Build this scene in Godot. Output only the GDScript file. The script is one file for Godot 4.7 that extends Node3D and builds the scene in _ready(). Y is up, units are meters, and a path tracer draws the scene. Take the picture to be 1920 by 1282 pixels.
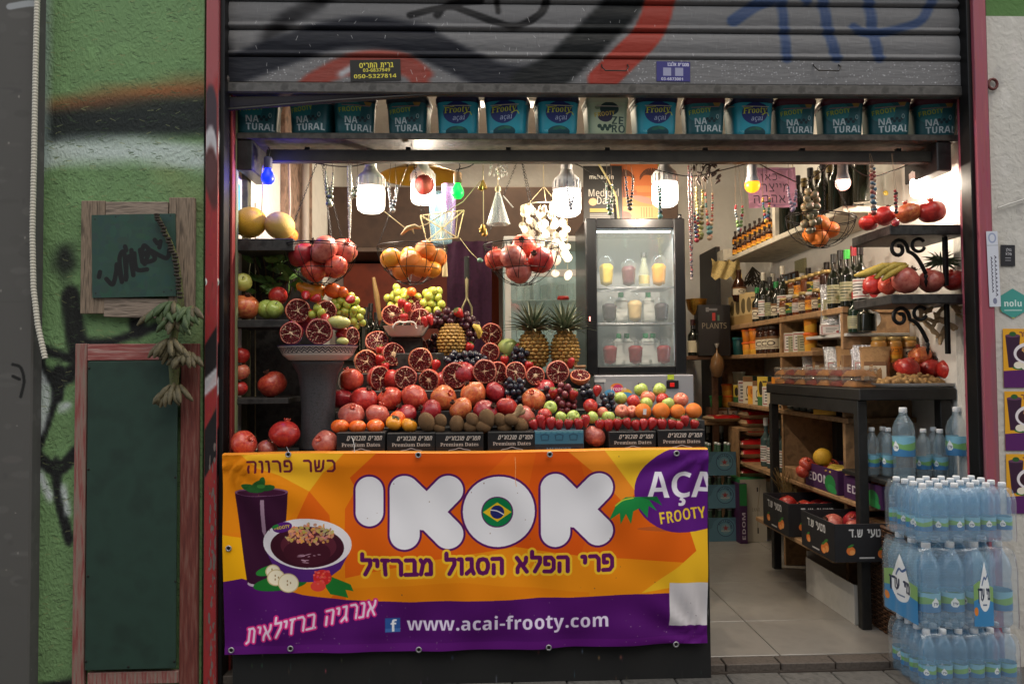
extends Node3D
# A fruit and juice stall in a street: a shop opening under a half raised roller shutter, its counter heaped with fruit.

const F := 1450.0          # focal length in picture units (the picture is 1920 by 1282)
var eye := Vector3(0, 1.15, 2.9)
var cam_basis := Basis()
var taken := {}
var base_of := {}
var boxes := {}
var mats := {}
var fonts := {}
var rng := RandomNumberGenerator.new()
var M := {}
var floor_y := 0.03
var zoff := 0.0
var counter_top := 0.8
const LED_ENERGY := 0.46
const TUBE_ENERGY := 1.5
const COOLER_ENERGY := 0.035

func _ready() -> void:
	rng.seed = 7
	cam_basis = Basis(Vector3.UP, deg_to_rad(-2.2)) * Basis(Vector3.RIGHT, deg_to_rad(1.94)) * Basis(Vector3.BACK, deg_to_rad(-0.49))
	var cam := Camera3D.new()
	cam.name = "camera"
	add_child(cam)
	cam.transform = Transform3D(cam_basis, eye)
	cam.fov = rad_to_deg(2.0 * atan(641.0 / F))
	cam.near = 0.05
	cam.far = 200.0
	cam.current = true
	var we := WorldEnvironment.new()
	we.name = "world_environment"
	var e := Environment.new()
	var sky := Sky.new()
	var sm := ProceduralSkyMaterial.new()
	sm.sky_top_color = rgb(196, 204, 214)
	sm.sky_horizon_color = rgb(206, 210, 214)
	sm.sky_curve = 0.2
	sm.ground_bottom_color = rgb(70, 70, 70)
	sm.ground_horizon_color = rgb(120, 120, 120)
	sky.sky_material = sm
	e.background_mode = Environment.BG_SKY
	e.sky = sky
	e.background_energy_multiplier = 2.1
	e.tonemap_mode = Environment.TONE_MAPPER_LINEAR
	e.tonemap_exposure = 1.08
	e.sdfgi_enabled = true
	e.ssao_enabled = true
	e.ssil_enabled = true
	we.environment = e
	add_child(we)
	var sun := DirectionalLight3D.new()
	sun.name = "sun"
	sun.light_energy = 0.4
	sun.light_angular_distance = 40.0
	sun.light_color = Color(1.0, 0.97, 0.93)
	sun.shadow_enabled = true
	add_child(sun)
	sun.rotation_degrees = Vector3(-60, 25, 0)
	for f in [["sans", "Droid Sans", 400], ["bold", "Droid Sans", 700], ["serif", "Droid Serif", 400], ["serifb", "Droid Serif", 700], ["mono", "Droid Sans Mono", 400]]:
		var sf := SystemFont.new()
		sf.font_names = PackedStringArray([f[1]])
		sf.font_weight = f[2]
		fonts[f[0]] = sf
	materials()
	build_room()
	build_facade()
	build_shutter()
	build_wall_things()
	build_counter()
	build_bucket_shelf()
	build_lamps()
	fruit_kinds()
	build_fruit()
	build_hanging()
	build_fridge()
	build_back()
	build_shelving()
	build_table()
	build_water()

# ------------------------------------------------------------------ helpers
func numbered(called: String) -> String:
	var k: int = taken.get(called, -1) + 1
	taken[called] = k
	return called if k == 0 else "%s_%03d" % [called, k]

func at(x: float, y: float, z: float) -> Vector3:
	# the point where the line of sight through a place of the picture meets the vertical plane z
	var d: Vector3 = cam_basis * Vector3((x - 960.0) / F, -(y - 641.0) / F, -1.0)
	return eye + d * ((z + zoff - eye.z) / d.z)

func sc(z: float) -> float:
	return (eye.z - z - zoff) / F

func tag(o: Node3D, label: String, category: String, group := "") -> Node3D:
	o.set_meta("label", label)
	o.set_meta("category", category)
	if o.has_meta("kind"): o.set_meta("kind", "thing")
	if group: o.set_meta("group", group)
	return o

func thing(called: String, label: String, category: String, pos := Vector3.ZERO, group := "") -> Node3D:
	var o := Node3D.new()
	o.name = numbered(called)
	add_child(o)
	o.position = pos
	tag(o, label, category, group)
	return o

func part(parent: Node3D, called: String, mesh: Mesh, m: Material, pos := Vector3.ZERO, rot := Vector3.ZERO, scl := Vector3.ONE) -> MeshInstance3D:
	var o := MeshInstance3D.new()
	o.name = called
	o.mesh = mesh
	o.material_override = m
	parent.add_child(o, true)
	o.position = pos
	o.rotation = rot
	o.scale = scl
	return o

func solo(called: String, mesh: Mesh, m: Material, pos: Vector3, label: String, category: String, group := "", rot := Vector3.ZERO, scl := Vector3.ONE) -> MeshInstance3D:
	var o := MeshInstance3D.new()
	o.name = numbered(called)
	o.mesh = mesh
	o.material_override = m
	add_child(o)
	o.position = pos
	o.rotation = rot
	o.scale = scl
	tag(o, label, category, group)
	return o

func setting(called: String, mesh: Mesh, m: Material, pos := Vector3.ZERO, rot := Vector3.ZERO) -> MeshInstance3D:
	var o := MeshInstance3D.new()
	o.name = numbered(called)
	o.mesh = mesh
	o.material_override = m
	add_child(o)
	o.position = pos
	o.rotation = rot
	o.set_meta("kind", "structure")
	return o

func copy(o: Node3D, pos: Vector3, rot := Vector3.ZERO, scl := Vector3.ONE, label := "") -> Node3D:
	var c: Node3D = o.duplicate()
	c.name = numbered(base_of[o] if base_of.has(o) else String(o.name))
	add_child(c)
	c.position = pos
	c.rotation = rot
	c.scale = scl
	if label: c.set_meta("label", label)
	return c

# ------------------------------------------------------------------ meshes
class Geo:
	var v := PackedVector3Array()
	var n := PackedVector3Array()
	var u := PackedVector2Array()
	var c := PackedColorArray()
	var i := PackedInt32Array()
	var tint := Color.WHITE
	func quad(a: Vector3, b: Vector3, d: Vector3, e: Vector3, out: Vector3, uv := [Vector2(0, 1), Vector2(1, 1), Vector2(1, 0), Vector2(0, 0)]) -> void:
		var k := v.size()
		var nn := (b - a).cross(d - a)
		if nn.length_squared() < 1e-18: nn = (d - a).cross(e - a)
		nn = nn.normalized()
		var fl := nn.dot(out) > 0.0
		if not fl: nn = -nn
		v.append_array([a, b, d, e])
		n.append_array([nn, nn, nn, nn])
		u.append_array(uv)
		c.append_array([tint, tint, tint, tint])
		if fl: i.append_array([k, k + 2, k + 1, k, k + 3, k + 2])
		else: i.append_array([k, k + 1, k + 2, k, k + 2, k + 3])
	func tri(a: Vector3, b: Vector3, d: Vector3, out: Vector3) -> void:
		quad(a, b, d, d, out)
	func box(lo: Vector3, hi: Vector3, bev := 0.0) -> void:
		var m := (lo + hi) / 2.0
		var h := (hi - lo) / 2.0
		var e := minf(bev, minf(h.x, minf(h.y, h.z)) * 0.9)
		var ax := [Vector3.RIGHT, Vector3.UP, Vector3.BACK]
		for k in 3:
			for s in [-1.0, 1.0]:
				var w: Vector3 = ax[k] * s
				var p: Vector3 = ax[0] if k != 0 else -ax[2] * s
				var q: Vector3 = ax[1] if k != 1 else -ax[2] * s
				if k == 2: p = ax[0] * s
				var hp := absf(p.dot(h)) - e
				var hq := absf(q.dot(h)) - e
				var o := m + w * absf(w.dot(h))
				quad(o - p * hp - q * hq, o + p * hp - q * hq, o + p * hp + q * hq, o - p * hp + q * hq, w)
		if e <= 0.0: return
		for k in 3:
			var a: Vector3 = ax[k]
			var b: Vector3 = ax[(k + 1) % 3]
			var d: Vector3 = ax[(k + 2) % 3]
			var la := absf(a.dot(h)) - e
			for sb in [-1.0, 1.0]:
				for sd in [-1.0, 1.0]:
					var hb: float = b.dot(h)
					var hd: float = d.dot(h)
					var p0: Vector3 = m + b * sb * hb + d * sd * (hd - e)
					var p1: Vector3 = m + b * sb * (hb - e) + d * sd * hd
					quad(p0 - a * la, p0 + a * la, p1 + a * la, p1 - a * la, b * sb + d * sd)
		for sx in [-1.0, 1.0]:
			for sy in [-1.0, 1.0]:
				for sz in [-1.0, 1.0]:
					var cc := Vector3(sx * h.x, sy * h.y, sz * h.z)
					tri(m + cc - Vector3(0, sy * e, sz * e), m + cc - Vector3(sx * e, 0, sz * e), m + cc - Vector3(sx * e, sy * e, 0), Vector3(sx, sy, sz))
	func grid(p: PackedVector3Array, rows: int, cols: int, flip := false, seam := false) -> void:
		var k0 := v.size()
		var nn := PackedVector3Array()
		nn.resize(p.size())
		for r in rows - 1:
			for q in cols - 1:
				var a := r * cols + q
				var b := a + 1
				var d := a + cols
				var e := d + 1
				var f1 := (p[b] - p[a]).cross(p[d] - p[a])
				var f2 := (p[e] - p[b]).cross(p[d] - p[b])
				nn[a] += f1; nn[b] += f1 + f2; nn[d] += f1 + f2; nn[e] += f2
				if flip: i.append_array([k0 + a, k0 + d, k0 + b, k0 + b, k0 + d, k0 + e])
				else: i.append_array([k0 + a, k0 + b, k0 + d, k0 + b, k0 + e, k0 + d])
		if seam:
			for r in rows:
				var s := nn[r * cols] + nn[r * cols + cols - 1]
				nn[r * cols] = s
				nn[r * cols + cols - 1] = s
			for r in [0, rows - 1]:
				if p[r * cols].distance_squared_to(p[r * cols + cols / 2]) < 1e-12:
					var s := Vector3.ZERO
					for q in cols: s += nn[r * cols + q]
					for q in cols: nn[r * cols + q] = s
		for r in rows:
			for q in cols:
				var m := nn[r * cols + q].normalized()
				n.append(m if flip else -m)
				u.append(Vector2(float(q) / (cols - 1), float(r) / (rows - 1)))
				c.append(tint)
		v.append_array(p)
	func lathe(prof: Array, seg: int, o := Vector3.ZERO, sq := 0.0) -> void:
		# profile (radius, height) from top to bottom round the y axis; sq > 0 makes it squarish
		var p := PackedVector3Array()
		for a in prof:
			for s in seg + 1:
				var t := TAU * s / seg
				var cx := sin(t)
				var cz := cos(t)
				var k := 1.0
				if sq > 0.0: k = 1.0 / pow(pow(absf(cx), sq) + pow(absf(cz), sq), 1.0 / sq)
				p.append(o + Vector3(cx * a.x * k, a.y, cz * a.x * k))
		var k0 := v.size()
		grid(p, prof.size(), seg + 1, false, true)
		var lo := INF
		var hi := -INF
		for a in prof:
			lo = minf(lo, a.y)
			hi = maxf(hi, a.y)
		for q in p.size(): u[k0 + q].y = (hi + o.y - p[q].y) / maxf(1e-6, hi - lo)
	func tube(pts: Array, rad: Variant, seg := 6, caps := true) -> void:
		var p := PackedVector3Array()
		var cnt := pts.size()
		var up := Vector3.UP
		var t0: Vector3 = (pts[1] - pts[0]).normalized()
		if absf(t0.dot(up)) > 0.9: up = Vector3.RIGHT
		var rows := 0
		for k in cnt:
			var t: Vector3 = (pts[mini(k + 1, cnt - 1)] - pts[maxi(k - 1, 0)]).normalized()
			if t.length_squared() < 0.5: t = t0
			var s := up.cross(t).normalized()
			up = t.cross(s).normalized()
			var r: float = rad[k] if rad is Array else rad
			for pass_ in (2 if caps and (k == 0 or k == cnt - 1) else 1):
				var rr := r
				if caps and (k == 0 and pass_ == 0 or k == cnt - 1 and pass_ == 1): rr = 1e-6
				for q in seg + 1:
					var g := TAU * q / seg
					p.append(pts[k] + (s * cos(g) + up * sin(g)) * rr)
				rows += 1
		grid(p, rows, seg + 1, true, true)
	func ball(o: Vector3, r: Vector3, seg := 8, rows := 6, b := Basis()) -> void:
		var p := PackedVector3Array()
		for k in rows + 1:
			var f := PI * k / rows
			for q in seg + 1:
				var g := TAU * q / seg
				p.append(o + b * (Vector3(sin(f) * sin(g), cos(f), sin(f) * cos(g)) * r))
		grid(p, rows + 1, seg + 1, false, true)
	func disc(o: Vector3, r: float, seg: int, nrm: Vector3) -> void:
		var a := nrm.cross(Vector3.UP if absf(nrm.y) < 0.9 else Vector3.RIGHT).normalized()
		var b := nrm.cross(a)
		for q in seg:
			var g := TAU * q / seg
			var h := TAU * (q + 1) / seg
			tri(o, o + (a * cos(g) + b * sin(g)) * r, o + (a * cos(h) + b * sin(h)) * r, nrm)
	func add(other: Geo, t := Transform3D()) -> void:
		var k := v.size()
		for q in other.v.size():
			v.append(t * other.v[q])
			n.append((t.basis * other.n[q]).normalized())
		u.append_array(other.u)
		c.append_array(other.c)
		for q in other.i: i.append(q + k)
	func mesh() -> ArrayMesh:
		var a := []
		a.resize(Mesh.ARRAY_MAX)
		a[Mesh.ARRAY_VERTEX] = v
		a[Mesh.ARRAY_NORMAL] = n
		a[Mesh.ARRAY_TEX_UV] = u
		a[Mesh.ARRAY_COLOR] = c
		a[Mesh.ARRAY_INDEX] = i
		var m := ArrayMesh.new()
		m.add_surface_from_arrays(Mesh.PRIMITIVE_TRIANGLES, a)
		return m

func bx(x: float, y: float, z: float, bev := 0.003) -> ArrayMesh:
	# a box that stands on y = 0, middle of its base at the origin
	var key := [x, y, z, bev]
	if not boxes.has(key):
		var g := Geo.new()
		g.box(Vector3(-x / 2, 0, -z / 2), Vector3(x / 2, y, z / 2), bev)
		boxes[key] = g.mesh()
	return boxes[key]

func between(lo: Vector3, hi: Vector3, bev := 0.003) -> ArrayMesh:
	var g := Geo.new()
	g.box(lo, hi, bev)
	return g.mesh()

func lathe(prof: Array, seg := 20, sq := 0.0) -> ArrayMesh:
	var g := Geo.new()
	g.lathe(prof, seg, Vector3.ZERO, sq)
	return g.mesh()

func tube(pts: Array, rad: Variant, seg := 6) -> ArrayMesh:
	var g := Geo.new()
	g.tube(pts, rad, seg)
	return g.mesh()

func sheet(w: float, h: float, t := 0.0012) -> ArrayMesh:
	# a thin printed sheet facing +z, its lower edge on y = 0; the print fills the front
	var key := ["s", w, h, t]
	if not boxes.has(key):
		var g := Geo.new()
		g.box(Vector3(-w / 2, 0, -t), Vector3(w / 2, h, 0), 0.0)
		for k in g.u.size():
			if g.n[k].z < 0.5: g.u[k] = Vector2(0.01, 0.01)
		boxes[key] = g.mesh()
	return boxes[key]

func band(r: float, h: float, a0: float, a1: float, seg := 14, t := 0.0008) -> ArrayMesh:
	# a label wrapped round a bottle from angle a0 to a1 (0 faces +z), lower edge on y = 0
	var key := ["b", r, h, a0, a1, seg]
	if not boxes.has(key):
		var g := Geo.new()
		var p := PackedVector3Array()
		for y in [h, 0.0]:
			for s in seg + 1:
				var f: float = lerpf(a0, a1, float(s) / seg)
				p.append(Vector3(sin(f) * (r + t), y, cos(f) * (r + t)))
		g.grid(p, 2, seg + 1)
		boxes[key] = g.mesh()
	return boxes[key]

func ring(r: float, t: float, seg := 28, ts := 6) -> ArrayMesh:
	var pts := []
	for k in seg + 1: pts.append(Vector3(sin(TAU * k / seg) * r, 0, cos(TAU * k / seg) * r))
	return tube(pts, t, ts)

# ------------------------------------------------------------------ materials
func rgb(r: float, g: float, b: float) -> Color:
	return Color(r / 255.0, g / 255.0, b / 255.0)

func mat(c: Color, rough := 0.6, metal := 0.0, coat := 0.0) -> StandardMaterial3D:
	var key := [c, rough, metal, coat]
	if mats.has(key): return mats[key]
	var m := StandardMaterial3D.new()
	m.albedo_color = c
	m.roughness = rough
	m.metallic = metal
	if coat > 0.0:
		m.clearcoat_enabled = true
		m.clearcoat = coat
		m.clearcoat_roughness = 0.15
	mats[key] = m
	return m

func noise_tex(cols: Array, freq: float, kind := FastNoiseLite.TYPE_SIMPLEX_SMOOTH, oct := 4, sd := 1, size := 256, offs := []) -> NoiseTexture2D:
	var n := FastNoiseLite.new()
	n.noise_type = kind
	n.frequency = freq
	n.fractal_octaves = oct
	n.seed = sd
	var t := NoiseTexture2D.new()
	t.width = size
	t.height = size
	t.seamless = true
	t.noise = n
	var g := Gradient.new()
	var o := PackedFloat32Array()
	var cc := PackedColorArray()
	for k in cols.size():
		o.append(offs[k] if offs else (0.15 + 0.7 * k / maxf(1, cols.size() - 1)))
		cc.append(cols[k])
	g.offsets = o
	g.colors = cc
	t.color_ramp = g
	return t

func nmat(cols: Array, freq: float, scl: float, rough := 0.6, bump: Texture2D = null, depth := 0.1, metal := 0.0, kind := FastNoiseLite.TYPE_SIMPLEX_SMOOTH, offs := [], sd := 1) -> StandardMaterial3D:
	var m := StandardMaterial3D.new()
	# colours that differ in depth alone share a grey mottle, tinted
	var hi: Color = cols[0]
	var lo: Color = cols[0]
	for c in cols:
		if c.get_luminance() > hi.get_luminance(): hi = c
		if c.get_luminance() < lo.get_luminance(): lo = c
	var q := [lo.r / hi.r, lo.g / hi.g, lo.b / hi.b]
	if not offs and q.max() - q.min() < 0.24:
		var k := snappedf((q[0] + q[1] + q[2]) / 3.0, 0.12)
		var f := 0.02 if freq < 0.035 else (0.05 if freq < 0.09 else 0.12)
		var key := ["mottle", k, f, kind]
		if not boxes.has(key): boxes[key] = noise_tex([Color(k, k, k), Color(1, 1, 1), Color(0.5 + k * 0.5, 0.5 + k * 0.5, 0.5 + k * 0.5)], f, kind, 5, 3)
		m.albedo_texture = boxes[key]
		m.albedo_color = hi
	else:
		m.albedo_texture = noise_tex(cols, freq, kind, 4, sd, 256, offs)
	m.uv1_triplanar = true
	m.uv1_scale = Vector3.ONE * scl
	m.roughness = rough
	m.metallic = metal
	if bump:
		m.heightmap_enabled = true
		m.heightmap_texture = bump
		m.heightmap_scale = depth
	return m

func tmat(t: Texture2D, rough := 0.6, coat := 0.0) -> StandardMaterial3D:
	var m := StandardMaterial3D.new()
	m.albedo_texture = t
	m.roughness = rough
	m.texture_repeat = false
	if coat > 0.0:
		m.clearcoat_enabled = true
		m.clearcoat = coat
		m.clearcoat_roughness = 0.2
	return m

func glass(c: Color, a: float, rough := 0.05) -> StandardMaterial3D:
	var m := StandardMaterial3D.new()
	m.albedo_color = Color(c.r, c.g, c.b, a)
	m.transparency = BaseMaterial3D.TRANSPARENCY_ALPHA
	m.roughness = rough
	return m

func glow(c: Color, e: float, base := Color.WHITE) -> StandardMaterial3D:
	var m := StandardMaterial3D.new()
	m.albedo_color = base
	m.emission_enabled = true
	m.emission = c
	m.emission_energy_multiplier = e
	m.roughness = 0.4
	return m

func nth(k: int) -> String:
	return ["first", "second", "third", "fourth", "fifth", "sixth", "seventh", "eighth", "ninth", "tenth", "eleventh", "twelfth", "thirteenth", "fourteenth", "fifteenth", "sixteenth", "seventeenth", "eighteenth", "nineteenth", "twentieth"][mini(k, 19)]

func order(list: Array, q: Array, same: Callable) -> String:
	# which one q is, counted along x among the entries that the test calls alike
	var n := 0
	for e in list:
		if same.call(e) == same.call(q) and e[0] < q[0]: n += 1
	return nth(n)

func rnd(a: float, b: float) -> float:
	return rng.randf_range(a, b)

# ------------------------------------------------------------------ print: flat drawings for signs, labels and sprayed paint
const HEB := {
	"א": [1.0, [[0.08, 0, 0.92, 1], [0.86, 0, 0.84, 0.28, 0.62, 0.55], [0.14, 1, 0.14, 0.75, 0.38, 0.42]]],
	"ב": [1.0, [[0.08, 0, 0.7, 0, 0.8, 0.12, 0.8, 1], [0.04, 1, 1, 1]]],
	"ג": [0.68, [[0.1, 0, 0.48, 0, 0.5, 0.7, 0.66, 1], [0.5, 0.68, 0.06, 1]]],
	"ד": [0.92, [[0.04, 0, 0.92, 0], [0.72, 0, 0.72, 1]]],
	"ה": [0.95, [[0.05, 0, 0.74, 0, 0.85, 0.12, 0.85, 1], [0.16, 0.42, 0.16, 1]]],
	"ו": [0.4, [[0.04, 0, 0.26, 0, 0.3, 0.1, 0.3, 1]]],
	"ז": [0.58, [[0.04, 0, 0.56, 0], [0.32, 0, 0.26, 0.3, 0.32, 1]]],
	"ח": [0.95, [[0.12, 1, 0.12, 0, 0.74, 0, 0.85, 0.12, 0.85, 1]]],
	"ט": [0.95, [[0.1, 0, 0.12, 1, 0.7, 1, 0.86, 0.8, 0.86, 0.15, 0.7, 0, 0.5, 0.08]]],
	"י": [0.4, [[0.04, 0, 0.26, 0, 0.3, 0.1, 0.28, 0.42]]],
	"כ": [0.9, [[0.06, 0, 0.58, 0, 0.8, 0.22, 0.8, 0.78, 0.58, 1, 0.06, 1]]],
	"ל": [0.85, [[0.12, -0.42, 0.12, 0, 0.78, 0, 0.78, 0.35, 0.36, 1]]],
	"ם": [0.98, [[0.08, 0, 0.7, 0, 0.86, 0.15, 0.86, 1, 0.16, 1, 0.16, 0]]],
	"מ": [1.0, [[0.06, 0, 0.26, 0.26, 0.08, 1], [0.26, 0.26, 0.5, 0, 0.74, 0.02, 0.9, 0.25, 0.9, 1, 0.52, 1]]],
	"ן": [0.4, [[0.04, 0, 0.26, 0, 0.3, 0.1, 0.3, 1.35]]],
	"נ": [0.65, [[0.14, 0, 0.42, 0, 0.52, 0.12, 0.52, 1, 0.05, 1]]],
	"ס": [1.0, [[0.5, 0, 0.78, 0.06, 0.92, 0.3, 0.92, 0.62, 0.78, 0.92, 0.5, 1, 0.22, 0.92, 0.08, 0.62, 0.08, 0.3, 0.22, 0.06, 0.5, 0]]],
	"ע": [0.9, [[0.1, 0, 0.2, 0.5, 0.46, 0.88], [0.82, 0, 0.78, 0.58, 0.5, 0.9, 0.04, 1.1]]],
	"פ": [0.92, [[0.42, 0.48, 0.14, 0.48, 0.12, 0, 0.62, 0, 0.84, 0.22, 0.84, 0.78, 0.62, 1, 0.06, 1]]],
	"צ": [0.92, [[0.14, 0, 0.3, 0.3, 0.86, 1, 0.05, 1], [0.86, 0, 0.82, 0.3, 0.55, 0.55]]],
	"ק": [0.92, [[0.05, 0, 0.84, 0, 0.84, 0.4, 0.56, 1], [0.16, 0.42, 0.16, 1.35]]],
	"ר": [0.88, [[0.06, 0, 0.58, 0, 0.8, 0.2, 0.8, 1]]],
	"ש": [1.08, [[0.06, 0, 0.16, 1, 0.66, 1, 0.92, 0.7, 1.0, 0], [0.52, 0, 0.48, 0.6, 0.12, 0.74]]],
	"ת": [0.98, [[0.12, 0, 0.66, 0, 0.85, 0.2, 0.85, 1], [0.26, 0, 0.26, 0.88, 0.02, 1]]],
	" ": [0.6, []], ".": [0.35, [[0.15, 0.95, 0.16, 1]]], "'": [0.3, [[0.15, 0, 0.1, 0.2]]],
}

class Ink:
	var im: Image
	var k := Vector2.ONE
	var o := Vector2.ZERO
	var fonts: Dictionary
	func _init(w: int, h: int, area: Rect2, ground: Color, f: Dictionary) -> void:
		# a picture of w by h pixels whose drawing runs over the given area, drawn at double size
		im = Image.create(w * 2, h * 2, false, Image.FORMAT_RGBA8)
		im.fill(ground)
		k = Vector2(w * 2, h * 2) / area.size
		o = area.position
		fonts = f
	func fill(p: PackedVector2Array, c: Color, holes := []) -> void:
		var lo := INF
		var hi := -INF
		for q in p:
			lo = minf(lo, q.y)
			hi = maxf(hi, q.y)
		for y in range(maxi(0, int(floor(lo))), mini(im.get_height() - 1, int(ceil(hi))) + 1):
			var yy := y + 0.5
			var xs := PackedFloat32Array()
			for e in p.size():
				var a := p[e]
				var b := p[(e + 1) % p.size()]
				if (a.y <= yy) != (b.y <= yy): xs.append(a.x + (yy - a.y) / (b.y - a.y) * (b.x - a.x))
			for h in holes:
				for e in h.size():
					var a: Vector2 = h[e]
					var b: Vector2 = h[(e + 1) % h.size()]
					if (a.y <= yy) != (b.y <= yy): xs.append(a.x + (yy - a.y) / (b.y - a.y) * (b.x - a.x))
			xs.sort()
			for e in range(0, xs.size() - 1, 2):
				var x0 := int(round(xs[e]))
				var x1 := int(round(xs[e + 1]))
				if x1 > x0: im.fill_rect(Rect2i(x0, y, x1 - x0, 1), c)
	func pts(a: Array) -> PackedVector2Array:
		var p := PackedVector2Array()
		for q in range(0, a.size() - 1, 2): p.append((Vector2(a[q], a[q + 1]) - o) * k)
		return p
	func poly(a: Array, c: Color) -> void:
		fill(pts(a), c)
	func rect(x: float, y: float, w: float, h: float, c: Color) -> void:
		poly([x, y, x + w, y, x + w, y + h, x, y + h], c)
	func ell(x: float, y: float, rx: float, ry: float, c: Color, turn := 0.0) -> void:
		var p := PackedVector2Array()
		for q in 40:
			p.append((Vector2(x, y) + Vector2(cos(TAU * q / 40) * rx, sin(TAU * q / 40) * ry).rotated(turn) - o) * k)
		fill(p, c)
	func line(a: Array, w: float, c: Color, smooth := false) -> void:
		var p := pts(a)
		if smooth and p.size() > 2:
			var cv := Curve2D.new()
			for q in p.size():
				var t := (p[mini(q + 1, p.size() - 1)] - p[maxi(q - 1, 0)]) / 6.0
				cv.add_point(p[q], -t, t)
			p = cv.tessellate(4, 4)
		var outer := []
		var holes := []
		for g in Geometry2D.offset_polyline(p, w * (k.x + k.y) / 4.0, Geometry2D.JOIN_ROUND, Geometry2D.END_ROUND): (holes if Geometry2D.is_polygon_clockwise(g) else outer).append(g)
		for g in outer: fill(g, c, holes if outer.size() == 1 else [])
	func soft(strokes: Array, c: Color, blur: float) -> void:
		# sprayed paint: strokes [[width, x, y, x, y ...] ...] with a soft edge
		var old := im
		im = Image.create(old.get_width(), old.get_height(), false, Image.FORMAT_RGBA8)
		im.fill(Color(c.r, c.g, c.b, 0.0))
		for s in strokes:
			if s[0] > 0.0: line(s.slice(1), s[0], c, true)
			else: poly(s.slice(1), c)
		var d := maxi(1, int(blur * k.x))
		if d > 1:
			im.resize(maxi(2, old.get_width() / d), maxi(2, old.get_height() / d), Image.INTERPOLATE_LANCZOS)
			im.resize(old.get_width(), old.get_height(), Image.INTERPOLATE_CUBIC)
		old.blend_rect(im, Rect2i(0, 0, old.get_width(), old.get_height()), Vector2i.ZERO)
		im = old
	func text(s: String, x: float, y: float, h: float, c: Color, font := "sans", mid := 0.0, wide := 1.0, slant := 0.0, tilt := 0.0) -> void:
		# h: height of a capital; y: base line; mid 0 starts at x, 0.5 is centred on x, 1 ends at x
		var t := TextMesh.new()
		t.text = s
		t.font = fonts[font]
		t.font_size = 64
		t.pixel_size = 1.0
		t.depth = 0.0
		t.curve_step = 4.0
		if t.get_surface_count() == 0: return
		var a := t.get_mesh_arrays()
		var vs: PackedVector3Array = a[0]
		var ix: PackedInt32Array = a[Mesh.ARRAY_INDEX] if a[Mesh.ARRAY_INDEX] != null else PackedInt32Array(range(vs.size()))
		var box := t.get_aabb()
		var asc: float = fonts[font].get_ascent(64)
		var dsc: float = fonts[font].get_descent(64)
		var base := -(asc + dsc) / 2.0 + dsc
		var f := h / 45.7
		var x0 := x - mid * box.size.x * f * wide
		for q in range(0, ix.size() - 2, 3):
			var p := PackedVector2Array()
			for e in 3:
				var w := vs[ix[q + e]]
				var l := Vector2((w.x - box.position.x) * f * wide + (w.y - base) * f * slant, -(w.y - base) * f)
				p.append((Vector2(x0, y) + l.rotated(tilt) - o) * k)
			fill(p, c)
	func heb_width(s: String, h: float, wide := 0.85, gap := 0.28) -> float:
		var w := 0.0
		for ch in s: w += (HEB[ch][0] * wide + gap) * h
		return w
	func heb(s: String, xr: float, y: float, h: float, w: float, c: Color, wide := 0.85, gap := 0.28, slant := 0.0, tilt := 0.0, mid := 0.0) -> void:
		# Hebrew letters from right to left; xr: right end; y: top of the letters
		var x := xr + heb_width(s, h, wide, gap) * mid
		var pen := 0.0
		for ch in s:
			var g: Array = HEB[ch]
			pen -= g[0] * wide * h
			for st in g[1]:
				var a := []
				for q in range(0, st.size(), 2):
					var l := Vector2(pen + st[q] * wide * h + (1.0 - st[q + 1]) * h * slant, st[q + 1] * h).rotated(tilt)
					a.append_array([x + l.x, y + l.y])
				line(a, w, c)
			pen -= gap * h
	func tex(shrink := true) -> ImageTexture:
		if shrink: im.shrink_x2()
		return ImageTexture.create_from_image(im)

func ink(w: int, h: int, area: Rect2, ground: Color) -> Ink:
	return Ink.new(w, h, area, ground, fonts)

# ------------------------------------------------------------------ shared materials
func materials() -> void:
	M.grit = noise_tex([Color.BLACK, Color.WHITE], 0.08, FastNoiseLite.TYPE_SIMPLEX_SMOOTH, 4, 3)
	M.black = nmat([rgb(26, 27, 28), rgb(40, 40, 41), rgb(52, 51, 50)], 0.03, 3.0, 0.55, M.grit, 0.03)
	M.black_steel = nmat([rgb(20, 20, 21), rgb(34, 33, 33)], 0.03, 3.0, 0.45, M.grit, 0.03)
	M.wood = nmat([rgb(120, 88, 58), rgb(150, 114, 78), rgb(168, 132, 94)], 0.012, 2.0, 0.6, M.grit, 0.03)
	M.steel = mat(rgb(150, 152, 154), 0.35, 0.9)
	M.wire = mat(rgb(22, 21, 21), 0.45, 0.6)
	M.white_plaster = nmat([rgb(196, 192, 182), rgb(216, 213, 206), rgb(206, 202, 192)], 0.02, 1.2, 0.85, M.grit, 0.25)
	M.cable = mat(rgb(34, 32, 30), 0.6)
	M.string = mat(rgb(186, 170, 130), 0.9)
	M.pet = glass(rgb(176, 208, 226), 0.16, 0.06)
	M.water = glass(rgb(122, 184, 224), 0.22, 0.05)
	M.capw = mat(rgb(232, 236, 240), 0.45)
	M.glass_dark = mat(rgb(22, 26, 18), 0.08, 0.0, 0.6)
	M.clear = glass(rgb(220, 235, 235), 0.03, 0.03)
	M.film = glass(rgb(214, 226, 234), 0.09, 0.1)
	M.banana_skin = nmat([rgb(176, 146, 52), rgb(206, 178, 76), rgb(150, 136, 60)], 0.03, 10.0, 0.55)

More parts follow.
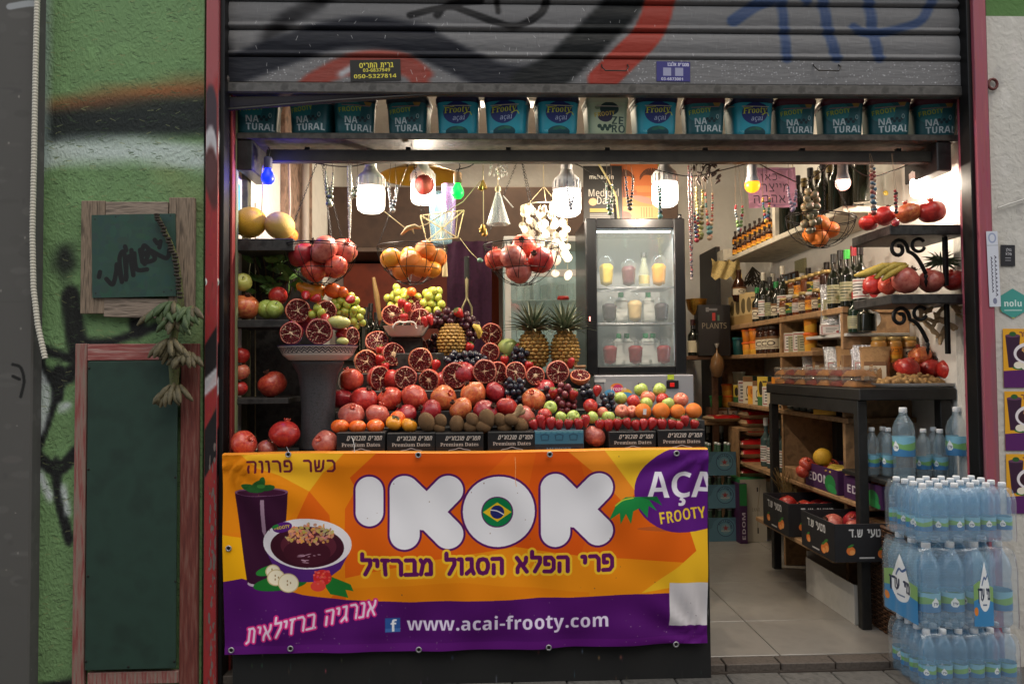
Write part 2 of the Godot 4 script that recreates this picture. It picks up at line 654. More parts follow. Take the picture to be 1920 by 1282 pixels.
# ------------------------------------------------------------------ street and room
func build_room() -> void:
	var stone := nmat([rgb(88, 86, 84), rgb(112, 110, 107), rgb(128, 125, 121)], 0.03, 2.0, 0.8, M.grit, 0.15)
	setting("ground", between(Vector3(-40, -0.2, -0.4), Vector3(40, -0.016, 40), 0), stone)
	var pave := setting("pavement", between(Vector3(-3.2, -0.2, -0.02), Vector3(3.2, -0.008, 1.45), 0), mat(rgb(70, 68, 66), 0.9))
	var pm := []
	for k in 4: pm.append(nmat([rgb(66 + 7 * k, 64 + 7 * k, 62 + 7 * k), rgb(86 + 5 * k, 84 + 5 * k, 81 + 5 * k), rgb(74, 71, 69)], 0.03, 3.0, 0.75, M.grit, 0.12, 0.0, FastNoiseLite.TYPE_SIMPLEX_SMOOTH, [], k + 3))
	var pb := bx(0.196, 0.06, 0.196, 0.004)
	for r in 7:
		for q in 30:
			part(pave, "paver", pb, pm[rng.randi() % 4], Vector3(-3.0 + q * 0.2 + (0.1 if r % 2 else 0.0), -0.058 + rnd(-0.001, 0.002), 0.1 + r * 0.2))
	var sill := setting("threshold", between(Vector3(-1.0, -0.1, -0.09), Vector3(1.95, 0.004, -0.003), 0), mat(rgb(70, 62, 56), 0.8))
	var tm := nmat([rgb(70, 63, 58), rgb(88, 80, 74), rgb(80, 76, 72)], 0.04, 3.0, 0.7, M.grit, 0.1)
	for q in 14: part(sill, "tile", bx(0.205, 0.03, 0.078, 0.003), tm, Vector3(-0.88 + q * 0.21, 0.002 + rnd(-0.001, 0.001), -0.047))
	var fl := setting("floor", between(Vector3(-1.2, -0.12, -3.1), Vector3(2.3, floor_y - 0.006, -0.092), 0), mat(rgb(90, 84, 76), 0.9))
	var fm := []
	for k in 3: fm.append(nmat([rgb(130 + 2 * k, 126 + 2 * k, 120 + 2 * k), rgb(138, 134, 128)], 0.02, 1.3, 0.26))
	var tl := bx(0.597, 0.012, 0.597, 0.002)
	for r in 5:
		for q in 6:
			var w := 0.597
			var d := 0.597
			var x := 1.446 - 0.6 * 4 + 0.6 * q
			var z := -0.8 - 0.6 * r
			if x > 2.2: continue
			part(fl, "tile", tl, fm[rng.randi() % 3], Vector3(x, floor_y - 0.012 + rnd(0, 0.0006), z))
	for q in 5: part(fl, "tile", bx(0.597, 0.012, 0.40, 0.002), fm[q % 3], Vector3(-0.954 + 0.6 * q, floor_y - 0.012, -0.2985))
	var paint := nmat([rgb(208, 204, 194), rgb(222, 219, 212)], 0.015, 1.0, 0.8, M.grit, 0.1)
	setting("wall_back", between(Vector3(-1.2, 0, -3.1), Vector3(2.3, 2.95, -2.92), 0), paint)
	setting("wall_left", between(Vector3(-1.2, 0, -2.92), Vector3(-0.985, 2.95, -0.14), 0), paint)
	setting("wall_right", between(Vector3(2.02, 0, -2.92), Vector3(2.3, 2.95, -0.14), 0), paint)
	setting("ceiling", between(Vector3(-1.2, 2.85, -2.92), Vector3(2.3, 3.05, -0.14), 0), paint)
	# the low gallery across the back of the shop
	var brown := nmat([rgb(58, 42, 33), rgb(72, 53, 42), rgb(64, 47, 37)], 0.02, 1.0, 0.7)
	var gal := setting("gallery_beam", between(Vector3(-0.98, 1.92, -2.919), Vector3(1.28, 2.32, -2.05), 0.004), brown)
	part(gal, "trim", between(Vector3(-0.98, 1.9, -2.06), Vector3(1.28, 1.925, -2.035), 0.002), mat(rgb(96, 78, 66), 0.5))
	setting("partition", between(Vector3(-0.98, floor_y, -2.919), Vector3(0.12, 1.9, -2.6), 0), nmat([rgb(132, 50, 24), rgb(150, 60, 28)], 0.02, 1.0, 0.6))

# ------------------------------------------------------------------ facade
func wp(a: Array, z: float) -> Array:
	# picture places to the drawing on a wall that stands at depth z: metres to the side, metres down
	var r := []
	for q in range(0, a.size() - 1, 2):
		var p := at(a[q], a[q + 1], z)
		r.append_array([p.x, -p.y])
	return r

func spray(i: Ink, list: Array, c: Color, blur: float, z: float) -> void:
	var s := []
	for a in list: s.append([a[0] * sc(z)] + wp(a.slice(1), z))
	i.soft(s, c, blur)

func stucco(w: int, h: int, sd: int) -> NoiseTexture2D:
	var n := FastNoiseLite.new()
	n.noise_type = FastNoiseLite.TYPE_SIMPLEX_SMOOTH
	n.frequency = 0.055
	n.fractal_type = FastNoiseLite.FRACTAL_RIDGED
	n.fractal_octaves = 3
	n.domain_warp_enabled = true
	n.domain_warp_amplitude = 18.0
	n.domain_warp_frequency = 0.03
	n.seed = sd
	var t := NoiseTexture2D.new()
	t.width = w
	t.height = h
	t.noise = n
	t.seamless = true
	return t

func build_facade() -> void:
	# green rendered wall with sprayed bands
	var x0 := -1.72
	var x1 := -1.034
	var top := 3.0
	var i := ink(512, 1536, Rect2(x0, -top, x1 - x0, top), rgb(108, 142, 95))
	for k in 260:
		var sx := rnd(x0, x1)
		var sy := rnd(-top, 0)
		i.ell(sx, sy, rnd(0.01, 0.06), rnd(0.01, 0.08), rgb(109, 143, 96) * rnd(0.93, 1.06))
	i.im.resize(64, 192, Image.INTERPOLATE_LANCZOS)
	i.im.resize(1024, 3072, Image.INTERPOLATE_CUBIC)
	spray(i, [[60, 250, 470, 390, 700, 395, 1000], [50, 300, 300, 395, 420]], Color(0.5, 0.46, 0.3, 0.25), 0.06, 0)
	spray(i, [[36, 40, 222, 200, 190, 330, 172, 420, 168]], Color(0.55, 0.34, 0.2, 0.85), 0.032, 0)
	spray(i, [[62, 40, 250, 160, 236, 300, 222, 420, 214]], Color(0.1, 0.13, 0.13, 0.96), 0.032, 0)
	spray(i, [[40, 40, 300, 120, 285, 250, 280, 420, 300]], Color(0.72, 0.78, 0.76, 0.9), 0.022, 0)
	spray(i, [[34, 80, -10, 78, 150, 76, 300]], Color(0.6, 0.68, 0.66, 0.7), 0.022, 0)
	spray(i, [[44, 121, 488, 121, 492]], Color(0.08, 0.1, 0.09, 0.97), 0.032, 0)
	spray(i, [[12, 121, 484, 122, 488]], Color(0.35, 0.42, 0.36, 0.6), 0.032, 0)
	spray(i, [[42, 132, 560, 138, 610, 146, 660], [34, 255, 605, 258, 612]], Color(0.07, 0.08, 0.08, 0.97), 0.016, 0)
	spray(i, [[26, 60, 690, 105, 710, 150, 690], [30, 66, 640, 72, 690], [28, 110, 700, 106, 740], [16, 108, 730, 85, 800, 68, 850], [14, 80, 655, 130, 672], [22, 60, 850, 105, 880, 140, 850], [20, 104, 870, 108, 930, 128, 1010], [12, 150, 640, 210, 640, 300, 610], [14, 60, 1060, 64, 1110, 60, 1140], [10, 140, 1278, 60, 1290]], Color(0.07, 0.08, 0.09, 0.97), 0.011, 0)
	spray(i, [[26, 66, 700, 84, 740, 72, 800], [18, 74, 890, 92, 930], [14, 118, 915, 126, 960], [12, 128, 760, 112, 765]], Color(0.75, 0.79, 0.8, 0.85), 0.014, 0)
	for k in 1700:
		var sx := rnd(x0, x1)
		var sy := rnd(-top, 0)
		var w := rnd(-0.01, 0.01)
		i.line([sx, sy, sx + rnd(0.004, 0.014), sy + w * 0.6, sx + rnd(0.014, 0.022), sy + w], 0.0015, rgb(62, 82, 54) if rng.randf() < 0.75 else rgb(136, 140, 96))
	var gm := tmat(i.tex(), 0.85)
	gm.heightmap_enabled = true
	gm.heightmap_texture = stucco(512, 1536, 4)
	gm.heightmap_scale = 0.36
	gm.texture_repeat = true
	tag(setting("green_wall", between(Vector3(x0, 0, -0.25), Vector3(x1, top, 0.0), 0), gm), "green rendered wall with sprayed black and white bands", "wall")
	# grey pier at the street corner of the green wall
	var pier := ink(256, 1024, Rect2(-2.4, -3, 0.72, 3), rgb(82, 81, 79))
	for k in 500: pier.ell(rnd(-2.4, -1.68), rnd(-3, 0), rnd(0.005, 0.05), rnd(0.004, 0.02), rgb(83, 82, 80) * rnd(0.92, 1.1))
	pier.im.resize(128, 512, Image.INTERPOLATE_LANCZOS)
	pier.im.resize(512, 2048, Image.INTERPOLATE_CUBIC)
	for k in 60: pier.ell(rnd(-2.4, -1.7), rnd(-3, 0), 0.002, rnd(0.002, 0.006), rgb(150, 146, 140))
	spray(pier, [[5, -6, 684, 8, 690, 14, 715, 8, 745], [5, -6, 706, 6, 712]], Color(0.05, 0.05, 0.05, 0.95), 0.002, 0.06)
	spray(pier, [[12, -10, 10, 30, 4, 60, 14]], Color(0.62, 0.64, 0.66, 0.9), 0.004, 0.06)
	tag(setting("grey_pier", between(Vector3(-2.4, 0, -0.25), at(60, 641, 0.06) * Vector3(1, 0, 0) + Vector3(0, 3.0, 0.06), 0.006), tmat(pier.tex(), 0.85)), "dark grey painted pier beside the green wall", "pier")
	# white rendered wall on the far side of the opening, green above
	var wx := at(1868, 641, 0).x
	var wi := ink(256, 1024, Rect2(wx, -3, 0.8, 3), rgb(196, 193, 186))
	for k in 500: wi.ell(wx + rnd(0, 0.8), rnd(-3, 0), rnd(0.005, 0.03), rnd(0.005, 0.06), rgb(196, 193, 187) * rnd(0.93, 1.05))
	wi.im.resize(64, 256, Image.INTERPOLATE_LANCZOS)
	wi.im.resize(512, 2048, Image.INTERPOLATE_CUBIC)
	wi.rect(wx, -3, 0.8, 3 - at(1900, 30, 0).y, rgb(84, 122, 66))
	for k in 500:
		var sx := wx + rnd(0, 0.8)
		var sy := rnd(-2.5, 0)
		wi.line([sx, sy, sx + rnd(-0.006, 0.006), sy + rnd(0.004, 0.02)], 0.0012, rgb(140, 137, 130))
	var wm := tmat(wi.tex(), 0.85)
	wm.heightmap_enabled = true
	wm.heightmap_texture = stucco(256, 1024, 8)
	wm.heightmap_scale = 0.25
	tag(setting("white_wall", between(Vector3(wx, 0, -0.25), Vector3(wx + 0.8, 3.0, 0.0), 0), wm), "white rendered wall with a green band at its top", "wall")
	setting("upper_wall", between(Vector3(-2.4, 2.72, -0.6), Vector3(2.8, 6.5, 0.05), 0), mat(rgb(120, 128, 104), 0.9))
	# the house across the narrow street, which shades it and shows dark in glass and gloss
	var op := thing("opposite_house", "plain grey brown house across the street", "house", Vector3(0, 0, 7.5))
	part(op, "wall", between(Vector3(-14, 0, 0), Vector3(14, 5.2, 0.3), 0), mat(rgb(104, 96, 88), 0.9))
	for k in 12: part(op, "window", between(Vector3(-12.6 + k * 2.2, 2.6, -0.02), Vector3(-11.5 + k * 2.2, 4.2, -0.001), 0), mat(rgb(26, 28, 30), 0.3))
	for k in 6: part(op, "door", between(Vector3(-12.0 + k * 4.4, 0.0, -0.02), Vector3(-9.6 + k * 4.4, 2.2, -0.001), 0), mat(rgb(52, 50, 50), 0.6))
	setting("roof", between(Vector3(-2.4, 3.06, -3.2), Vector3(2.8, 3.3, -0.6), 0), mat(rgb(110, 110, 108), 0.9))
	# steel frame posts, painted red, sprayed over
	var lx := at(383, 641, 0.02).x
	var pi_ := ink(64, 1024, Rect2(lx, -2.72, 0.046, 2.72), rgb(150, 44, 46))
	for k in 160: pi_.ell(lx + rnd(0, 0.046), rnd(-2.72, 0), rnd(0.001, 0.006), rnd(0.004, 0.03), rgb(rnd(128, 160), rnd(38, 60), rnd(40, 58)))
	spray(pi_, [[60, 394, -20, 394, 90]], Color(0.6, 0.32, 0.34, 0.8), 0.01, 0.02)
	spray(pi_, [[40, 394, 205, 394, 265]], Color(0.2, 0.16, 0.2, 0.95), 0.006, 0.02)
	spray(pi_, [[40, 394, 282, 394, 312]], Color(0.74, 0.74, 0.76, 0.95), 0.005, 0.02)
	spray(pi_, [[40, 394, 320, 402, 345]], Color(0.3, 0.14, 0.14, 0.9), 0.006, 0.02)
	spray(pi_, [[34, 376, 700, 410, 650], [34, 376, 862, 412, 800]], Color(0.07, 0.07, 0.08, 0.97), 0.003, 0.02)
	spray(pi_, [[14, 376, 732, 410, 702]], Color(0.78, 0.78, 0.8, 0.9), 0.003, 0.02)
	for k in 70: pi_.ell(lx + rnd(0.02, 0.046), -rnd(0, 0.9), rnd(0.001, 0.005), rnd(0.004, 0.02), rgb(112, 100, 96))
	pi_.ell(at(383, 530, 0.02).x, -at(383, 528, 0.02).y, 0.008, 0.014, rgb(224, 222, 218))
	pi_.ell(at(383, 530, 0.02).x, -at(383, 530, 0.02).y, 0.004, 0.008, rgb(70, 110, 100))
	var post := tag(setting("shutter_post", between(Vector3(lx, 0, -0.1), Vector3(lx + 0.046, 2.72, 0.02), 0.002), tmat(pi_.tex(), 0.5)), "red steel post sprayed black and white beside the green wall", "post") as MeshInstance3D
	var rail := between(Vector3(-0.016, 0, -0.06), Vector3(0.0, 2.72, 0.004), 0.002)
	part(post, "guide_rail", rail, mat(rgb(30, 30, 31), 0.45, 0.5), Vector3(lx + 0.0625, 0, 0))
	part(post, "guide_lip", between(Vector3(0, 0, -0.1), Vector3(0.008, 2.3, -0.064), 0.001), mat(rgb(128, 44, 40), 0.5), Vector3(lx + 0.064, 0, 0))
	var rx := at(1844, 641, 0.02).x
	var ri := ink(64, 512, Rect2(rx, -2.72, 0.05, 2.72), rgb(150, 74, 88))
	for k in 120: ri.ell(rx + rnd(0, 0.05), rnd(-2.72, 0), rnd(0.001, 0.005), rnd(0.01, 0.06), rgb(rnd(140, 160), rnd(64, 84), rnd(78, 98)))
	spray(ri, [[40, 1870, 700, 1880, 900, 1885, 1100]], Color(0.5, 0.34, 0.38, 0.6), 0.01, 0.02)
	var post2 := tag(setting("shutter_post", between(Vector3(rx, 0, -0.1), Vector3(rx + 0.05, 2.72, 0.02), 0.002), tmat(ri.tex(), 0.5)), "dusty pink steel post beside the white wall", "post") as MeshInstance3D
	part(post2, "guide_rail", rail, mat(rgb(24, 24, 25), 0.45, 0.5), Vector3(rx - 0.001, 0, 0))
	# jambs behind the rails, flaking paint
	var flake := nmat([rgb(92, 84, 76), rgb(112, 104, 94), rgb(190, 184, 174), rgb(120, 110, 100)], 0.03, 2.2, 0.9, M.grit, 0.5, 0.0, FastNoiseLite.TYPE_SIMPLEX_SMOOTH, [0.2, 0.5, 0.62, 0.8])
	var jl := tag(setting("jamb", between(Vector3(lx + 0.047, 0, -0.17), Vector3(at(437, 641, -0.12).x, 2.9, -0.12), 0.002), flake), "flaking concrete jamb beside the fruit counter", "jamb") as MeshInstance3D
	part(jl, "edge_bead", between(Vector3(0, 0, -0.14), Vector3(0.012, 2.9, -0.115), 0.002), mat(rgb(126, 132, 92), 0.7), Vector3(at(437, 641, -0.12).x, 0, 0))
	var flake2 := nmat([rgb(214, 211, 204), rgb(200, 196, 188), rgb(206, 202, 194), rgb(96, 84, 74)], 0.03, 2.0, 0.85, M.grit, 0.5, 0.0, FastNoiseLite.TYPE_SIMPLEX_SMOOTH, [0.2, 0.45, 0.68, 0.74], 5)
	tag(setting("jamb", between(Vector3(at(1826, 641, -0.1).x, 0, -0.139), Vector3(rx + 0.03, 2.9, -0.1), 0.002), flake2), "white flaking jamb beside the black fruit shelves", "jamb")

# ------------------------------------------------------------------ roller shutter
func build_shutter() -> void:
	var z := -0.05
	var x0 := -1.0
	var x1 := at(1842, 100, z).x
	var ys := [at(960, 110, z).y, at(960, 59, z).y, at(960, 5.5, z).y]
	var pitch: float = (ys[2] - ys[0]) / 2.0
	var low := at(960, 178, z).y
	var high: float = ys[0] + pitch * 5
	var i := ink(1792, 512, Rect2(x0, -high, x1 - x0, high - low), rgb(116, 116, 118))
	for k in 3500:
		var a := rnd(x0, x1)
		var b := -rnd(low, high)
		var g := rnd(100, 136)
		i.line([a, b, a + rnd(-0.001, 0.001), b + rnd(0.005, 0.03)], 0.0012, rgb(g, g, g + 2))
	for k in 1200:
		var a := rnd(x0, x1)
		var b := -rnd(low, ys[0])
		var g := rnd(140, 176)
		i.ell(a, b, rnd(0.001, 0.004), rnd(0.001, 0.003), rgb(g, g, g + 4))
	var dark := Color(0.1, 0.11, 0.12, 0.95)
	spray(i, [[30, 400, 40, 420, 110, 440, 150], [22, 500, 70, 540, 30, 620, -10], [24, 520, 60, 545, 35, 600, 8], [20, 500, 75, 520, 52]], Color(0.14, 0.14, 0.15, 0.8), 0.03, z)
	spray(i, [[62, 430, 135, 520, 100, 640, 65, 760, 72, 850, 110, 930, 145, 1000, 150], [40, 560, 78, 680, 50, 800, 66]], Color(0.13, 0.14, 0.17, 0.95), 0.022, z)
	spray(i, [[22, 580, 150, 640, 118, 700, 104, 760, 112, 800, 140], [30, 570, 165, 650, 130, 760, 130, 790, 160]], Color(0.56, 0.24, 0.2, 0.85), 0.016, z)
	spray(i, [[14, 640, 140, 660, 128]], Color(0.66, 0.66, 0.68, 0.9), 0.016, z)
	spray(i, [[66, 1000, 165, 1060, 120, 1100, 80, 1150, 30, 1190, -20], [40, 980, 150, 1040, 120, 1080, 95]], dark, 0.022, z)
	spray(i, [[52, 1130, 150, 1170, 110, 1210, 70, 1230, 30, 1240, -10], [30, 1120, 152, 1160, 130]], Color(0.62, 0.22, 0.18, 0.9), 0.011, z)
	spray(i, [[9, 930, -10, 934, 25], [14, 770, 30, 840, 14, 880, 25, 960, 50, 1010, 30, 1024, 5], [14, 820, 30, 840, 10, 900, 2]], Color(0.13, 0.13, 0.14, 0.92), 0.009, z)
	spray(i, [[24, 1375, 40, 1420, 10, 1470, -8], [17, 1465, 0, 1470, 60, 1475, 112], [19, 1540, -10, 1550, 50, 1568, 110], [19, 1627, -8, 1635, 60, 1648, 110], [17, 1600, 52, 1630, 64, 1680, 56, 1725, 40, 1748, 0], [16, 1500, -6, 1512, 4]], Color(0.2, 0.28, 0.44, 0.82), 0.011, z)
	for k in 70:
		var a := rnd(430, 1300)
		var b := rnd(10, 150)
		i.line(wp([a, b, a + rnd(-4, 4), b + rnd(2, 9)], z), 0.0014, rgb(196, 196, 196))
	var tex := i.tex()
	var m := tmat(tex, 0.5)
	m.metallic_specular = 0.3
	m.heightmap_enabled = true
	m.heightmap_texture = noise_tex([Color.BLACK, Color.WHITE], 0.05, FastNoiseLite.TYPE_SIMPLEX_SMOOTH, 3, 12, 512)
	m.heightmap_scale = 0.12
	var sh := thing("roller_shutter", "grey slatted roller shutter with sprayed graffiti, half raised", "shutter", Vector3(0, 0, z))
	var prof := [[0.0, -0.016], [0.002, -0.006], [0.008, 0.001], [0.02, 0.006], [0.04, 0.009], [0.06, 0.008], [0.074, 0.003], [0.079, 0.0035], [0.085, 0.0105], [0.091, 0.0125], [0.096, 0.007], [0.0985, -0.006], [0.1, -0.016]]
	for s in 5:
		var yt: float = ys[0] + pitch * (s + 1)
		var p := PackedVector3Array()
		for a in prof:
			for q in 17:
				var fx := q / 16.0
				p.append(Vector3(lerpf(x0, x1, fx), yt - a[0] * pitch * 10.0 + sin(fx * 9.0 + s) * 0.0006, a[1] + sin(fx * 14.0 + s * 2.0) * 0.0008))
		var g := Geo.new()
		g.grid(p, prof.size(), 17)
		for k in g.v.size(): g.u[k] = Vector2((g.v[k].x - x0) / (x1 - x0), (high - g.v[k].y) / (high - low))
		part(sh, "slat", g.mesh(), m)
	var g2 := Geo.new()
	var yb: float = ys[0] - 0.002
	var ym := at(960, 157, z).y
	g2.box(Vector3(x0, ym, -0.02), Vector3(x1, yb, 0.006), 0.002)
	for k in g2.v.size(): g2.u[k] = Vector2((g2.v[k].x - x0) / (x1 - x0), (high - g2.v[k].y) / (high - low))
	part(sh, "bottom_rail", g2.mesh(), m)
	part(sh, "bottom_lip", between(Vector3(x0, low, -0.03), Vector3(x1, ym - 0.001, 0.012), 0.006), nmat([rgb(70, 69, 68), rgb(100, 98, 96)], 0.02, 3.0, 0.4, M.grit, 0.03, 0.5))
	# the bent strip that droops below the rail
	var a0 := at(414, 206, z) - Vector3(0, 0, z)
	var a1 := at(850, 175, z) - Vector3(0, 0, z)
	part(sh, "bent_strip", tube([a0, a0.lerp(a1, 0.5) + Vector3(0, 0.004, 0.002), a1], 0.006, 6), mat(rgb(66, 65, 64), 0.4, 0.6))
	var gs := Geo.new()
	var a2 := at(416, 180, z) - Vector3(0, 0, z)
	gs.quad(a0 + Vector3(0, 0, -0.012), a1 + Vector3(0, 0, -0.012), a1 + Vector3(0, 0.004, -0.01), a2 + Vector3(0, 0, -0.01), Vector3.BACK)
	gs.quad(a0 + Vector3(0, 0, -0.016), a1 + Vector3(0, 0, -0.016), a1 + Vector3(0, 0.004, -0.014), a2 + Vector3(0, 0, -0.014), Vector3.FORWARD)
	part(sh, "bent_flashing", gs.mesh(), mat(rgb(84, 83, 82), 0.45, 0.5))
	# handles and the bolt eyes at the ends
	for hx in [1152, 1548]:
		var c := at(hx, 122, z) - Vector3(0, 0, z)
		part(sh, "handle", tube([c + Vector3(-0.05, 0, 0.006), c + Vector3(-0.052, -0.015, 0.02), c + Vector3(-0.04, -0.033, 0.03), c + Vector3(0.04, -0.034, 0.03), c + Vector3(0.052, -0.015, 0.02), c + Vector3(0.05, 0, 0.006)], 0.0025, 6), mat(rgb(60, 58, 56), 0.4, 0.7))
	var e0 := at(418, 150, z) - Vector3(0, 0, z)
	part(sh, "end_bolt", lathe([Vector2(0, 0.012), Vector2(0.02, 0.012), Vector2(0.026, 0.006), Vector2(0.026, -0.02)], 16), nmat([rgb(64, 46, 40), rgb(104, 96, 90)], 0.05, 12.0, 0.6), e0 + Vector3(0, 0, 0.012), Vector3(PI / 2, 0, 0))
	var e1 := at(1838, 168, z) - Vector3(0, 0, z)
	var rp := []
	for k in 13: rp.append(e1 + Vector3(0.012 + sin(TAU * k / 12) * 0.018, cos(TAU * k / 12) * 0.02, 0.06))
	part(sh, "end_eye", tube(rp, 0.0055, 6), mat(rgb(96, 44, 40), 0.6))
	part(sh, "end_bracket", between(e1 + Vector3(-0.05, -0.02, 0.008), e1 + Vector3(0.0, 0.012, 0.06), 0.006), mat(rgb(86, 66, 62), 0.6))
	# stickers
	var st := ink(256, 128, Rect2(655, 112, 100, 44), rgb(20, 19, 16))
	st.heb("גרית התריס", 740, 119, 9, 2.0, rgb(222, 210, 66), 0.72, 0.2)
	st.text("03-6837949", 707, 137, 7, rgb(222, 210, 66), "bold", 0.5, 1.05)
	st.text("050-5327814", 704, 150, 8, rgb(222, 210, 66), "bold", 0.5, 1.3)
	var sp := at(705, 153, z)
	solo("sticker", sheet(0.192, 0.082), tmat(st.tex(), 0.5), sp + Vector3(0, 0, 0.0085), "black sticker with yellow telephone numbers on the roller shutter", "sticker", "", Vector3(0, 0, 0.03))
	var s2 := ink(128, 96, Rect2(1229, 115, 67, 39), rgb(44, 42, 118))
	s2.heb("מסגרית אלגבו", 1293, 118, 5.5, 1.2, rgb(210, 212, 226), 0.62, 0.16)
	s2.rect(1242, 127, 40, 16, rgb(150, 152, 182))
	s2.rect(1258, 127, 8, 16, rgb(60, 58, 120))
	s2.text("03-6873001", 1260, 152, 5.5, rgb(214, 216, 228), "bold", 0.5, 1.1)
	solo("sticker", sheet(0.132, 0.078), tmat(s2.tex(), 0.5), at(1262, 154, z) + Vector3(0, 0, 0.0085), "blue sticker with white Hebrew lettering on the roller shutter", "sticker", "", Vector3(0, 0, -0.012))

# ------------------------------------------------------------------ things on the outer walls
func plank(x0: float, y0: float, x1: float, y1: float, z: float, t := 0.02) -> ArrayMesh:
	var a := at(x0, y1, z)
	var b := at(x1, y0, z)
	return between(Vector3(a.x, a.y, z - t), Vector3(b.x, b.y, z), 0.002)

func wood_mat(c0: Color, c1: Color, c2: Color, vert: bool, sd: int, offs := []) -> StandardMaterial3D:
	var m := nmat([c0, c1, c2], 0.02, 1.0, 0.8, M.grit, 0.08, 0.0, FastNoiseLite.TYPE_SIMPLEX_SMOOTH, offs, sd)
	m.uv1_scale = Vector3(14, 1.2, 14) if vert else Vector3(1.2, 14, 14)
	return m

func build_wall_things() -> void:
	var z := 0.03
	# upper frame of bare weathered boards round a green panel
	var wv := wood_mat(rgb(96, 80, 66), rgb(122, 104, 88), rgb(142, 124, 106), true, 3)
	var wh := wood_mat(rgb(98, 84, 72), rgb(128, 110, 94), rgb(150, 134, 120), false, 4)
	var fr := thing("wall_panel", "small dark green panel in a weathered bare wood frame with black scrawl", "panel")
	part(fr, "board", plank(149, 376, 196, 588, z), wv)
	part(fr, "board", plank(196.5, 378, 314, 420, z), wh)
	part(fr, "board", plank(314.5, 370, 364, 590, z), wv)
	var lowb := part(fr, "board", plank(195, 555, 316, 592, z), wh)
	lowb.rotation.z = -0.03
	lowb.position += Vector3(-0.045, -0.044, 0)
	var gi := ink(384, 384, Rect2(180, 404, 146, 152), rgb(40, 70, 60))
	for k in 200: gi.ell(rnd(180, 326), rnd(404, 556), rnd(2, 12), rnd(2, 12), rgb(rnd(36, 44), rnd(65, 76), rnd(57, 65)))
	gi.im.resize(96, 96, Image.INTERPOLATE_LANCZOS)
	gi.im.resize(768, 768, Image.INTERPOLATE_CUBIC)
	var bk := Color(0.03, 0.04, 0.05)
	for s in [[194, 509, 192, 518], [205, 522, 216, 532, 222, 510, 224, 496, 232, 528], [232, 528, 228, 486, 236, 474, 240, 520], [239, 524, 240, 494, 246, 482, 252, 516], [252, 516, 249, 470], [254, 476, 258, 505, 276, 506], [268, 492, 264, 470], [272, 496, 280, 472, 268, 480, 272, 462, 290, 486, 270, 494], [238, 463, 240, 470], [284, 472, 310, 486, 316, 468], [290, 452, 294, 458], [300, 455, 298, 466]]: gi.line(s, 8.0, Color(0.01, 0.012, 0.015), true)
	for s in [[186, 412], [222, 408], [318, 408], [186, 548], [305, 548], [318, 545]]: gi.ell(s[0], s[1], 1.6, 1.6, rgb(26, 36, 32))
	var pp := at(253, 557, z)
	part(fr, "green_board", sheet(0.3, 0.303, 0.008), tmat(gi.tex(), 0.55), pp + Vector3(0, 0, 0.0095), Vector3(0, 0, 0.018))
	# tall panel below
	var rv := wood_mat(rgb(132, 66, 64), rgb(142, 106, 98), rgb(134, 118, 108), true, 5)
	var rv2 := wood_mat(rgb(88, 40, 34), rgb(108, 52, 44), rgb(120, 80, 70), true, 6)
	var rh := wood_mat(rgb(132, 62, 60), rgb(150, 88, 84), rgb(168, 132, 126), false, 7)
	var tall := thing("wall_panel", "tall dark green panel in a worn red wood frame", "panel")
	part(tall, "board", plank(133, 644, 162, 1300, z), rv)
	part(tall, "board", plank(162.5, 644, 334, 676, z), rh)
	part(tall, "board", plank(334.5, 644, 372, 1300, z), rv2)
	part(tall, "board", plank(162.5, 1258, 334, 1285, z), rv)
	var gb := nmat([rgb(28, 52, 44), rgb(33, 60, 50), rgb(30, 56, 47)], 0.01, 1.0, 0.65)
	part(tall, "green_board", plank(158, 676, 332, 1257, z + 0.008, 0.008), gb)
	for s in [[166, 690], [330, 690], [165, 880], [328, 895], [164, 1080], [328, 1090], [160, 1240], [326, 1240], [240, 1250]]:
		part(tall, "screw", lathe([Vector2(0, 0.002), Vector2(0.004, 0.0015), Vector2(0.0045, 0)], 8), mat(rgb(40, 38, 36), 0.5, 0.6), at(s[0], s[1], z + 0.0085), Vector3(PI / 2, 0, 0))
	# white ribbed conduit
	var cp := []
	var cr := []
	var cv := Curve3D.new()
	for q in [[70, -40], [66, 120], [63, 300], [60, 440], [62, 540], [70, 610], [84, 672]]: cv.add_point(at(q[0], q[1], 0.072))
	for k in cv.point_count:
		var a: Vector3 = (cv.get_point_position(mini(k + 1, cv.point_count - 1)) - cv.get_point_position(maxi(k - 1, 0))) / 6.0
		cv.set_point_in(k, -a)
		cv.set_point_out(k, a)
	var ln := cv.get_baked_length()
	var cnt := int(ln / 0.0028)
	for k in cnt:
		cp.append(cv.sample_baked(ln * k / (cnt - 1)))
		cr.append(0.0105 if k % 4 < 2 else 0.0085)
	solo("conduit", tube(cp, cr, 8), mat(rgb(196, 192, 178), 0.6), Vector3.ZERO, "white ribbed plastic conduit hanging down beside the grey pier", "conduit")
	# banana stalk
	var bs := thing("banana_stalk", "cut banana stalk with drying green fingers hung on the panel frame", "banana stalk")
	var sp := []
	var sr := []
	var stem := [[293, 403], [304, 425], [318, 455], [327, 480], [333, 510], [337, 540], [338, 575], [328, 610], [322, 650], [326, 690], [326, 720], [322, 750]]
	for k in stem.size():
		sp.append(at(stem[k][0], stem[k][1], 0.055))
		sr.append([0.008, 0.009, 0.01, 0.011, 0.011, 0.011, 0.014, 0.016, 0.016, 0.02, 0.016, 0.008][k])
	part(bs, "stem", tube(sp, sr, 8), nmat([rgb(54, 46, 34), rgb(84, 96, 44), rgb(70, 60, 40)], 0.05, 8.0, 0.7))
	var knot := Geo.new()
	for k in 26:
		var f := k / 26.0
		var c := cv_sample(stem, f * 0.52, 0.057)
		knot.ball(c + Vector3(rnd(-0.005, 0.005), 0, 0.008), Vector3(0.012, 0.006, 0.007), 6, 4)
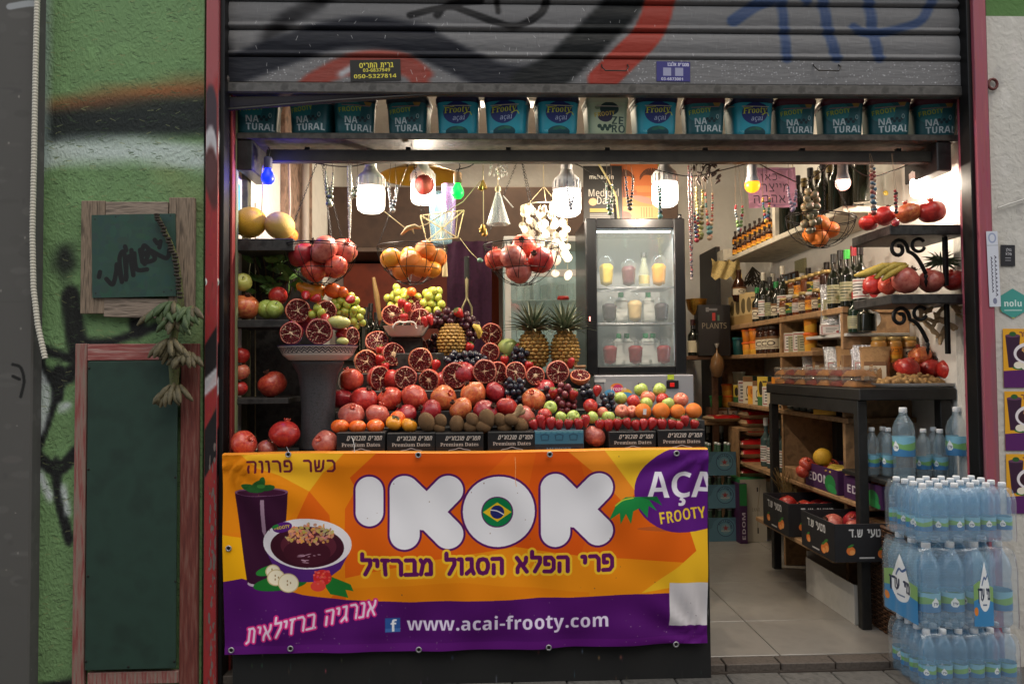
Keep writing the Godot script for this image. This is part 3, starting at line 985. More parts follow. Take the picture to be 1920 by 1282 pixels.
	part(bs, "stem_scars", knot.mesh(), mat(rgb(44, 36, 28), 0.8))
	var bm := [nmat([rgb(46, 72, 40), rgb(70, 90, 52), rgb(62, 60, 38)], 0.03, 10.0, 0.6), nmat([rgb(76, 72, 46), rgb(54, 48, 32), rgb(92, 84, 58)], 0.03, 10.0, 0.65)]
	for hand in [[305, 582, 9, 40], [322, 572, 8, 34], [340, 588, 10, 40], [356, 582, 8, 36], [330, 600, 9, 34], [318, 642, 10, 36], [330, 650, 7, 34], [350, 668, 8, 30], [360, 676, 5, 26], [318, 735, 8, 34], [328, 728, 6, 40]]:
		for k in hand[2]:
			var a: float = lerpf(-1.0, 1.0, k / maxf(1, hand[2] - 1.0))
			var p0 := at(hand[0] + a * 10, hand[1] - 8 + absf(a) * 4 + rnd(-3, 3), 0.062 + rnd(0, 0.02))
			var l: float = hand[3] * 0.0019 * rnd(0.8, 1.2)
			var dv := Vector3(a * 0.7 + rnd(-0.2, 0.2), -1 + rnd(-0.1, 0.3), 0.3 + rnd(-0.2, 0.2)).normalized()
			part(bs, "banana", tube([p0, p0 + dv * l * 0.3 + Vector3(0, 0, 0.01), p0 + dv * l * 0.7 + Vector3(0, 0, 0.014), p0 + dv * l + Vector3(0, 0, 0.008)], [0.005, 0.0105, 0.0105, 0.0035], 6), bm[0 if hand[1] < 620 and rng.randf() < 0.75 else 1])
	# right wall: posters, stickers, cable
	var po := ink(256, 256, Rect2(0, 0, 100, 100), rgb(226, 164, 30))
	po.poly([40, 0, 100, 0, 100, 60, 60, 40], rgb(224, 120, 30))
	po.poly([0, 72, 100, 66, 100, 100, 0, 100], rgb(84, 22, 96))
	po.heb("כשר", 50, 6, 7, 1.6, rgb(90, 30, 60))
	po.poly([4, 12, 30, 12, 25, 66, 9, 66], rgb(52, 18, 50))
	po.ell(17, 12, 13, 3, rgb(96, 60, 90))
	po.ell(17, 9, 6, 4, rgb(40, 90, 40))
	po.ell(46, 42, 28, 19, rgb(228, 222, 226))
	po.ell(46, 43, 23, 14, rgb(52, 16, 34))
	for k in 40: po.ell(46 + rnd(-12, 12), 37 + rnd(-6, 6), 2, 1.5, rgb(rnd(180, 226), rnd(140, 170), rnd(90, 120)))
	po.ell(30, 66, 14, 4, rgb(40, 110, 50))
	po.ell(26, 62, 8, 6, rgb(232, 224, 206))
	po.ell(38, 64, 7, 6, rgb(232, 224, 206))
	po.ell(58, 65, 9, 7, rgb(206, 44, 40))
	po.heb("ברזילאית", 96, 78, 9, 2.4, rgb(226, 120, 176), 0.8, 0.24, 0.3, -0.1)
	var pm := tmat(po.tex(), 0.45)
	for s in [[1882, 727, "topmost"], [1885, 845, "middle"], [1888, 963, "lowest"]]:
		var p := at(s[0], s[1], 0.0)
		solo("poster", sheet(0.226, 0.226, 0.001), pm, Vector3(p.x + 0.113, p.y, 0.004), "%s of three square acai bowl posters on the white wall" % s[2], "poster", "acai posters in a column on the white wall", Vector3(0, 0, -0.012))
	var ni := ink(128, 128, Rect2(-1.1, -1.1, 2.2, 2.2), rgb(196, 193, 186))
	var hx := []
	var hy := []
	for k in 6:
		hx.append_array([sin(TAU * k / 6) * 1.1, cos(TAU * k / 6) * 1.1])
		hy.append_array([sin(TAU * k / 6) * 1.02, cos(TAU * k / 6) * 1.02])
	var hg := Geo.new()
	for k in 6: hg.tri(Vector3.ZERO, Vector3(sin(TAU * k / 6), cos(TAU * k / 6), 0) * 0.058, Vector3(sin(TAU * (k + 1) / 6), cos(TAU * (k + 1) / 6), 0) * 0.058, Vector3.BACK)
	for k in hg.v.size(): hg.u[k] = Vector2(hg.v[k].x / 0.1276 + 0.5, 0.5 - hg.v[k].y / 0.1276)
	ni.poly(hx, rgb(196, 186, 70))
	ni.ell(0, -0.05, 0.98, 0.98, rgb(64, 150, 142))
	ni.text("nolu", 0, 0.2, 0.42, rgb(216, 232, 228), "bold", 0.5)
	ni.rect(-0.6, 0.42, 1.2, 0.06, rgb(190, 216, 210))
	solo("sticker", hg.mesh(), tmat(ni.tex(), 0.5), at(1899, 569, 0.0) + Vector3(0, 0, 0.004), "teal six-sided sticker with white lettering on the white wall", "sticker")
	var bi := ink(64, 96, Rect2(0, 0, 30, 42), rgb(34, 34, 40))
	bi.heb("גולן", 22, 8, 4, 1, rgb(200, 200, 204))
	bi.heb("מלא", 22, 16, 4, 1, rgb(200, 200, 204))
	bi.rect(9, 25, 12, 1.6, rgb(150, 150, 156))
	bi.rect(9, 30, 12, 1.6, rgb(150, 150, 156))
	solo("sticker", sheet(0.056, 0.082), tmat(bi.tex(), 0.5), at(1890, 499, 0.0) + Vector3(0, 0, 0.004), "small black sticker with white lettering on the white wall", "sticker", "", Vector3(0, 0, -0.02))
	var li := ink(64, 512, Rect2(0, 0, 22, 146), rgb(206, 210, 222))
	li.ell(11, 13, 8, 10, rgb(150, 160, 190))
	li.ell(11, 13, 5, 7, rgb(206, 210, 222))
	for k in 10:
		li.line([7, 50 + k * 7, 9, 53 + k * 7, 7, 55 + k * 7], 1.6, rgb(40, 36, 60))
		li.line([14, 48 + k * 8, 17, 51 + k * 8, 14, 53 + k * 8], 1.6, rgb(40, 36, 60))
	li.rect(0, 27, 22, 1.0, rgb(150, 154, 166))
	li.ell(11, 135, 4, 6, rgb(120, 124, 150))
	solo("sticker", sheet(0.044, 0.29), tmat(li.tex(), 0.5), at(1866, 575, 0.02) + Vector3(0, 0, 0.004), "long white handwritten paper strip on the pink post", "sticker", "", Vector3(0, 0, 0.018))
	var w0 := at(1872, 390, 0.012)
	solo("cable", tube([w0, at(1895, 382, 0.014), at(1930, 371, 0.014)], 0.0035, 6), mat(rgb(200, 198, 192), 0.6), Vector3.ZERO, "short white cable clipped across the white wall", "cable")

func cv_sample(list: Array, f: float, z: float) -> Vector3:
	var t := f * (list.size() - 1)
	var k := mini(int(t), list.size() - 2)
	return at(lerpf(list[k][0], list[k + 1][0], t - k), lerpf(list[k][1], list[k + 1][1], t - k), z)

# ------------------------------------------------------------------ counter and banner
func banner_print() -> ImageTexture:
	var b := ink(1280, 528, Rect2(415, 853, 912, 376), rgb(226, 100, 18))
	b.poly([415, 853, 640, 853, 610, 900, 575, 935, 560, 985, 520, 1010, 415, 1000], rgb(232, 138, 16))
	b.poly([450, 853, 650, 853, 600, 890, 575, 925, 520, 895, 480, 880], rgb(238, 180, 40))
	b.poly([640, 853, 700, 853, 640, 960, 640, 1100, 600, 1140, 415, 1140, 415, 1000, 520, 1000, 570, 930], rgb(234, 134, 18))
	b.poly([575, 925, 612, 970, 618, 1020, 540, 1000], rgb(222, 98, 16))
	b.poly([415, 1003, 455, 1012, 460, 1095, 415, 1095], rgb(242, 176, 18))
	b.poly([700, 853, 950, 853, 900, 900, 820, 940, 680, 960, 650, 900], rgb(222, 90, 18))
	b.poly([1000, 853, 1080, 853, 1090, 900, 1130, 930, 1080, 1060, 960, 1040], rgb(222, 90, 18))
	b.poly([640, 1090, 780, 1060, 960, 1035, 1120, 1060, 1327, 1075, 1327, 1140, 640, 1140], rgb(236, 144, 22))
	b.poly([640, 1110, 860, 1100, 1100, 1125, 1100, 1140, 640, 1140], rgb(232, 134, 18))
	b.poly([1130, 853, 1327, 853, 1327, 900, 1240, 900, 1185, 935], rgb(240, 190, 46))
	b.poly([1060, 853, 1130, 853, 1190, 935, 1170, 960, 1120, 905], rgb(234, 140, 38))
	b.poly([1290, 1000, 1327, 985, 1327, 1110, 1200, 1130, 1270, 1080, 1305, 1050], rgb(240, 186, 40))
	b.poly([1327, 853, 1316, 853, 1327, 862], rgb(244, 200, 60))
	# purple foot
	b.poly([415, 1092, 450, 1086, 500, 1104, 560, 1120, 640, 1132, 760, 1136, 900, 1135, 1327, 1131, 1327, 1230, 415, 1230], rgb(80, 18, 102))
	b.rect(415, 1214, 912, 16, rgb(90, 22, 112))
	# tall glass
	b.poly([436, 925, 536, 925, 527, 1040, 522, 1096, 460, 1096, 452, 1040], rgb(54, 17, 46))
	b.ell(491, 1096, 31, 9, rgb(196, 180, 196))
	b.ell(491, 1092, 30, 8, rgb(54, 17, 46))
	b.ell(486, 925, 50, 8.5, rgb(126, 84, 118))
	b.ell(486, 926, 46, 6.5, rgb(70, 26, 56))
	b.poly([484, 940, 491, 940, 494, 1000, 490, 1010, 486, 1000], rgb(158, 128, 150))
	for s in [[465, 916, 16, 6, 0.3], [480, 910, 15, 6, -0.5], [497, 917, 15, 6, -0.1], [488, 908, 6, 12, 0.2], [475, 921, 16, 5, 0.1]]: b.ell(s[0], s[1], s[2], s[3], rgb(38, 92, 42), s[4])
	b.ell(486, 914, 8, 4, rgb(66, 130, 60))
	# bowl
	b.ell(520, 1098, 50, 14, rgb(30, 110, 44), -0.1)
	b.ell(500, 1074, 26, 9, rgb(40, 130, 52), -0.2)
	b.poly([610, 1085, 650, 1102, 655, 1115, 640, 1112, 645, 1128, 612, 1120, 600, 1100], rgb(34, 122, 50))
	b.poly([493, 1040, 649, 1040, 632, 1072, 600, 1096, 548, 1096, 508, 1072], rgb(84, 36, 120))
	b.ell(570, 1024, 83, 48, rgb(232, 228, 234), 0.04)
	b.ell(570, 1030, 69, 39, rgb(64, 22, 38), 0.04)
	b.ell(573, 1028, 52, 30, rgb(92, 36, 52), 0.04)
	b.ell(570, 1040, 44, 24, rgb(70, 24, 40), 0.04)
	for k in 150:
		var a := rng.randf() * TAU
		var q := sqrt(rng.randf())
		b.ell(575 + cos(a) * q * 44, 1006 + sin(a) * q * 20, rnd(2, 5), rnd(1.5, 3), rgb(rnd(176, 236), rnd(120, 180), rnd(70, 130)), rnd(0, 3))
	for k in 12: b.ell(rnd(540, 600), rnd(1044, 1060), rnd(2, 8), 0.8, rgb(190, 150, 170), rnd(-0.3, 0.3))
	b.ell(525, 992, 18, 9.5, rgb(84, 30, 118), -0.2)
	b.text("FROOTY", 525, 997, 6, rgb(236, 214, 60), "bold", 0.5, 0.9, 0, -0.15)
	b.ell(512, 990, 7, 3, rgb(40, 130, 60), -0.4)
	for s in [[505, 1076, 14], [511, 1088, 17], [534, 1098, 20]]:
		b.ell(s[0], s[1], s[2], s[2] * 0.92, rgb(206, 186, 140))
		b.ell(s[0], s[1], s[2] - 2, s[2] * 0.92 - 2, rgb(240, 230, 204))
		for k in 3: b.ell(s[0] + cos(TAU * k / 3) * 4, s[1] + sin(TAU * k / 3) * 4, 1.2, 2, rgb(150, 120, 80))
	b.ell(598, 1088, 17, 15, rgb(206, 44, 44))
	b.ell(590, 1104, 14, 10, rgb(226, 70, 60))
	for k in 26: b.ell(rnd(582, 612), rnd(1076, 1100), 2.2, 2.0, rgb(rnd(216, 240), rnd(60, 110), rnd(60, 100)))
	b.heb("כשר פרווה", 624, 867, 20, 4.2, rgb(104, 28, 52), 0.86, 0.26)
	# the great white word with its purple outline
	var big := [[686, 924, 686, 966], [752, 1008, 752, 924, 834, 1008], [834, 924, 788, 972], [1036, 1008, 1036, 924, 1118, 1008], [1118, 924, 1072, 972]]
	for pass_ in 2:
		var c: Color = rgb(88, 22, 96) if pass_ == 0 else rgb(236, 236, 242)
		var w := 0.0 if pass_ else 8.0
		for s in big: b.line(s, (52.0 if s == big[0] else 56.0) + w, c)
		b.ell(929, 966, 68 + w / 2, 68 + w / 2, c)
	b.ell(926, 967, 30, 30, rgb(88, 22, 96))
	b.ell(926, 967, 28, 28, rgb(16, 128, 72))
	b.poly([899, 967, 926, 948, 953, 967, 926, 986], rgb(240, 196, 40))
	b.ell(926, 967, 13, 13, rgb(38, 44, 110))
	b.line([914, 963, 926, 965, 938, 972], 2.2, rgb(232, 232, 240), true)
	# second line
	var s2 := "פרי הפלא הסגול מברזיל"
	var wd := b.heb_width(s2, 27, 1.0, 0.24)
	for pass_ in 2: b.heb(s2, 1146, 1056, 27, 17.0 if pass_ == 0 else 8.0, rgb(244, 196, 50) if pass_ == 0 else rgb(96, 22, 92), 1.0 * (482.0 / wd), 0.24 * (482.0 / wd))
	# script line
	var s3 := "אנרגיה ברזילאית"
	var w3 := b.heb_width(s3, 25, 0.8, 0.2)
	for pass_ in 2: b.heb(s3, 690, 1134, 25, 10.0 if pass_ == 0 else 4.2, rgb(216, 46, 132) if pass_ == 0 else rgb(240, 214, 236), 0.8 * (250.0 / w3), 0.2 * (250.0 / w3), 0.35, -0.21)
	b.rect(714, 1166, 28, 27, rgb(48, 90, 160))
	b.rect(714, 1186, 28, 7, rgb(70, 116, 184))
	b.text("f", 730, 1192, 22, rgb(236, 238, 246), "bold", 0.5)
	b.text("www.acai-frooty.com", 945, 1191, 25, rgb(226, 216, 240), "bold", 0.5, 1.07)
	# oval mark
	b.ell(1290, 930, 104, 84, rgb(92, 28, 124), -0.18)
	b.ell(1262, 1006, 70, 5, rgb(190, 92, 40))
	b.ell(1290, 930, 104, 84, rgb(92, 28, 124), -0.18)
	b.text("AÇA", 1211, 947, 49, rgb(238, 234, 244), "bold", 0.0, 0.98)
	b.poly([1138, 988, 1152, 956, 1170, 944, 1196, 944, 1215, 950, 1230, 972, 1214, 962, 1212, 985, 1196, 966, 1184, 972, 1180, 996, 1170, 976, 1160, 996, 1158, 974], rgb(34, 140, 70))
	b.line([1150, 960, 1164, 950, 1184, 946], 2.5, rgb(190, 204, 60), true)
	b.poly([1196, 944, 1230, 944, 1240, 962, 1222, 952], rgb(24, 110, 56))
	b.text("FROOTY", 1236, 997, 22, rgb(240, 206, 60), "bold", 0.0, 0.78, 0, -0.12)
	# plain pale patch where a code was printed
	b.rect(1254, 1111, 73, 84, rgb(214, 210, 214))
	for k in 90: b.ell(rnd(415, 1327), rnd(1140, 1229), rnd(0.4, 1.4), rnd(0.4, 1.0), rgb(150, 120, 150) * rnd(0.6, 1.1))
	b.line([960, 862, 961, 880, 960, 905, 962, 918], 1.0, rgb(236, 170, 120))
	for k in 40: b.ell(rnd(415, 1327), rnd(853, 1229), rnd(0.4, 1.0), rnd(0.4, 1.6), rgb(120, 84, 60))
	return b.tex()

func build_counter() -> void:
	var z := 0.035
	var a := at(437, 850, z)
	var e := at(1327, 850, z)
	var top := at(870, 851, z).y
	counter_top = top - 0.004
	var c := thing("counter", "black painted shop counter behind the acai banner", "counter")
	var dirty := ink(512, 64, Rect2(0, 0, 180, 22), rgb(18, 19, 20))
	for k in 200: dirty.ell(rnd(0, 180), rnd(0, 22), rnd(0.1, 0.5), rnd(0.05, 0.2), rgb(rnd(60, 170), rnd(60, 165), rnd(60, 160)))
	for k in 30: dirty.ell(rnd(0, 180), rnd(0, 22), rnd(2, 12), rnd(0.5, 2), rgb(22, 22, 22))
	part(c, "front_panel", between(Vector3(a.x, 0.001, z - 0.02), Vector3(e.x, top - 0.03, z), 0.002), tmat(dirty.tex(), 0.75))
	part(c, "side_panel", between(Vector3(e.x - 0.02, floor_y, -0.84), Vector3(e.x, top - 0.03, z - 0.021), 0.002), M.black)
	part(c, "worktop", between(Vector3(a.x, top - 0.029, -0.86), Vector3(e.x + 0.002, top - 0.004, z), 0.003), M.black)
	# vinyl banner with small waves, hung over the counter front
	var l0 := at(416, 853, 0.065)
	var l1 := at(420, 1229, 0.065)
	var r0 := at(1327, 843, 0.065)
	var r1 := at(1327, 1207, 0.065)
	var bn := thing("banner", "orange and purple acai banner with large white Hebrew word across the counter", "banner")
	var p := PackedVector3Array()
	var nx := 90
	var ny := 40
	for r in ny + 1:
		for q in nx + 1:
			var u := q / float(nx)
			var v := r / float(ny)
			var b := l0.lerp(r0, u).lerp(l1.lerp(r1, u), v)
			var wv := 0.0045 * sin(u * 33.0 + v * 5.0 + sin(v * 7.0) * 1.4) * (0.4 + v * 0.6) + 0.002 * sin(u * 61.0 - v * 13.0) + 0.005 * sin((u - v * 0.5) * 19.0 + sin(u * 9.0) * 2.0)
			var co := Vector2(u * 0.9 * 2.0, v * 0.75).length()
			wv += 0.012 * exp(-co * 3.5) * sin(atan2(v * 0.75, u * 1.8) * 14.0)
			var c2 := Vector2((1 - u) * 1.8, v * 0.75).length()
			wv += 0.011 * exp(-c2 * 3.0) * sin(atan2(v * 0.75, (1 - u) * 1.8) * 13.0)
			var c3 := Vector2((1 - u) * 1.8, (1 - v) * 0.75).length()
			wv += 0.012 * exp(-c3 * 3.0) * sin(atan2((1 - v) * 0.75, (1 - u) * 1.8) * 12.0)
			wv += 0.004 * exp(-pow((v - 0.055) * 40.0, 2.0)) - 0.003 * exp(-pow((v - 0.945) * 45.0, 2.0))
			p.append(b + Vector3(0, 0.0025 * sin(u * 9.0) * (1 - v) + 0.003 * sin(u * 7.0 + 1.0) * v, wv))
	var g := Geo.new()
	g.grid(p, ny + 1, nx + 1)
	var bmat := tmat(banner_print(), 0.55)
	bmat.metallic_specular = 0.25
	part(bn, "cloth", g.mesh(), bmat)
	var over := PackedVector3Array()
	for r in 4:
		for q in nx + 1:
			var b := p[q]
			over.append([b + Vector3(0, 0, 0), b + Vector3(0, 0.004, -0.008), b + Vector3(0, 0.005, -0.03), Vector3(b.x, top + 0.001, 0.01)][r])
	var g2 := Geo.new()
	g2.grid(over, 4, nx + 1, true)
	part(bn, "top_hem", g2.mesh(), mat(rgb(232, 146, 44), 0.45))
	var gr := ring(0.0085, 0.0028, 18, 6)
	for s in [[433, 1219], [544, 1216], [785, 1218], [1029, 1214], [1268, 1208], [784, 853], [1031, 852], [1269, 850], [428, 1028], [540, 852]]:
		var q := at(s[0], s[1], 0.078)
		part(bn, "grommet", gr, mat(rgb(176, 176, 178), 0.35, 0.8), q, Vector3(PI / 2, 0, 0))
		part(bn, "grommet_hole", lathe([Vector2(0, 0.0006), Vector2(0.0068, 0.0005), Vector2(0.007, 0)], 12), mat(rgb(16, 14, 16), 0.9), q + Vector3(0, 0, -0.0015), Vector3(PI / 2, 0, 0))
	for s in [[537, 838, 540, 853], [660, 820, 664, 848], [1268, 838, 1269, 850]]:
		solo("wire_tie", tube([at(s[0], s[1], 0.045), at((s[0] + s[2]) / 2.0 + 2, (s[1] + s[3]) / 2.0, 0.063), at(s[2], s[3], 0.072)], 0.0012, 5), mat(rgb(190, 190, 190), 0.4, 0.6), Vector3.ZERO, "thin white wire tying the banner to the counter top", "wire", "banner ties")

# ------------------------------------------------------------------ the shelf of pails
func pail_print(kind: int) -> ImageTexture:
	var ground: Color = [rgb(30, 88, 96), rgb(44, 156, 178), rgb(178, 192, 160)][kind]
	var i := ink(640, 192, Rect2(0, 0, 400, 100), ground)
	var x := 200.0
	if kind == 0:
		i.ell(x - 18, 30, 34, 30, rgb(38, 118, 124))
		i.poly([x + 20, 0, x + 46, 0, x + 40, 16, x + 28, 16], rgb(150, 120, 60))
		i.text("AÇAÍ", x - 14, 22, 6, rgb(150, 190, 190), "sans", 0.5)
		i.text("FROOTY", x - 14, 38, 13, rgb(176, 186, 50), "bold", 0.5, 0.95, 0, -0.1)
		i.text("NA", x - 32, 68, 19, rgb(196, 206, 210), "bold", 0.0, 1.05)
		i.text("TURAL", x - 32, 90, 19, rgb(196, 206, 210), "bold", 0.0, 1.05)
		for k in 5: i.ell(x + 6 + k * 7, 52 + (k % 2) * 7, 4.5, 4.5, rgb(16, 40, 50))
		i.ell(x + 36, 46, 4, 7, rgb(150, 170, 170))
		i.ell(x + 36, 46, 2.4, 5, ground)
		i.text("10 L", x + 30, 72, 5, rgb(150, 170, 170))
	elif kind == 1:
		i.ell(x - 2, 36, 38, 32, rgb(30, 44, 110), -0.15)
		i.ell(x + 16, 32, 20, 24, rgb(30, 44, 110), 0.3)
		i.text("Frooty", x - 2, 38, 17, rgb(200, 206, 56), "serifb", 0.5, 0.9, 0.15, -0.06)
		i.line([x - 32, 24, x - 10, 18, x - 12, 20], 2, rgb(200, 206, 56), true)
		i.line([x + 20, 40, x + 34, 34, x + 40, 42], 2.4, rgb(200, 206, 56), true)
		i.text("açaí", x + 4, 58, 14, rgb(196, 206, 226), "serif", 0.5, 1.0, 0.2, -0.05)
		i.ell(x - 2, 92, 34, 18, rgb(24, 74, 84))
		i.ell(x + 8, 80, 12, 4, rgb(40, 110, 90), 0.2)
		i.ell(x - 10, 82, 12, 4, rgb(34, 98, 80), -0.2)
		i.text("10L", x - 46, 92, 6, rgb(170, 216, 226))
	else:
		i.ell(x, 24, 28, 20, rgb(40, 66, 66))
		i.ell(x - 12, 46, 22, 16, rgb(44, 40, 70))
		i.text("FROOTY", x - 12, 48, 12, rgb(196, 170, 60), "bold", 0.5, 0.95, 0, -0.12)
		i.text("ZE", x + 8, 68, 22, rgb(52, 78, 72), "bold", 0.0, 1.1)
		i.text("RO", x + 8, 92, 22, rgb(52, 78, 72), "bold", 0.0, 1.1)
		for k in 5: i.ell(x - 30 + k * 8, 74 + (k % 2) * 8, 6, 6, rgb(44, 72, 64))
		i.ell(x - 34, 20, 7, 6, rgb(120, 140, 110))
	return i.tex()

func build_bucket_shelf() -> void:
	var z := -0.11
	var y0 := at(1100, 262, z).y
	var y1 := at(1100, 250, z).y
	var xl := at(443, 255, z).x
	var xr := at(1800, 258, z).x
	var s := thing("bucket_shelf", "long black shelf across the opening under the shutter carrying pails", "shelf")
	part(s, "board", between(Vector3(xl, y0, -0.4), Vector3(xr, y1, z), 0.003), nmat([rgb(38, 38, 38), rgb(58, 56, 53), rgb(76, 72, 66)], 0.02, 2.0, 0.6, M.grit, 0.05))
	part(s, "beam", between(Vector3(xl + 0.1, at(1100, 303, -0.16).y, -0.2), Vector3(xr - 0.06, at(1100, 281, -0.16).y, -0.16), 0.003), nmat([rgb(38, 36, 31), rgb(54, 50, 42)], 0.02, 1.0, 0.7))
	for q in [xl + 0.03, xr - 0.06]: part(s, "bracket", between(Vector3(q - 0.03, y0 - 0.12, -0.36), Vector3(q + 0.03, y0 - 0.001, z - 0.006), 0.004), M.black_steel)
	for k in 7: part(s, "hanger_bar", between(Vector3(-0.7 + k * 0.4, at(1100, 281, -0.16).y, -0.19), Vector3(-0.68 + k * 0.4, y0 - 0.0125, -0.17), 0.001), M.black_steel)
	var body := lathe([Vector2(0, 0.136), Vector2(0.083, 0.136), Vector2(0.083, 0.136), Vector2(0.0765, 0.02), Vector2(0.074, 0.004), Vector2(0.07, 0), Vector2(0.07, 0), Vector2(0, 0)], 48, 4.2)
	var lid := lathe([Vector2(0, 0.16), Vector2(0.07, 0.16), Vector2(0.078, 0.163), Vector2(0.084, 0.16), Vector2(0.088, 0.15), Vector2(0.088, 0.14), Vector2(0.085, 0.138), Vector2(0.085, 0.128)], 48, 4.2)
	var ha := []
	for k in 17: ha.append(Vector3(cos(PI * k / 16) * 0.088, 0.128 - sin(PI * k / 16) * 0.018, 0.02 + sin(PI * k / 16) * 0.072))
	var handle := tube(ha, 0.0018, 5)
	var prints := [tmat(pail_print(0), 0.4), tmat(pail_print(1), 0.4), tmat(pail_print(2), 0.4)]
	var lids := [mat(rgb(74, 26, 44), 0.4), mat(rgb(28, 30, 62), 0.4), mat(rgb(172, 178, 150), 0.45)]
	var labels := ["dark teal pail with block lettering, %s pail from the flaking jamb on the shelf", "bright blue pail with yellow script, %s pail from the flaking jamb on the shelf", "pale green pail, %s from the flaking jamb on the long shelf"]
	var groups := ["teal pails on the long shelf", "blue pails on the long shelf", ""]
	var pn := -1
	for q in [[486, 0], [590, 0], [664, 0], [768, 0], [860, 1], [952, 1], [1043, 1], [1135, 2], [1225, 1], [1317, 0], [1403, 1], [1487, 0], [1575, 0], [1660, 0], [1748, 0]]:
		var p := at(q[0], 255, -0.205)
		var k: int = q[1]
		pn += 1
		var o := thing("pail", labels[k] % nth(pn), "pail", Vector3(p.x, y1 + 0.0005, -0.205 + rnd(-0.012, 0.006)), groups[k])
		part(o, "body", body, prints[k], Vector3.ZERO, Vector3(0, PI, 0))
		part(o, "lid", lid, lids[k] if k != 0 or q[0] > 1200 else mat(rgb(34, 38, 46), 0.4))
		part(o, "handle", handle, mat(rgb(190, 186, 178), 0.4, 0.3) if k else mat(rgb(150, 120, 124), 0.5))
		o.rotation.y = rnd(-0.22, 0.22) - p.x * 0.05
		o.scale = Vector3.ONE * rnd(0.98, 1.03)

# ------------------------------------------------------------------ lamps
func omni(parent: Node3D, c: Color, e: float, r: float, pos: Vector3) -> void:
	var l := OmniLight3D.new()
	l.name = "lamp_light"
	l.light_color = c
	l.light_energy = e
	l.light_size = r
	l.omni_range = 8.0
	l.omni_attenuation = 2.0
	l.shadow_enabled = true
	parent.add_child(l, true)
	l.position = pos

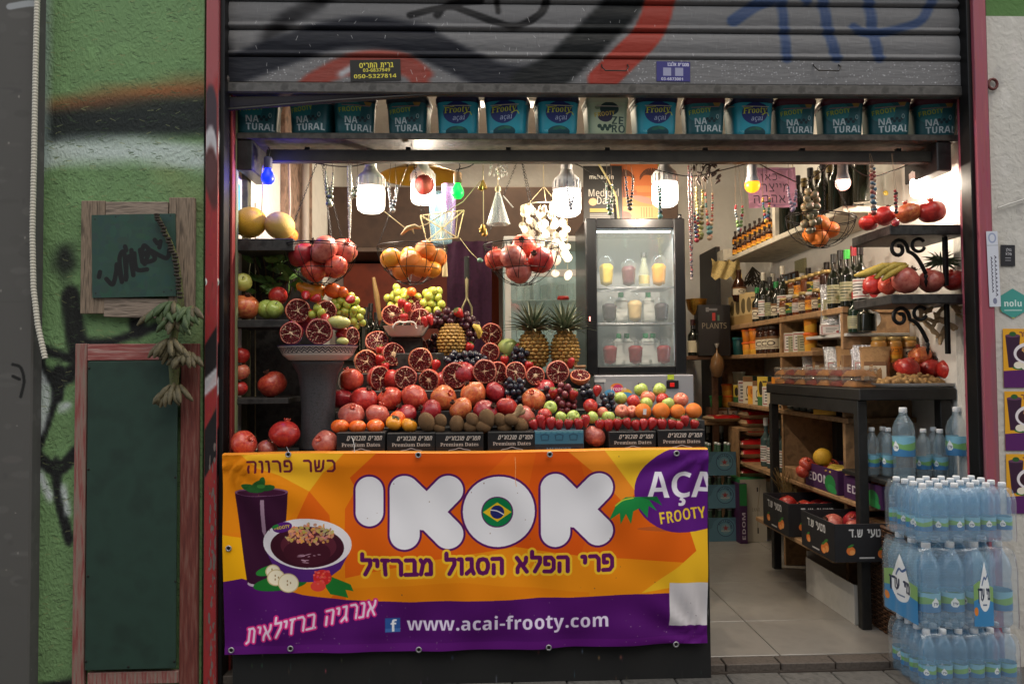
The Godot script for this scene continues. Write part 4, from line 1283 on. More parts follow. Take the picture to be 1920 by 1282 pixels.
func build_lamps() -> void:
	var beam_y := at(960, 268, -0.3).y
	# big white bulbs: socket, finned neck, glowing head
	var head := lathe([Vector2(0.05, 0.0), Vector2(0.053, -0.01), Vector2(0.053, -0.07), Vector2(0.049, -0.086), Vector2(0.036, -0.096), Vector2(0.0, -0.1)], 28)
	var neck := lathe([Vector2(0.0, 0.075), Vector2(0.022, 0.075), Vector2(0.024, 0.07), Vector2(0.028, 0.06), Vector2(0.046, 0.044), Vector2(0.052, 0.03), Vector2(0.053, 0.0), Vector2(0.0, 0.0)], 28)
	var sock := lathe([Vector2(0, 0.14), Vector2(0.02, 0.14), Vector2(0.022, 0.1), Vector2(0.022, 0.076), Vector2(0, 0.076)], 16)
	var fins := Geo.new()
	for k in 18: fins.box(Vector3(sin(TAU * k / 18) * 0.0535 - 0.0015, 0.003, cos(TAU * k / 18) * 0.0535 - 0.0015), Vector3(sin(TAU * k / 18) * 0.0535 + 0.0015, 0.034, cos(TAU * k / 18) * 0.0535 + 0.0015), 0.0)
	var fm := fins.mesh()
	var led := glow(Color(1.0, 0.97, 0.92), 2.6)
	for q in [[695, 351, -0.26, 1.08], [793, 341, -0.48, 1.02], [1063, 357, -0.26, 1.1], [1247, 343, -0.28, 1.02], [1727, 336, -0.3, 0.8]]:
		var p := at(q[0], q[1], q[2])
		var o := thing("light_bulb", "big white glowing lamp bulb hung %s" % {695: "between the first and second wire baskets", 793: "behind the red glitter ball", 1063: "beside the shell chime", 1247: "before the palm poster"}[q[0]] if q[0] < 1700 else "white glowing lamp bulb by the plastered jamb above the black shelves", "light bulb", p, "big white bulbs in the opening" if q[0] < 1700 else "")
		part(o, "glowing_head", head, led)
		part(o, "neck", neck, mat(rgb(206, 204, 200), 0.5))
		part(o, "fins", fm, mat(rgb(214, 212, 208), 0.5))
		part(o, "socket", sock, mat(rgb(196, 192, 188), 0.5))
		if beam_y - p.y > 0.14: part(o, "flex", tube([Vector3(0, 0.138, 0), Vector3(0.004, (beam_y - p.y) * 0.6, 0), Vector3(0, beam_y - p.y + 0.02, 0)], 0.003, 5), M.cable)
		o.scale = Vector3.ONE * (q[3] as float)
		omni(o, Color(1.0, 0.93, 0.84), LED_ENERGY, 0.012, Vector3(0, -0.016, 0))
	# coloured bulbs
	var bulb := lathe([Vector2(0.012, 0.0), Vector2(0.013, -0.006), Vector2(0.022, -0.022), Vector2(0.0255, -0.036), Vector2(0.024, -0.048), Vector2(0.015, -0.06), Vector2(0.0, -0.064)], 20)
	var cup := lathe([Vector2(0, 0.045), Vector2(0.014, 0.045), Vector2(0.0165, 0.04), Vector2(0.0165, 0.002), Vector2(0.012, 0), Vector2(0, 0)], 16)
	for q in [[502, 316, -0.14, Color(0.03, 0.12, 1.0), "blue", 3.0, 0.045], [858, 344, -0.2, Color(0.02, 0.8, 0.3), "green", 1.6, 0.02]]:
		var p := at(q[0], q[1], q[2])
		var o := thing("light_bulb", "small glowing %s lamp bulb on a cable under the shelf" % q[4], "light bulb", p)
		part(o, "glowing_bulb", bulb, glow(q[3], q[5], q[3]))
		part(o, "socket", cup, mat(rgb(150, 120, 80) if q[4] == "green" else rgb(60, 60, 90), 0.5))
		part(o, "flex", tube([Vector3(0, 0.04, 0), Vector3(0.01, 0.07, 0.0), Vector3(-0.005, maxf(0.09, at(q[0], 285, q[2]).y - p.y), -0.02)], 0.0025, 5), M.cable)
		omni(o, q[3], q[6], 0.02, Vector3(0, -0.035, 0))
	var half := lathe([Vector2(0.0285, 0.0), Vector2(0.031, -0.008), Vector2(0.03, -0.02), Vector2(0.024, -0.033), Vector2(0.012, -0.041), Vector2(0.0, -0.043)], 20)
	var tall := lathe([Vector2(0, 0.075), Vector2(0.018, 0.075), Vector2(0.02, 0.07), Vector2(0.021, 0.03), Vector2(0.0285, 0.004), Vector2(0.0285, 0.0), Vector2(0, 0)], 20)
	for q in [[1411, 342, Color(1.0, 0.55, 0.08), "amber", 2.4, 0.02], [1581, 338, Color(1.0, 0.72, 0.66), "pale pink", 2.2, 0.04]]:
		var p := at(q[0], q[1], -0.25)
		var o := thing("light_bulb", "%s glowing lamp bulb with a white half body under the shelf" % q[3], "light bulb", p)
		part(o, "glowing_bulb", half, glow(q[2], q[4], q[2]))
		part(o, "socket", tall, mat(rgb(176, 176, 178), 0.5))
		omni(o, q[2], q[5], 0.025, Vector3(0, -0.02, 0))
	# unlit red glitter ball and the brass disc shade
	var rb := at(795, 346, -0.3)
	var ro := thing("glitter_ball", "red glitter ball hanging in front of a glowing bulb", "ornament", rb)
	var gb := Geo.new()
	gb.ball(Vector3.ZERO, Vector3.ONE * 0.042, 20, 14)
	part(ro, "ball", gb.mesh(), nmat([rgb(110, 20, 26), rgb(176, 50, 50), rgb(230, 150, 140)], 0.2, 12.0, 0.25, M.grit, 0.2, 0.3))
	part(ro, "thread", tube([Vector3(0, 0.04, 0), Vector3(-0.03, 0.09, 0), Vector3(-0.06, beam_y - rb.y, 0)], 0.0015, 5), mat(rgb(210, 200, 170), 0.6))
	var sp := at(788, 332, -0.85)
	var sh := thing("lamp_shade", "flat brass lamp shade hanging behind the beam", "lamp shade", sp)
	part(sh, "disc", lathe([Vector2(0.0, 0.07), Vector2(0.03, 0.066), Vector2(0.1, 0.045), Vector2(0.195, 0.004), Vector2(0.2, 0.0), Vector2(0.195, 0.0), Vector2(0.1, 0.038), Vector2(0.0, 0.06)], 40), mat(rgb(176, 132, 40), 0.35, 0.6))
	part(sh, "stem", tube([Vector3(0, 0.06, 0), Vector3(0, 0.4, 0)], 0.006, 6), mat(rgb(60, 50, 40), 0.5))
	part(sh, "socket", lathe([Vector2(0, 0.06), Vector2(0.02, 0.06), Vector2(0.02, -0.02), Vector2(0, -0.02)], 14), mat(rgb(40, 36, 34), 0.5))
	# tube light on the ceiling behind the pails
	for q in [[1.1, -1.5], [0.1, -1.9]]:
		var t := thing("tube_light", "white fluorescent tube light under the ceiling", "light", Vector3(q[0], 2.8, q[1]), "tube lights under the ceiling")
		part(t, "glowing_tube", tube([Vector3(-0.3, 0, 0), Vector3(0.3, 0, 0)], 0.014, 10), glow(Color(1.0, 0.94, 0.84), 5.0))
		part(t, "housing", between(Vector3(-0.32, 0.018, -0.03), Vector3(0.32, 0.048, 0.03), 0.004), mat(rgb(214, 212, 206), 0.5))
		var al := AreaLight3D.new()
		al.name = "tube_glow"
		al.area_size = Vector2(0.6, 0.04)
		al.light_color = Color(1.0, 0.92, 0.8)
		al.light_energy = TUBE_ENERGY
		al.shadow_enabled = true
		t.add_child(al)
		al.rotation.x = -PI / 2
		al.position.y = -0.02

# ------------------------------------------------------------------ fruit: unit-size shapes, scaled where they lie
func round_fruit(fx: Callable, seg := 24, rows := 16) -> ArrayMesh:
	# fx(polar angle from the top, turn) gives (radius, height)
	var p := PackedVector3Array()
	for k in rows + 1:
		var f := PI * k / rows
		for q in seg + 1:
			var g := TAU * (q % seg) / seg
			var a: Vector2 = fx.call(f, g)
			p.append(Vector3(sin(g) * a.x, a.y, cos(g) * a.x))
	var m := Geo.new()
	m.grid(p, rows + 1, seg + 1, false, true)
	return m.mesh()

func fruit_kinds() -> void:
	var n := FastNoiseLite.new()
	n.frequency = 0.9
	M.pom = []
	for k in 6:
		M.pom.append(round_fruit(func(f, g):
			var d := Vector3(sin(f) * sin(g), cos(f), sin(f) * cos(g))
			var r: float = 1.0 + 0.035 * cos(5.0 * g + k) * pow(sin(f), 2.0) + 0.11 * n.get_noise_3d(d.x + k * 9.0, d.y, d.z) + 0.03 * n.get_noise_3d(d.x * 3.0 + k * 5.0, d.y * 3.0, d.z * 3.0)
			return Vector2(sin(f) * r, cos(f) * r * (0.9 - 0.04 * (k % 2)) - 0.05 * exp(-pow(f / 0.3, 2.0)))))
	var cr := Geo.new()
	var cp := PackedVector3Array()
	for a in [[0.12, -0.08, 0], [0.2, 0.0, 0], [0.17, 0.1, 0], [0.2, 0.2, 1], [0.23, 0.27, 2], [0.17, 0.2, 1], [0.13, 0.08, 0], [0.0, 0.02, 0]]:
		for q in 25:
			var g := TAU * (q % 24) / 24.0
			var w: float = 1.0 if a[2] == 0 else (0.6 + 0.4 * cos(6.0 * g))
			cp.append(Vector3(sin(g) * a[0], lerpf(0.1, a[1], w) if a[2] else a[1], cos(g) * a[0]))
	cr.grid(cp, 8, 25, false, true)
	M.pom_crown = cr.mesh()
	M.pom_skin = []
	var sk := [[rgb(150, 26, 30), rgb(176, 40, 36), rgb(196, 74, 52)], [rgb(170, 44, 40), rgb(196, 72, 54), rgb(214, 120, 76)], [rgb(132, 20, 32), rgb(160, 34, 44), rgb(172, 56, 58)], [rgb(178, 64, 46), rgb(208, 110, 62), rgb(220, 150, 86)], [rgb(152, 58, 54), rgb(178, 90, 78), rgb(190, 116, 96)]]
	for k in 5: M.pom_skin.append(skin(sk[k], k + 2))
	M.pom_dry = mat(rgb(70, 40, 26), 0.8)
	# halved pomegranate: rind, pale flesh with membranes, dark seeds
	M.half = []
	var rind := Geo.new()
	var rp := PackedVector3Array()
	for a in [[0.84, -0.02], [0.86, 0.012], [0.93, 0.02], [0.985, 0.0], [1.0, -0.1], [0.97, -0.35], [0.85, -0.62], [0.6, -0.84], [0.3, -0.95], [0.0, -0.97]]:
		for q in 33: rp.append(Vector3(cos(TAU * q / 32) * a[0], sin(TAU * q / 32) * a[0], a[1]) * (1.0 + 0.02 * cos(5.0 * TAU * q / 32)))
	rind.grid(rp, 10, 33, true, true)
	M.half_rind = rind.mesh()
	var rimg := []
	for k in 33: rimg.append(Vector3(cos(TAU * k / 32), sin(TAU * k / 32), 0) * 0.9 * (1.0 + 0.02 * cos(5.0 * TAU * k / 32)) + Vector3(0, 0, 0.005))
	M.half_rim = tube(rimg, 0.038, 6)
	for v in 7:
		var fl := Geo.new()
		fl.lathe([Vector2(0, 0.0), Vector2(0.5, 0.0), Vector2(0.92, 0.012), Vector2(0.95, 0.0), Vector2(0.95, -0.1)], 32)
		var fl2 := Geo.new()
		fl2.add(fl, Transform3D(Basis(Vector3.RIGHT, PI / 2), Vector3(0, 0, -0.02)))
		var mb := Geo.new()
		var arms := []
		var hub := [0.06, 0.04, 0.2, 0.08, 0.05, 0.12, 0.03][v] as float
		for k in 4 + v % 3:
			var g := TAU * (k + rnd(-0.28, 0.28)) / (4 + v % 3)
			var l := rnd(0.35, 0.88)
			var d := Vector3(cos(g), sin(g), 0)
			var e := Vector3(-sin(g), cos(g), 0) * rnd(-0.09, 0.09)
			arms.append([g, l])
			mb.tube([Vector3(0, 0, 0.01), d * l * 0.35 + e + Vector3(0, 0, 0.03), d * l * 0.7 - e * 0.5 + Vector3(0, 0, 0.03), d * l], [0.04 + hub * 0.5, rnd(0.015, 0.04), rnd(0.012, 0.03), rnd(0.01, 0.05)], 6)
		mb.ball(Vector3(0, 0, 0.02), Vector3(hub + 0.03, hub + 0.02, 0.05), 9, 6)
		for k in 9 + v % 3 * 3:
			var g := rnd(0, TAU)
			mb.ball(Vector3(cos(g), sin(g), 0.05) * rnd(0.6, 0.88), Vector3(rnd(0.05, 0.14), rnd(0.02, 0.05), 0.04), 6, 4, Basis(Vector3.BACK, g + rnd(-0.3, 0.3)))
		var ar := Geo.new()
		for r in 4:
			var rr: float = [0.24, 0.43, 0.62, 0.8][r]
			var cnt: int = [10, 17, 25, 32][r]
			for k in cnt:
				var g := TAU * (k + r * 0.37) / cnt + rnd(-0.07, 0.07)
				var gap := 9.0
				for a in arms:
					if rr < a[1]: gap = minf(gap, absf(wrapf(g - a[0], -PI, PI)) * rr)
				if gap < 0.04 or rr < hub + 0.08 or rng.randf() < 0.05: continue
				var b := Basis(Vector3.BACK, g + rnd(-0.25, 0.25)) * Basis(Vector3.UP, rnd(-0.6, 0.6))
				ar.ball(Vector3(cos(g) * (rr + rnd(-0.03, 0.03)), sin(g) * rr, rnd(0.0, 0.06)), Vector3(rnd(0.085, 0.125), rnd(0.06, 0.078), 0.075), 6, 5, b)
		M.half.append([fl2.mesh(), ar.mesh(), mb.mesh()])
	M.flesh = nmat([rgb(84, 26, 28), rgb(122, 52, 46), rgb(164, 96, 78)], 0.05, 1.0, 0.5)
	M.membrane = nmat([rgb(206, 160, 120), rgb(226, 192, 154)], 0.05, 1.0, 0.5)
	M.cut_rim = mat(rgb(206, 140, 112), 0.5)
	var am := nmat([rgb(48, 5, 10), rgb(78, 9, 16), rgb(116, 20, 26)], 0.06, 1.0, 0.25)
	am.metallic_specular = 0.35
	M.aril = am
	# others
	M.orange_shape = round_fruit(func(f, g): return Vector2(sin(f) * 1.0, cos(f) * 0.93 - 0.05 * exp(-pow(f / 0.25, 2.0))), 22, 14)
	M.apple_shape = round_fruit(func(f, g):
		var r: float = sin(f) * (1.0 + 0.03 * cos(5.0 * g) * f / PI) * (1.0 - 0.12 * f / PI)
		return Vector2(r, cos(f) * 0.92 - 0.24 * exp(-pow(f / 0.32, 2.0)) + 0.14 * exp(-pow((PI - f) / 0.3, 2.0))), 22, 18)
	M.kiwi_shape = round_fruit(func(f, g): return Vector2(sin(f) * (0.86 + 0.03 * cos(3.0 * g)), cos(f) * 1.05), 18, 12)
	M.persimmon_shape = round_fruit(func(f, g): return Vector2(sin(f) * (1.0 + 0.05 * cos(4.0 * g)), cos(f) * 0.72 - 0.06 * exp(-pow(f / 0.4, 2.0))), 24, 14)
	M.melon_shape = round_fruit(func(f, g): return Vector2(sin(f) * (1.0 + 0.012 * cos(10.0 * g)), cos(f) * 1.0), 30, 18)
	M.berry_shape = round_fruit(func(f, g):
		var r: float = sin(f) * (0.72 + 0.34 * cos(f)) * (1.0 + 0.03 * cos(4.0 * g + f * 3.0))
		return Vector2(r, cos(f) * 1.1), 16, 14)
	var cal := Geo.new()
	for k in 7:
		var g := TAU * k / 7.0
		var d := Vector3(sin(g), 0, cos(g))
		var s := Vector3(cos(g), 0, -sin(g)) * 0.16
		cal.quad(Vector3(0, 1.08, 0), d * 0.34 + Vector3(0, 1.1, 0) + s, d * 0.72 + Vector3(0, rnd(0.85, 1.2), 0), d * 0.34 + Vector3(0, 1.1, 0) - s, Vector3.UP)
	cal.tube([Vector3(0, 1.0, 0), Vector3(0.05, 1.4, 0.04)], 0.05, 5)
	M.berry_cap = cal.mesh()
	var pc := Geo.new()
	for k in 4:
		var g := TAU * k / 4.0
		var d := Vector3(sin(g), 0, cos(g))
		var s := Vector3(cos(g), 0, -sin(g)) * 0.3
		pc.quad(Vector3(0, 0.68, 0), d * 0.4 + Vector3(0, 0.7, 0) + s, d * 0.62 + Vector3(0, 0.64, 0), d * 0.4 + Vector3(0, 0.7, 0) - s, Vector3.UP)
	pc.tube([Vector3(0, 0.62, 0), Vector3(0, 0.8, 0)], 0.1, 6)
	M.persimmon_cap = pc.mesh()
	M.stalk = tube([Vector3(0, 0.6, 0), Vector3(0.03, 0.85, 0), Vector3(0.1, 1.05, 0.02)], [0.05, 0.04, 0.055], 6)
	M.orange_skin = nmat([rgb(226, 112, 22), rgb(238, 136, 34)], 0.05, 1.0, 0.42, noise_tex([Color.BLACK, Color.WHITE], 0.12, FastNoiseLite.TYPE_CELLULAR, 1, 6), 0.15)
	M.tomato_skin = skin([rgb(222, 84, 22), rgb(232, 104, 30), rgb(236, 124, 44)], 31)
	M.amber_skin = skin([rgb(226, 130, 26), rgb(236, 160, 40), rgb(230, 142, 34)], 32)
	M.green_apple = skin([rgb(150, 176, 72), rgb(176, 196, 98), rgb(192, 204, 120)], 33)
	M.red_apple = skin([rgb(162, 26, 30), rgb(184, 42, 40), rgb(206, 96, 70)], 34)
	M.pink_apple = skin([rgb(196, 74, 66), rgb(212, 116, 92), rgb(222, 160, 112)], 35)
	M.kiwi_skin = nmat([rgb(92, 62, 34), rgb(116, 82, 48), rgb(130, 96, 60)], 0.08, 1.4, 0.85, M.grit, 0.15)
	M.melon_skin = nmat([rgb(200, 142, 18), rgb(214, 166, 40), rgb(188, 142, 34)], 0.04, 1.0, 0.6, noise_tex([Color.BLACK, Color.WHITE], 0.1, FastNoiseLite.TYPE_CELLULAR, 2, 9), 0.1)
	var bm := nmat([rgb(196, 150, 70), rgb(176, 28, 26), rgb(160, 20, 22)], 0.14, 1.2, 0.3, null, 0.0, 0.0, FastNoiseLite.TYPE_CELLULAR, [0.0, 0.12, 1.0])
	bm.clearcoat_enabled = true
	bm.clearcoat = 0.4
	M.berry_skin = bm
	M.leaf = nmat([rgb(58, 96, 40), rgb(86, 122, 54)], 0.05, 2.0, 0.6)
	M.stem_brown = mat(rgb(78, 60, 36), 0.8)
	M.grape_green = grape_mat(rgb(176, 186, 72))
	M.grape_red = grape_mat(rgb(110, 34, 44))
	M.grape_dark = grape_mat(rgb(64, 22, 36))
	M.grape_black = grape_mat(rgb(26, 28, 44))

func skin(c: Array, sd: int) -> StandardMaterial3D:
	var m := nmat(c, 0.018, 0.55, 0.36, null, 0.0, 0.0, FastNoiseLite.TYPE_SIMPLEX_SMOOTH, [], sd)
	var t: NoiseTexture2D = noise_tex([c[0].lerp(rgb(84, 50, 30), 0.7), c[0], c[1], c[2]], 0.02, FastNoiseLite.TYPE_SIMPLEX_SMOOTH, 6, sd, 256, [0.06, 0.2, 0.5, 0.85])
	m.albedo_texture = t
	m.albedo_color = Color.WHITE
	(t.noise as FastNoiseLite).fractal_gain = 0.66
	m.clearcoat_enabled = true
	m.clearcoat = 0.25
	m.clearcoat_roughness = 0.25
	return m

func grape_mat(c: Color) -> StandardMaterial3D:
	var m := StandardMaterial3D.new()
	m.albedo_color = c
	m.roughness = 0.3
	m.subsurf_scatter_enabled = true
	m.subsurf_scatter_strength = 0.15
	m.clearcoat_enabled = true
	m.clearcoat = 0.3
	return m

func pom(x: float, y: float, r: float, z: float, label: String, group := "", s := -1, tilt := 99.0) -> Node3D:
	var q := thing("pomegranate", label, "pomegranate", at(x, y, z), group)
	var k := rng.randi() % 6
	part(q, "body", M.pom[k], M.pom_skin[s if s >= 0 else rng.randi() % 4])
	part(q, "crown", M.pom_crown, M.pom_dry if rng.randf() < 0.6 else M.pom_skin[1], Vector3(0, 0.83, 0), Vector3(0, rnd(0, 3), 0))
	q.scale = Vector3.ONE * r * sc(z) * 1.02
	var t := tilt if tilt < 90 else rnd(-0.2, 1.1)
	q.rotation = Vector3(t, rnd(-0.6, 0.6), rnd(-0.6, 0.6))
	if tilt > 90: q.rotation.z = rnd(-1.0, 1.0)
	return q

func half(x: float, y: float, r: float, z: float, yaw: float, pitch: float, label: String, group := "", s := -1) -> Node3D:
	var q := thing("halved_pomegranate", label, "pomegranate", at(x, y, z), group)
	var v := rng.randi() % 7
	part(q, "rind", M.half_rind, M.pom_skin[s if s >= 0 else rng.randi() % 5])
	part(q, "flesh", M.half[v][0], M.flesh)
	part(q, "seeds", M.half[v][1], M.aril)
	part(q, "membrane", M.half[v][2], M.membrane)
	part(q, "cut_rim", M.half_rim, M.cut_rim)
	q.scale = Vector3.ONE * r * sc(z)
	q.rotation = Vector3(pitch, yaw, rnd(0, 6.2))
	q.basis = Basis(Vector3.UP, yaw) * Basis(Vector3.RIGHT, pitch) * Basis(Vector3.BACK, rnd(0, 6.2)) * Basis().scaled(Vector3.ONE * r * sc(z))
	return q

func fruit(called: String, shape: Mesh, m: Material, x: float, y: float, r: float, z: float, label: String, category: String, group := "", rot := Vector3.ZERO, cap: Mesh = null, capm: Material = null, capname := "stalk", flat := 1.0) -> Node3D:
	var q := thing(called, label, category, at(x, y, z), group)
	part(q, "body", shape, m)
	if cap: part(q, capname, cap, capm)
	q.scale = Vector3(1, flat, 1) * r * sc(z)
	q.rotation = rot
	return q

func berry(x: float, y: float, r: float, z: float, label: String, group := "", rot := Vector3(0.2, 0, 0)) -> void:
	fruit("strawberry", M.berry_shape, M.berry_skin, x, y, r, z, label, "strawberry", group, rot + Vector3(rnd(-0.2, 0.2), rnd(-3, 3), rnd(-0.25, 0.25)), M.berry_cap, M.leaf, "leaves")

func grapes(x: float, y: float, w: float, h: float, z: float, r: float, cnt: int, m: Material, label: String, deep := 0.6) -> void:
	var o := thing("grape_bunch", label, "grapes", at(x, y, z), "")
	var s := sc(z)
	var g := Geo.new()
	var done := []
	for t in cnt * 14:
		if done.size() >= cnt: break
		var d := Vector3(rnd(-1, 1), rnd(-1, 1), rnd(-1, 1))
		if d.length() > 1.0: continue
		var p := Vector3(d.x * w, d.y * h, d.z * w * deep) * s
		var ok := true
		for e in done:
			if p.distance_to(e) < r * s * 1.55:
				ok = false
				break
		if not ok: continue
		done.append(p)
		var k := rnd(0.88, 1.1) * r * s
		g.ball(p, Vector3(k, k * rnd(1.0, 1.12), k), 12, 8, Basis.from_euler(Vector3(rnd(-0.4, 0.4), 0, rnd(-0.4, 0.4))))
	var b := part(o, "berries", g.mesh(), m)
	b.set_meta("kind", "stuff")
	var st := Geo.new()
	st.tube([Vector3(0, h * s * 1.1, 0), Vector3(0.004, h * s * 0.5, 0), Vector3(0, 0, 0)], 0.0018, 5)
	for k in mini(10, done.size()): st.tube([Vector3(0, h * s * 0.3, 0), done[k]], 0.001, 4)
	part(o, "stem", st.mesh(), mat(rgb(110, 112, 60), 0.7))

func pineapple(x: float, y0: float, y1: float, w: float, z: float, crown: float, label: String, gold := 0.0) -> void:
	# body from y0 (top) down to y1, half width w; crown: height of the leaves
	var s := sc(z)
	var base := at(x, y1, z)
	var hh := (y1 - y0) * s
	var o := thing("pineapple", label, "pineapple", base)
	var prof := []
	var ww := w * s
	for k in 13:
		var f := k / 12.0
		prof.append(Vector2(ww * 0.93 * pow(sin(PI * clampf(0.1 + f * 0.82, 0, 1)), 0.5) * (0.86 + 0.14 * f) if k > 0 and k < 12 else ww * 0.3, hh * (1 - f)))
	var body := Geo.new()
	body.lathe(prof, 24)
	part(o, "body", body.mesh(), nmat([rgb(92, 66, 26), rgb(120, 88, 34)], 0.05, 10.0, 0.7))
	var ey := [Geo.new(), Geo.new()]
	var rows := 11
	for r in rows:
		var f := (r + 0.5) / rows
		var t := f * 12.0
		var i := mini(int(t), 11)
		var pr: Vector2 = prof[i].lerp(prof[i + 1], t - i)
		for k in 13:
			var g := TAU * (k + 0.5 * (r % 2)) / 13.0 + r * 0.06
			var d := Vector3(sin(g), 0, cos(g))
			var b := Basis(Vector3.UP, g)
			var sz := TAU * pr.x / 13.0 * 0.52
			ey[rng.randi() % 2].ball(d * pr.x + Vector3(0, pr.y, 0), Vector3(sz, hh / rows * 0.55, sz * 0.55), 6, 5, b)
			ey[0].ball(d * (pr.x + sz * 0.52) + Vector3(0, pr.y + 0.001, 0), Vector3(sz * 0.24, sz * 0.3, sz * 0.2), 4, 3, b)
	part(o, "eyes", ey[0].mesh(), nmat([rgb(128, 96, 38), rgb(156, 120, 54), rgb(108, 94, 42)], 0.05, 14.0, 0.55)).set_meta("kind", "stuff")
	part(o, "eyes", ey[1].mesh(), nmat([rgb(150, 110, 44), rgb(178, 138, 64), rgb(126, 100, 44)], 0.05, 14.0, 0.55)).set_meta("kind", "stuff")
	if crown <= 0.0: return
	var lm := [nmat([rgb(62, 78, 58), rgb(92, 106, 80), rgb(140, 146, 120)], 0.05, 12.0, 0.55), nmat([rgb(48, 66, 48), rgb(76, 92, 68)], 0.05, 12.0, 0.55)]
	var c := crown * s
	for k in 84:
		var g := k * 2.39996
		var f := k / 83.0
		var d := Vector3(sin(g), 0, cos(g))
		var side := Vector3(cos(g), 0, -sin(g))
		var len := c * lerpf(0.75, 1.0, f)
		var lean := lerpf(1.3, 0.22, f)
		var pts := []
		var lg := Geo.new()
		var pp := PackedVector3Array()
		for q in 6:
			var t := q / 5.0
			var ce := Vector3(0, hh - 0.004 + f * c * 0.14, 0) + d * (0.012 + len * lean * 0.85 * (t + 0.35 * t * t)) + Vector3(0, len * (t * (1.0 - lean * 0.42) - 0.4 * lean * t * t), 0)
			var wd := 0.0075 * (1.0 - t * t * 0.97) + 0.0003
			pp.append_array([ce - side * wd + d * wd * -0.3, ce + d * wd * 0.35 - Vector3(0, wd * 0.4, 0), ce + side * wd + d * wd * -0.3])
		lg.grid(pp, 6, 3)
		part(o, "leaf", lg.mesh(), lm[k % 2])

func banana(pts: Array, r: float) -> ArrayMesh:
	var rr := []
	for k in pts.size():
		var t: float = k / (pts.size() - 1.0)
		rr.append(r * (0.35 if k == 0 else (0.22 if k == pts.size() - 1 else 0.8 + 0.2 * sin(PI * t))))
	return tube(pts, rr, 7)

func ginger(o: Node3D, pos: Vector3, s: float, sd: int) -> void:
	var g := Geo.new()
	var r := RandomNumberGenerator.new()
	r.seed = sd
	var a := Vector3(r.randf_range(-1, 1), r.randf_range(-1, 1), r.randf_range(-0.3, 0.3)).normalized()
	var pts := []
	for k in 5: pts.append(a * (k / 4.0 - 0.5) * 2.0 * s + Vector3(r.randf_range(-1, 1), r.randf_range(-1, 1), 0) * s * 0.12)
	g.tube(pts, [s * 0.15, s * 0.28, s * 0.22, s * 0.3, s * 0.16], 9)
	for k in 3:
		var d := Vector3(r.randf_range(-1, 1), r.randf_range(-1, 1), r.randf_range(0, 0.6)).normalized()
		g.tube([pts[1 + k], pts[1 + k] + d * s * 0.4, pts[1 + k] + d * s * 0.7], [s * 0.22, s * 0.21, s * 0.12], 9)
	part(o, "root", g.mesh(), M.ginger, pos)

func label_box(w: float, h: float, d: float, m: Material, front: Material, pos: Vector3, label: String, called: String, category: String, group := "", turn := 0.0) -> Node3D:
	var o := thing(called, label, category, pos, group)
	part(o, "box", bx(w, h, d, 0.002), m)
	part(o, "front_print", sheet(w - 0.004, h - 0.004, 0.001), front, Vector3(0, 0.002, d / 2 + 0.0015))
	o.rotation.y = turn
	return o

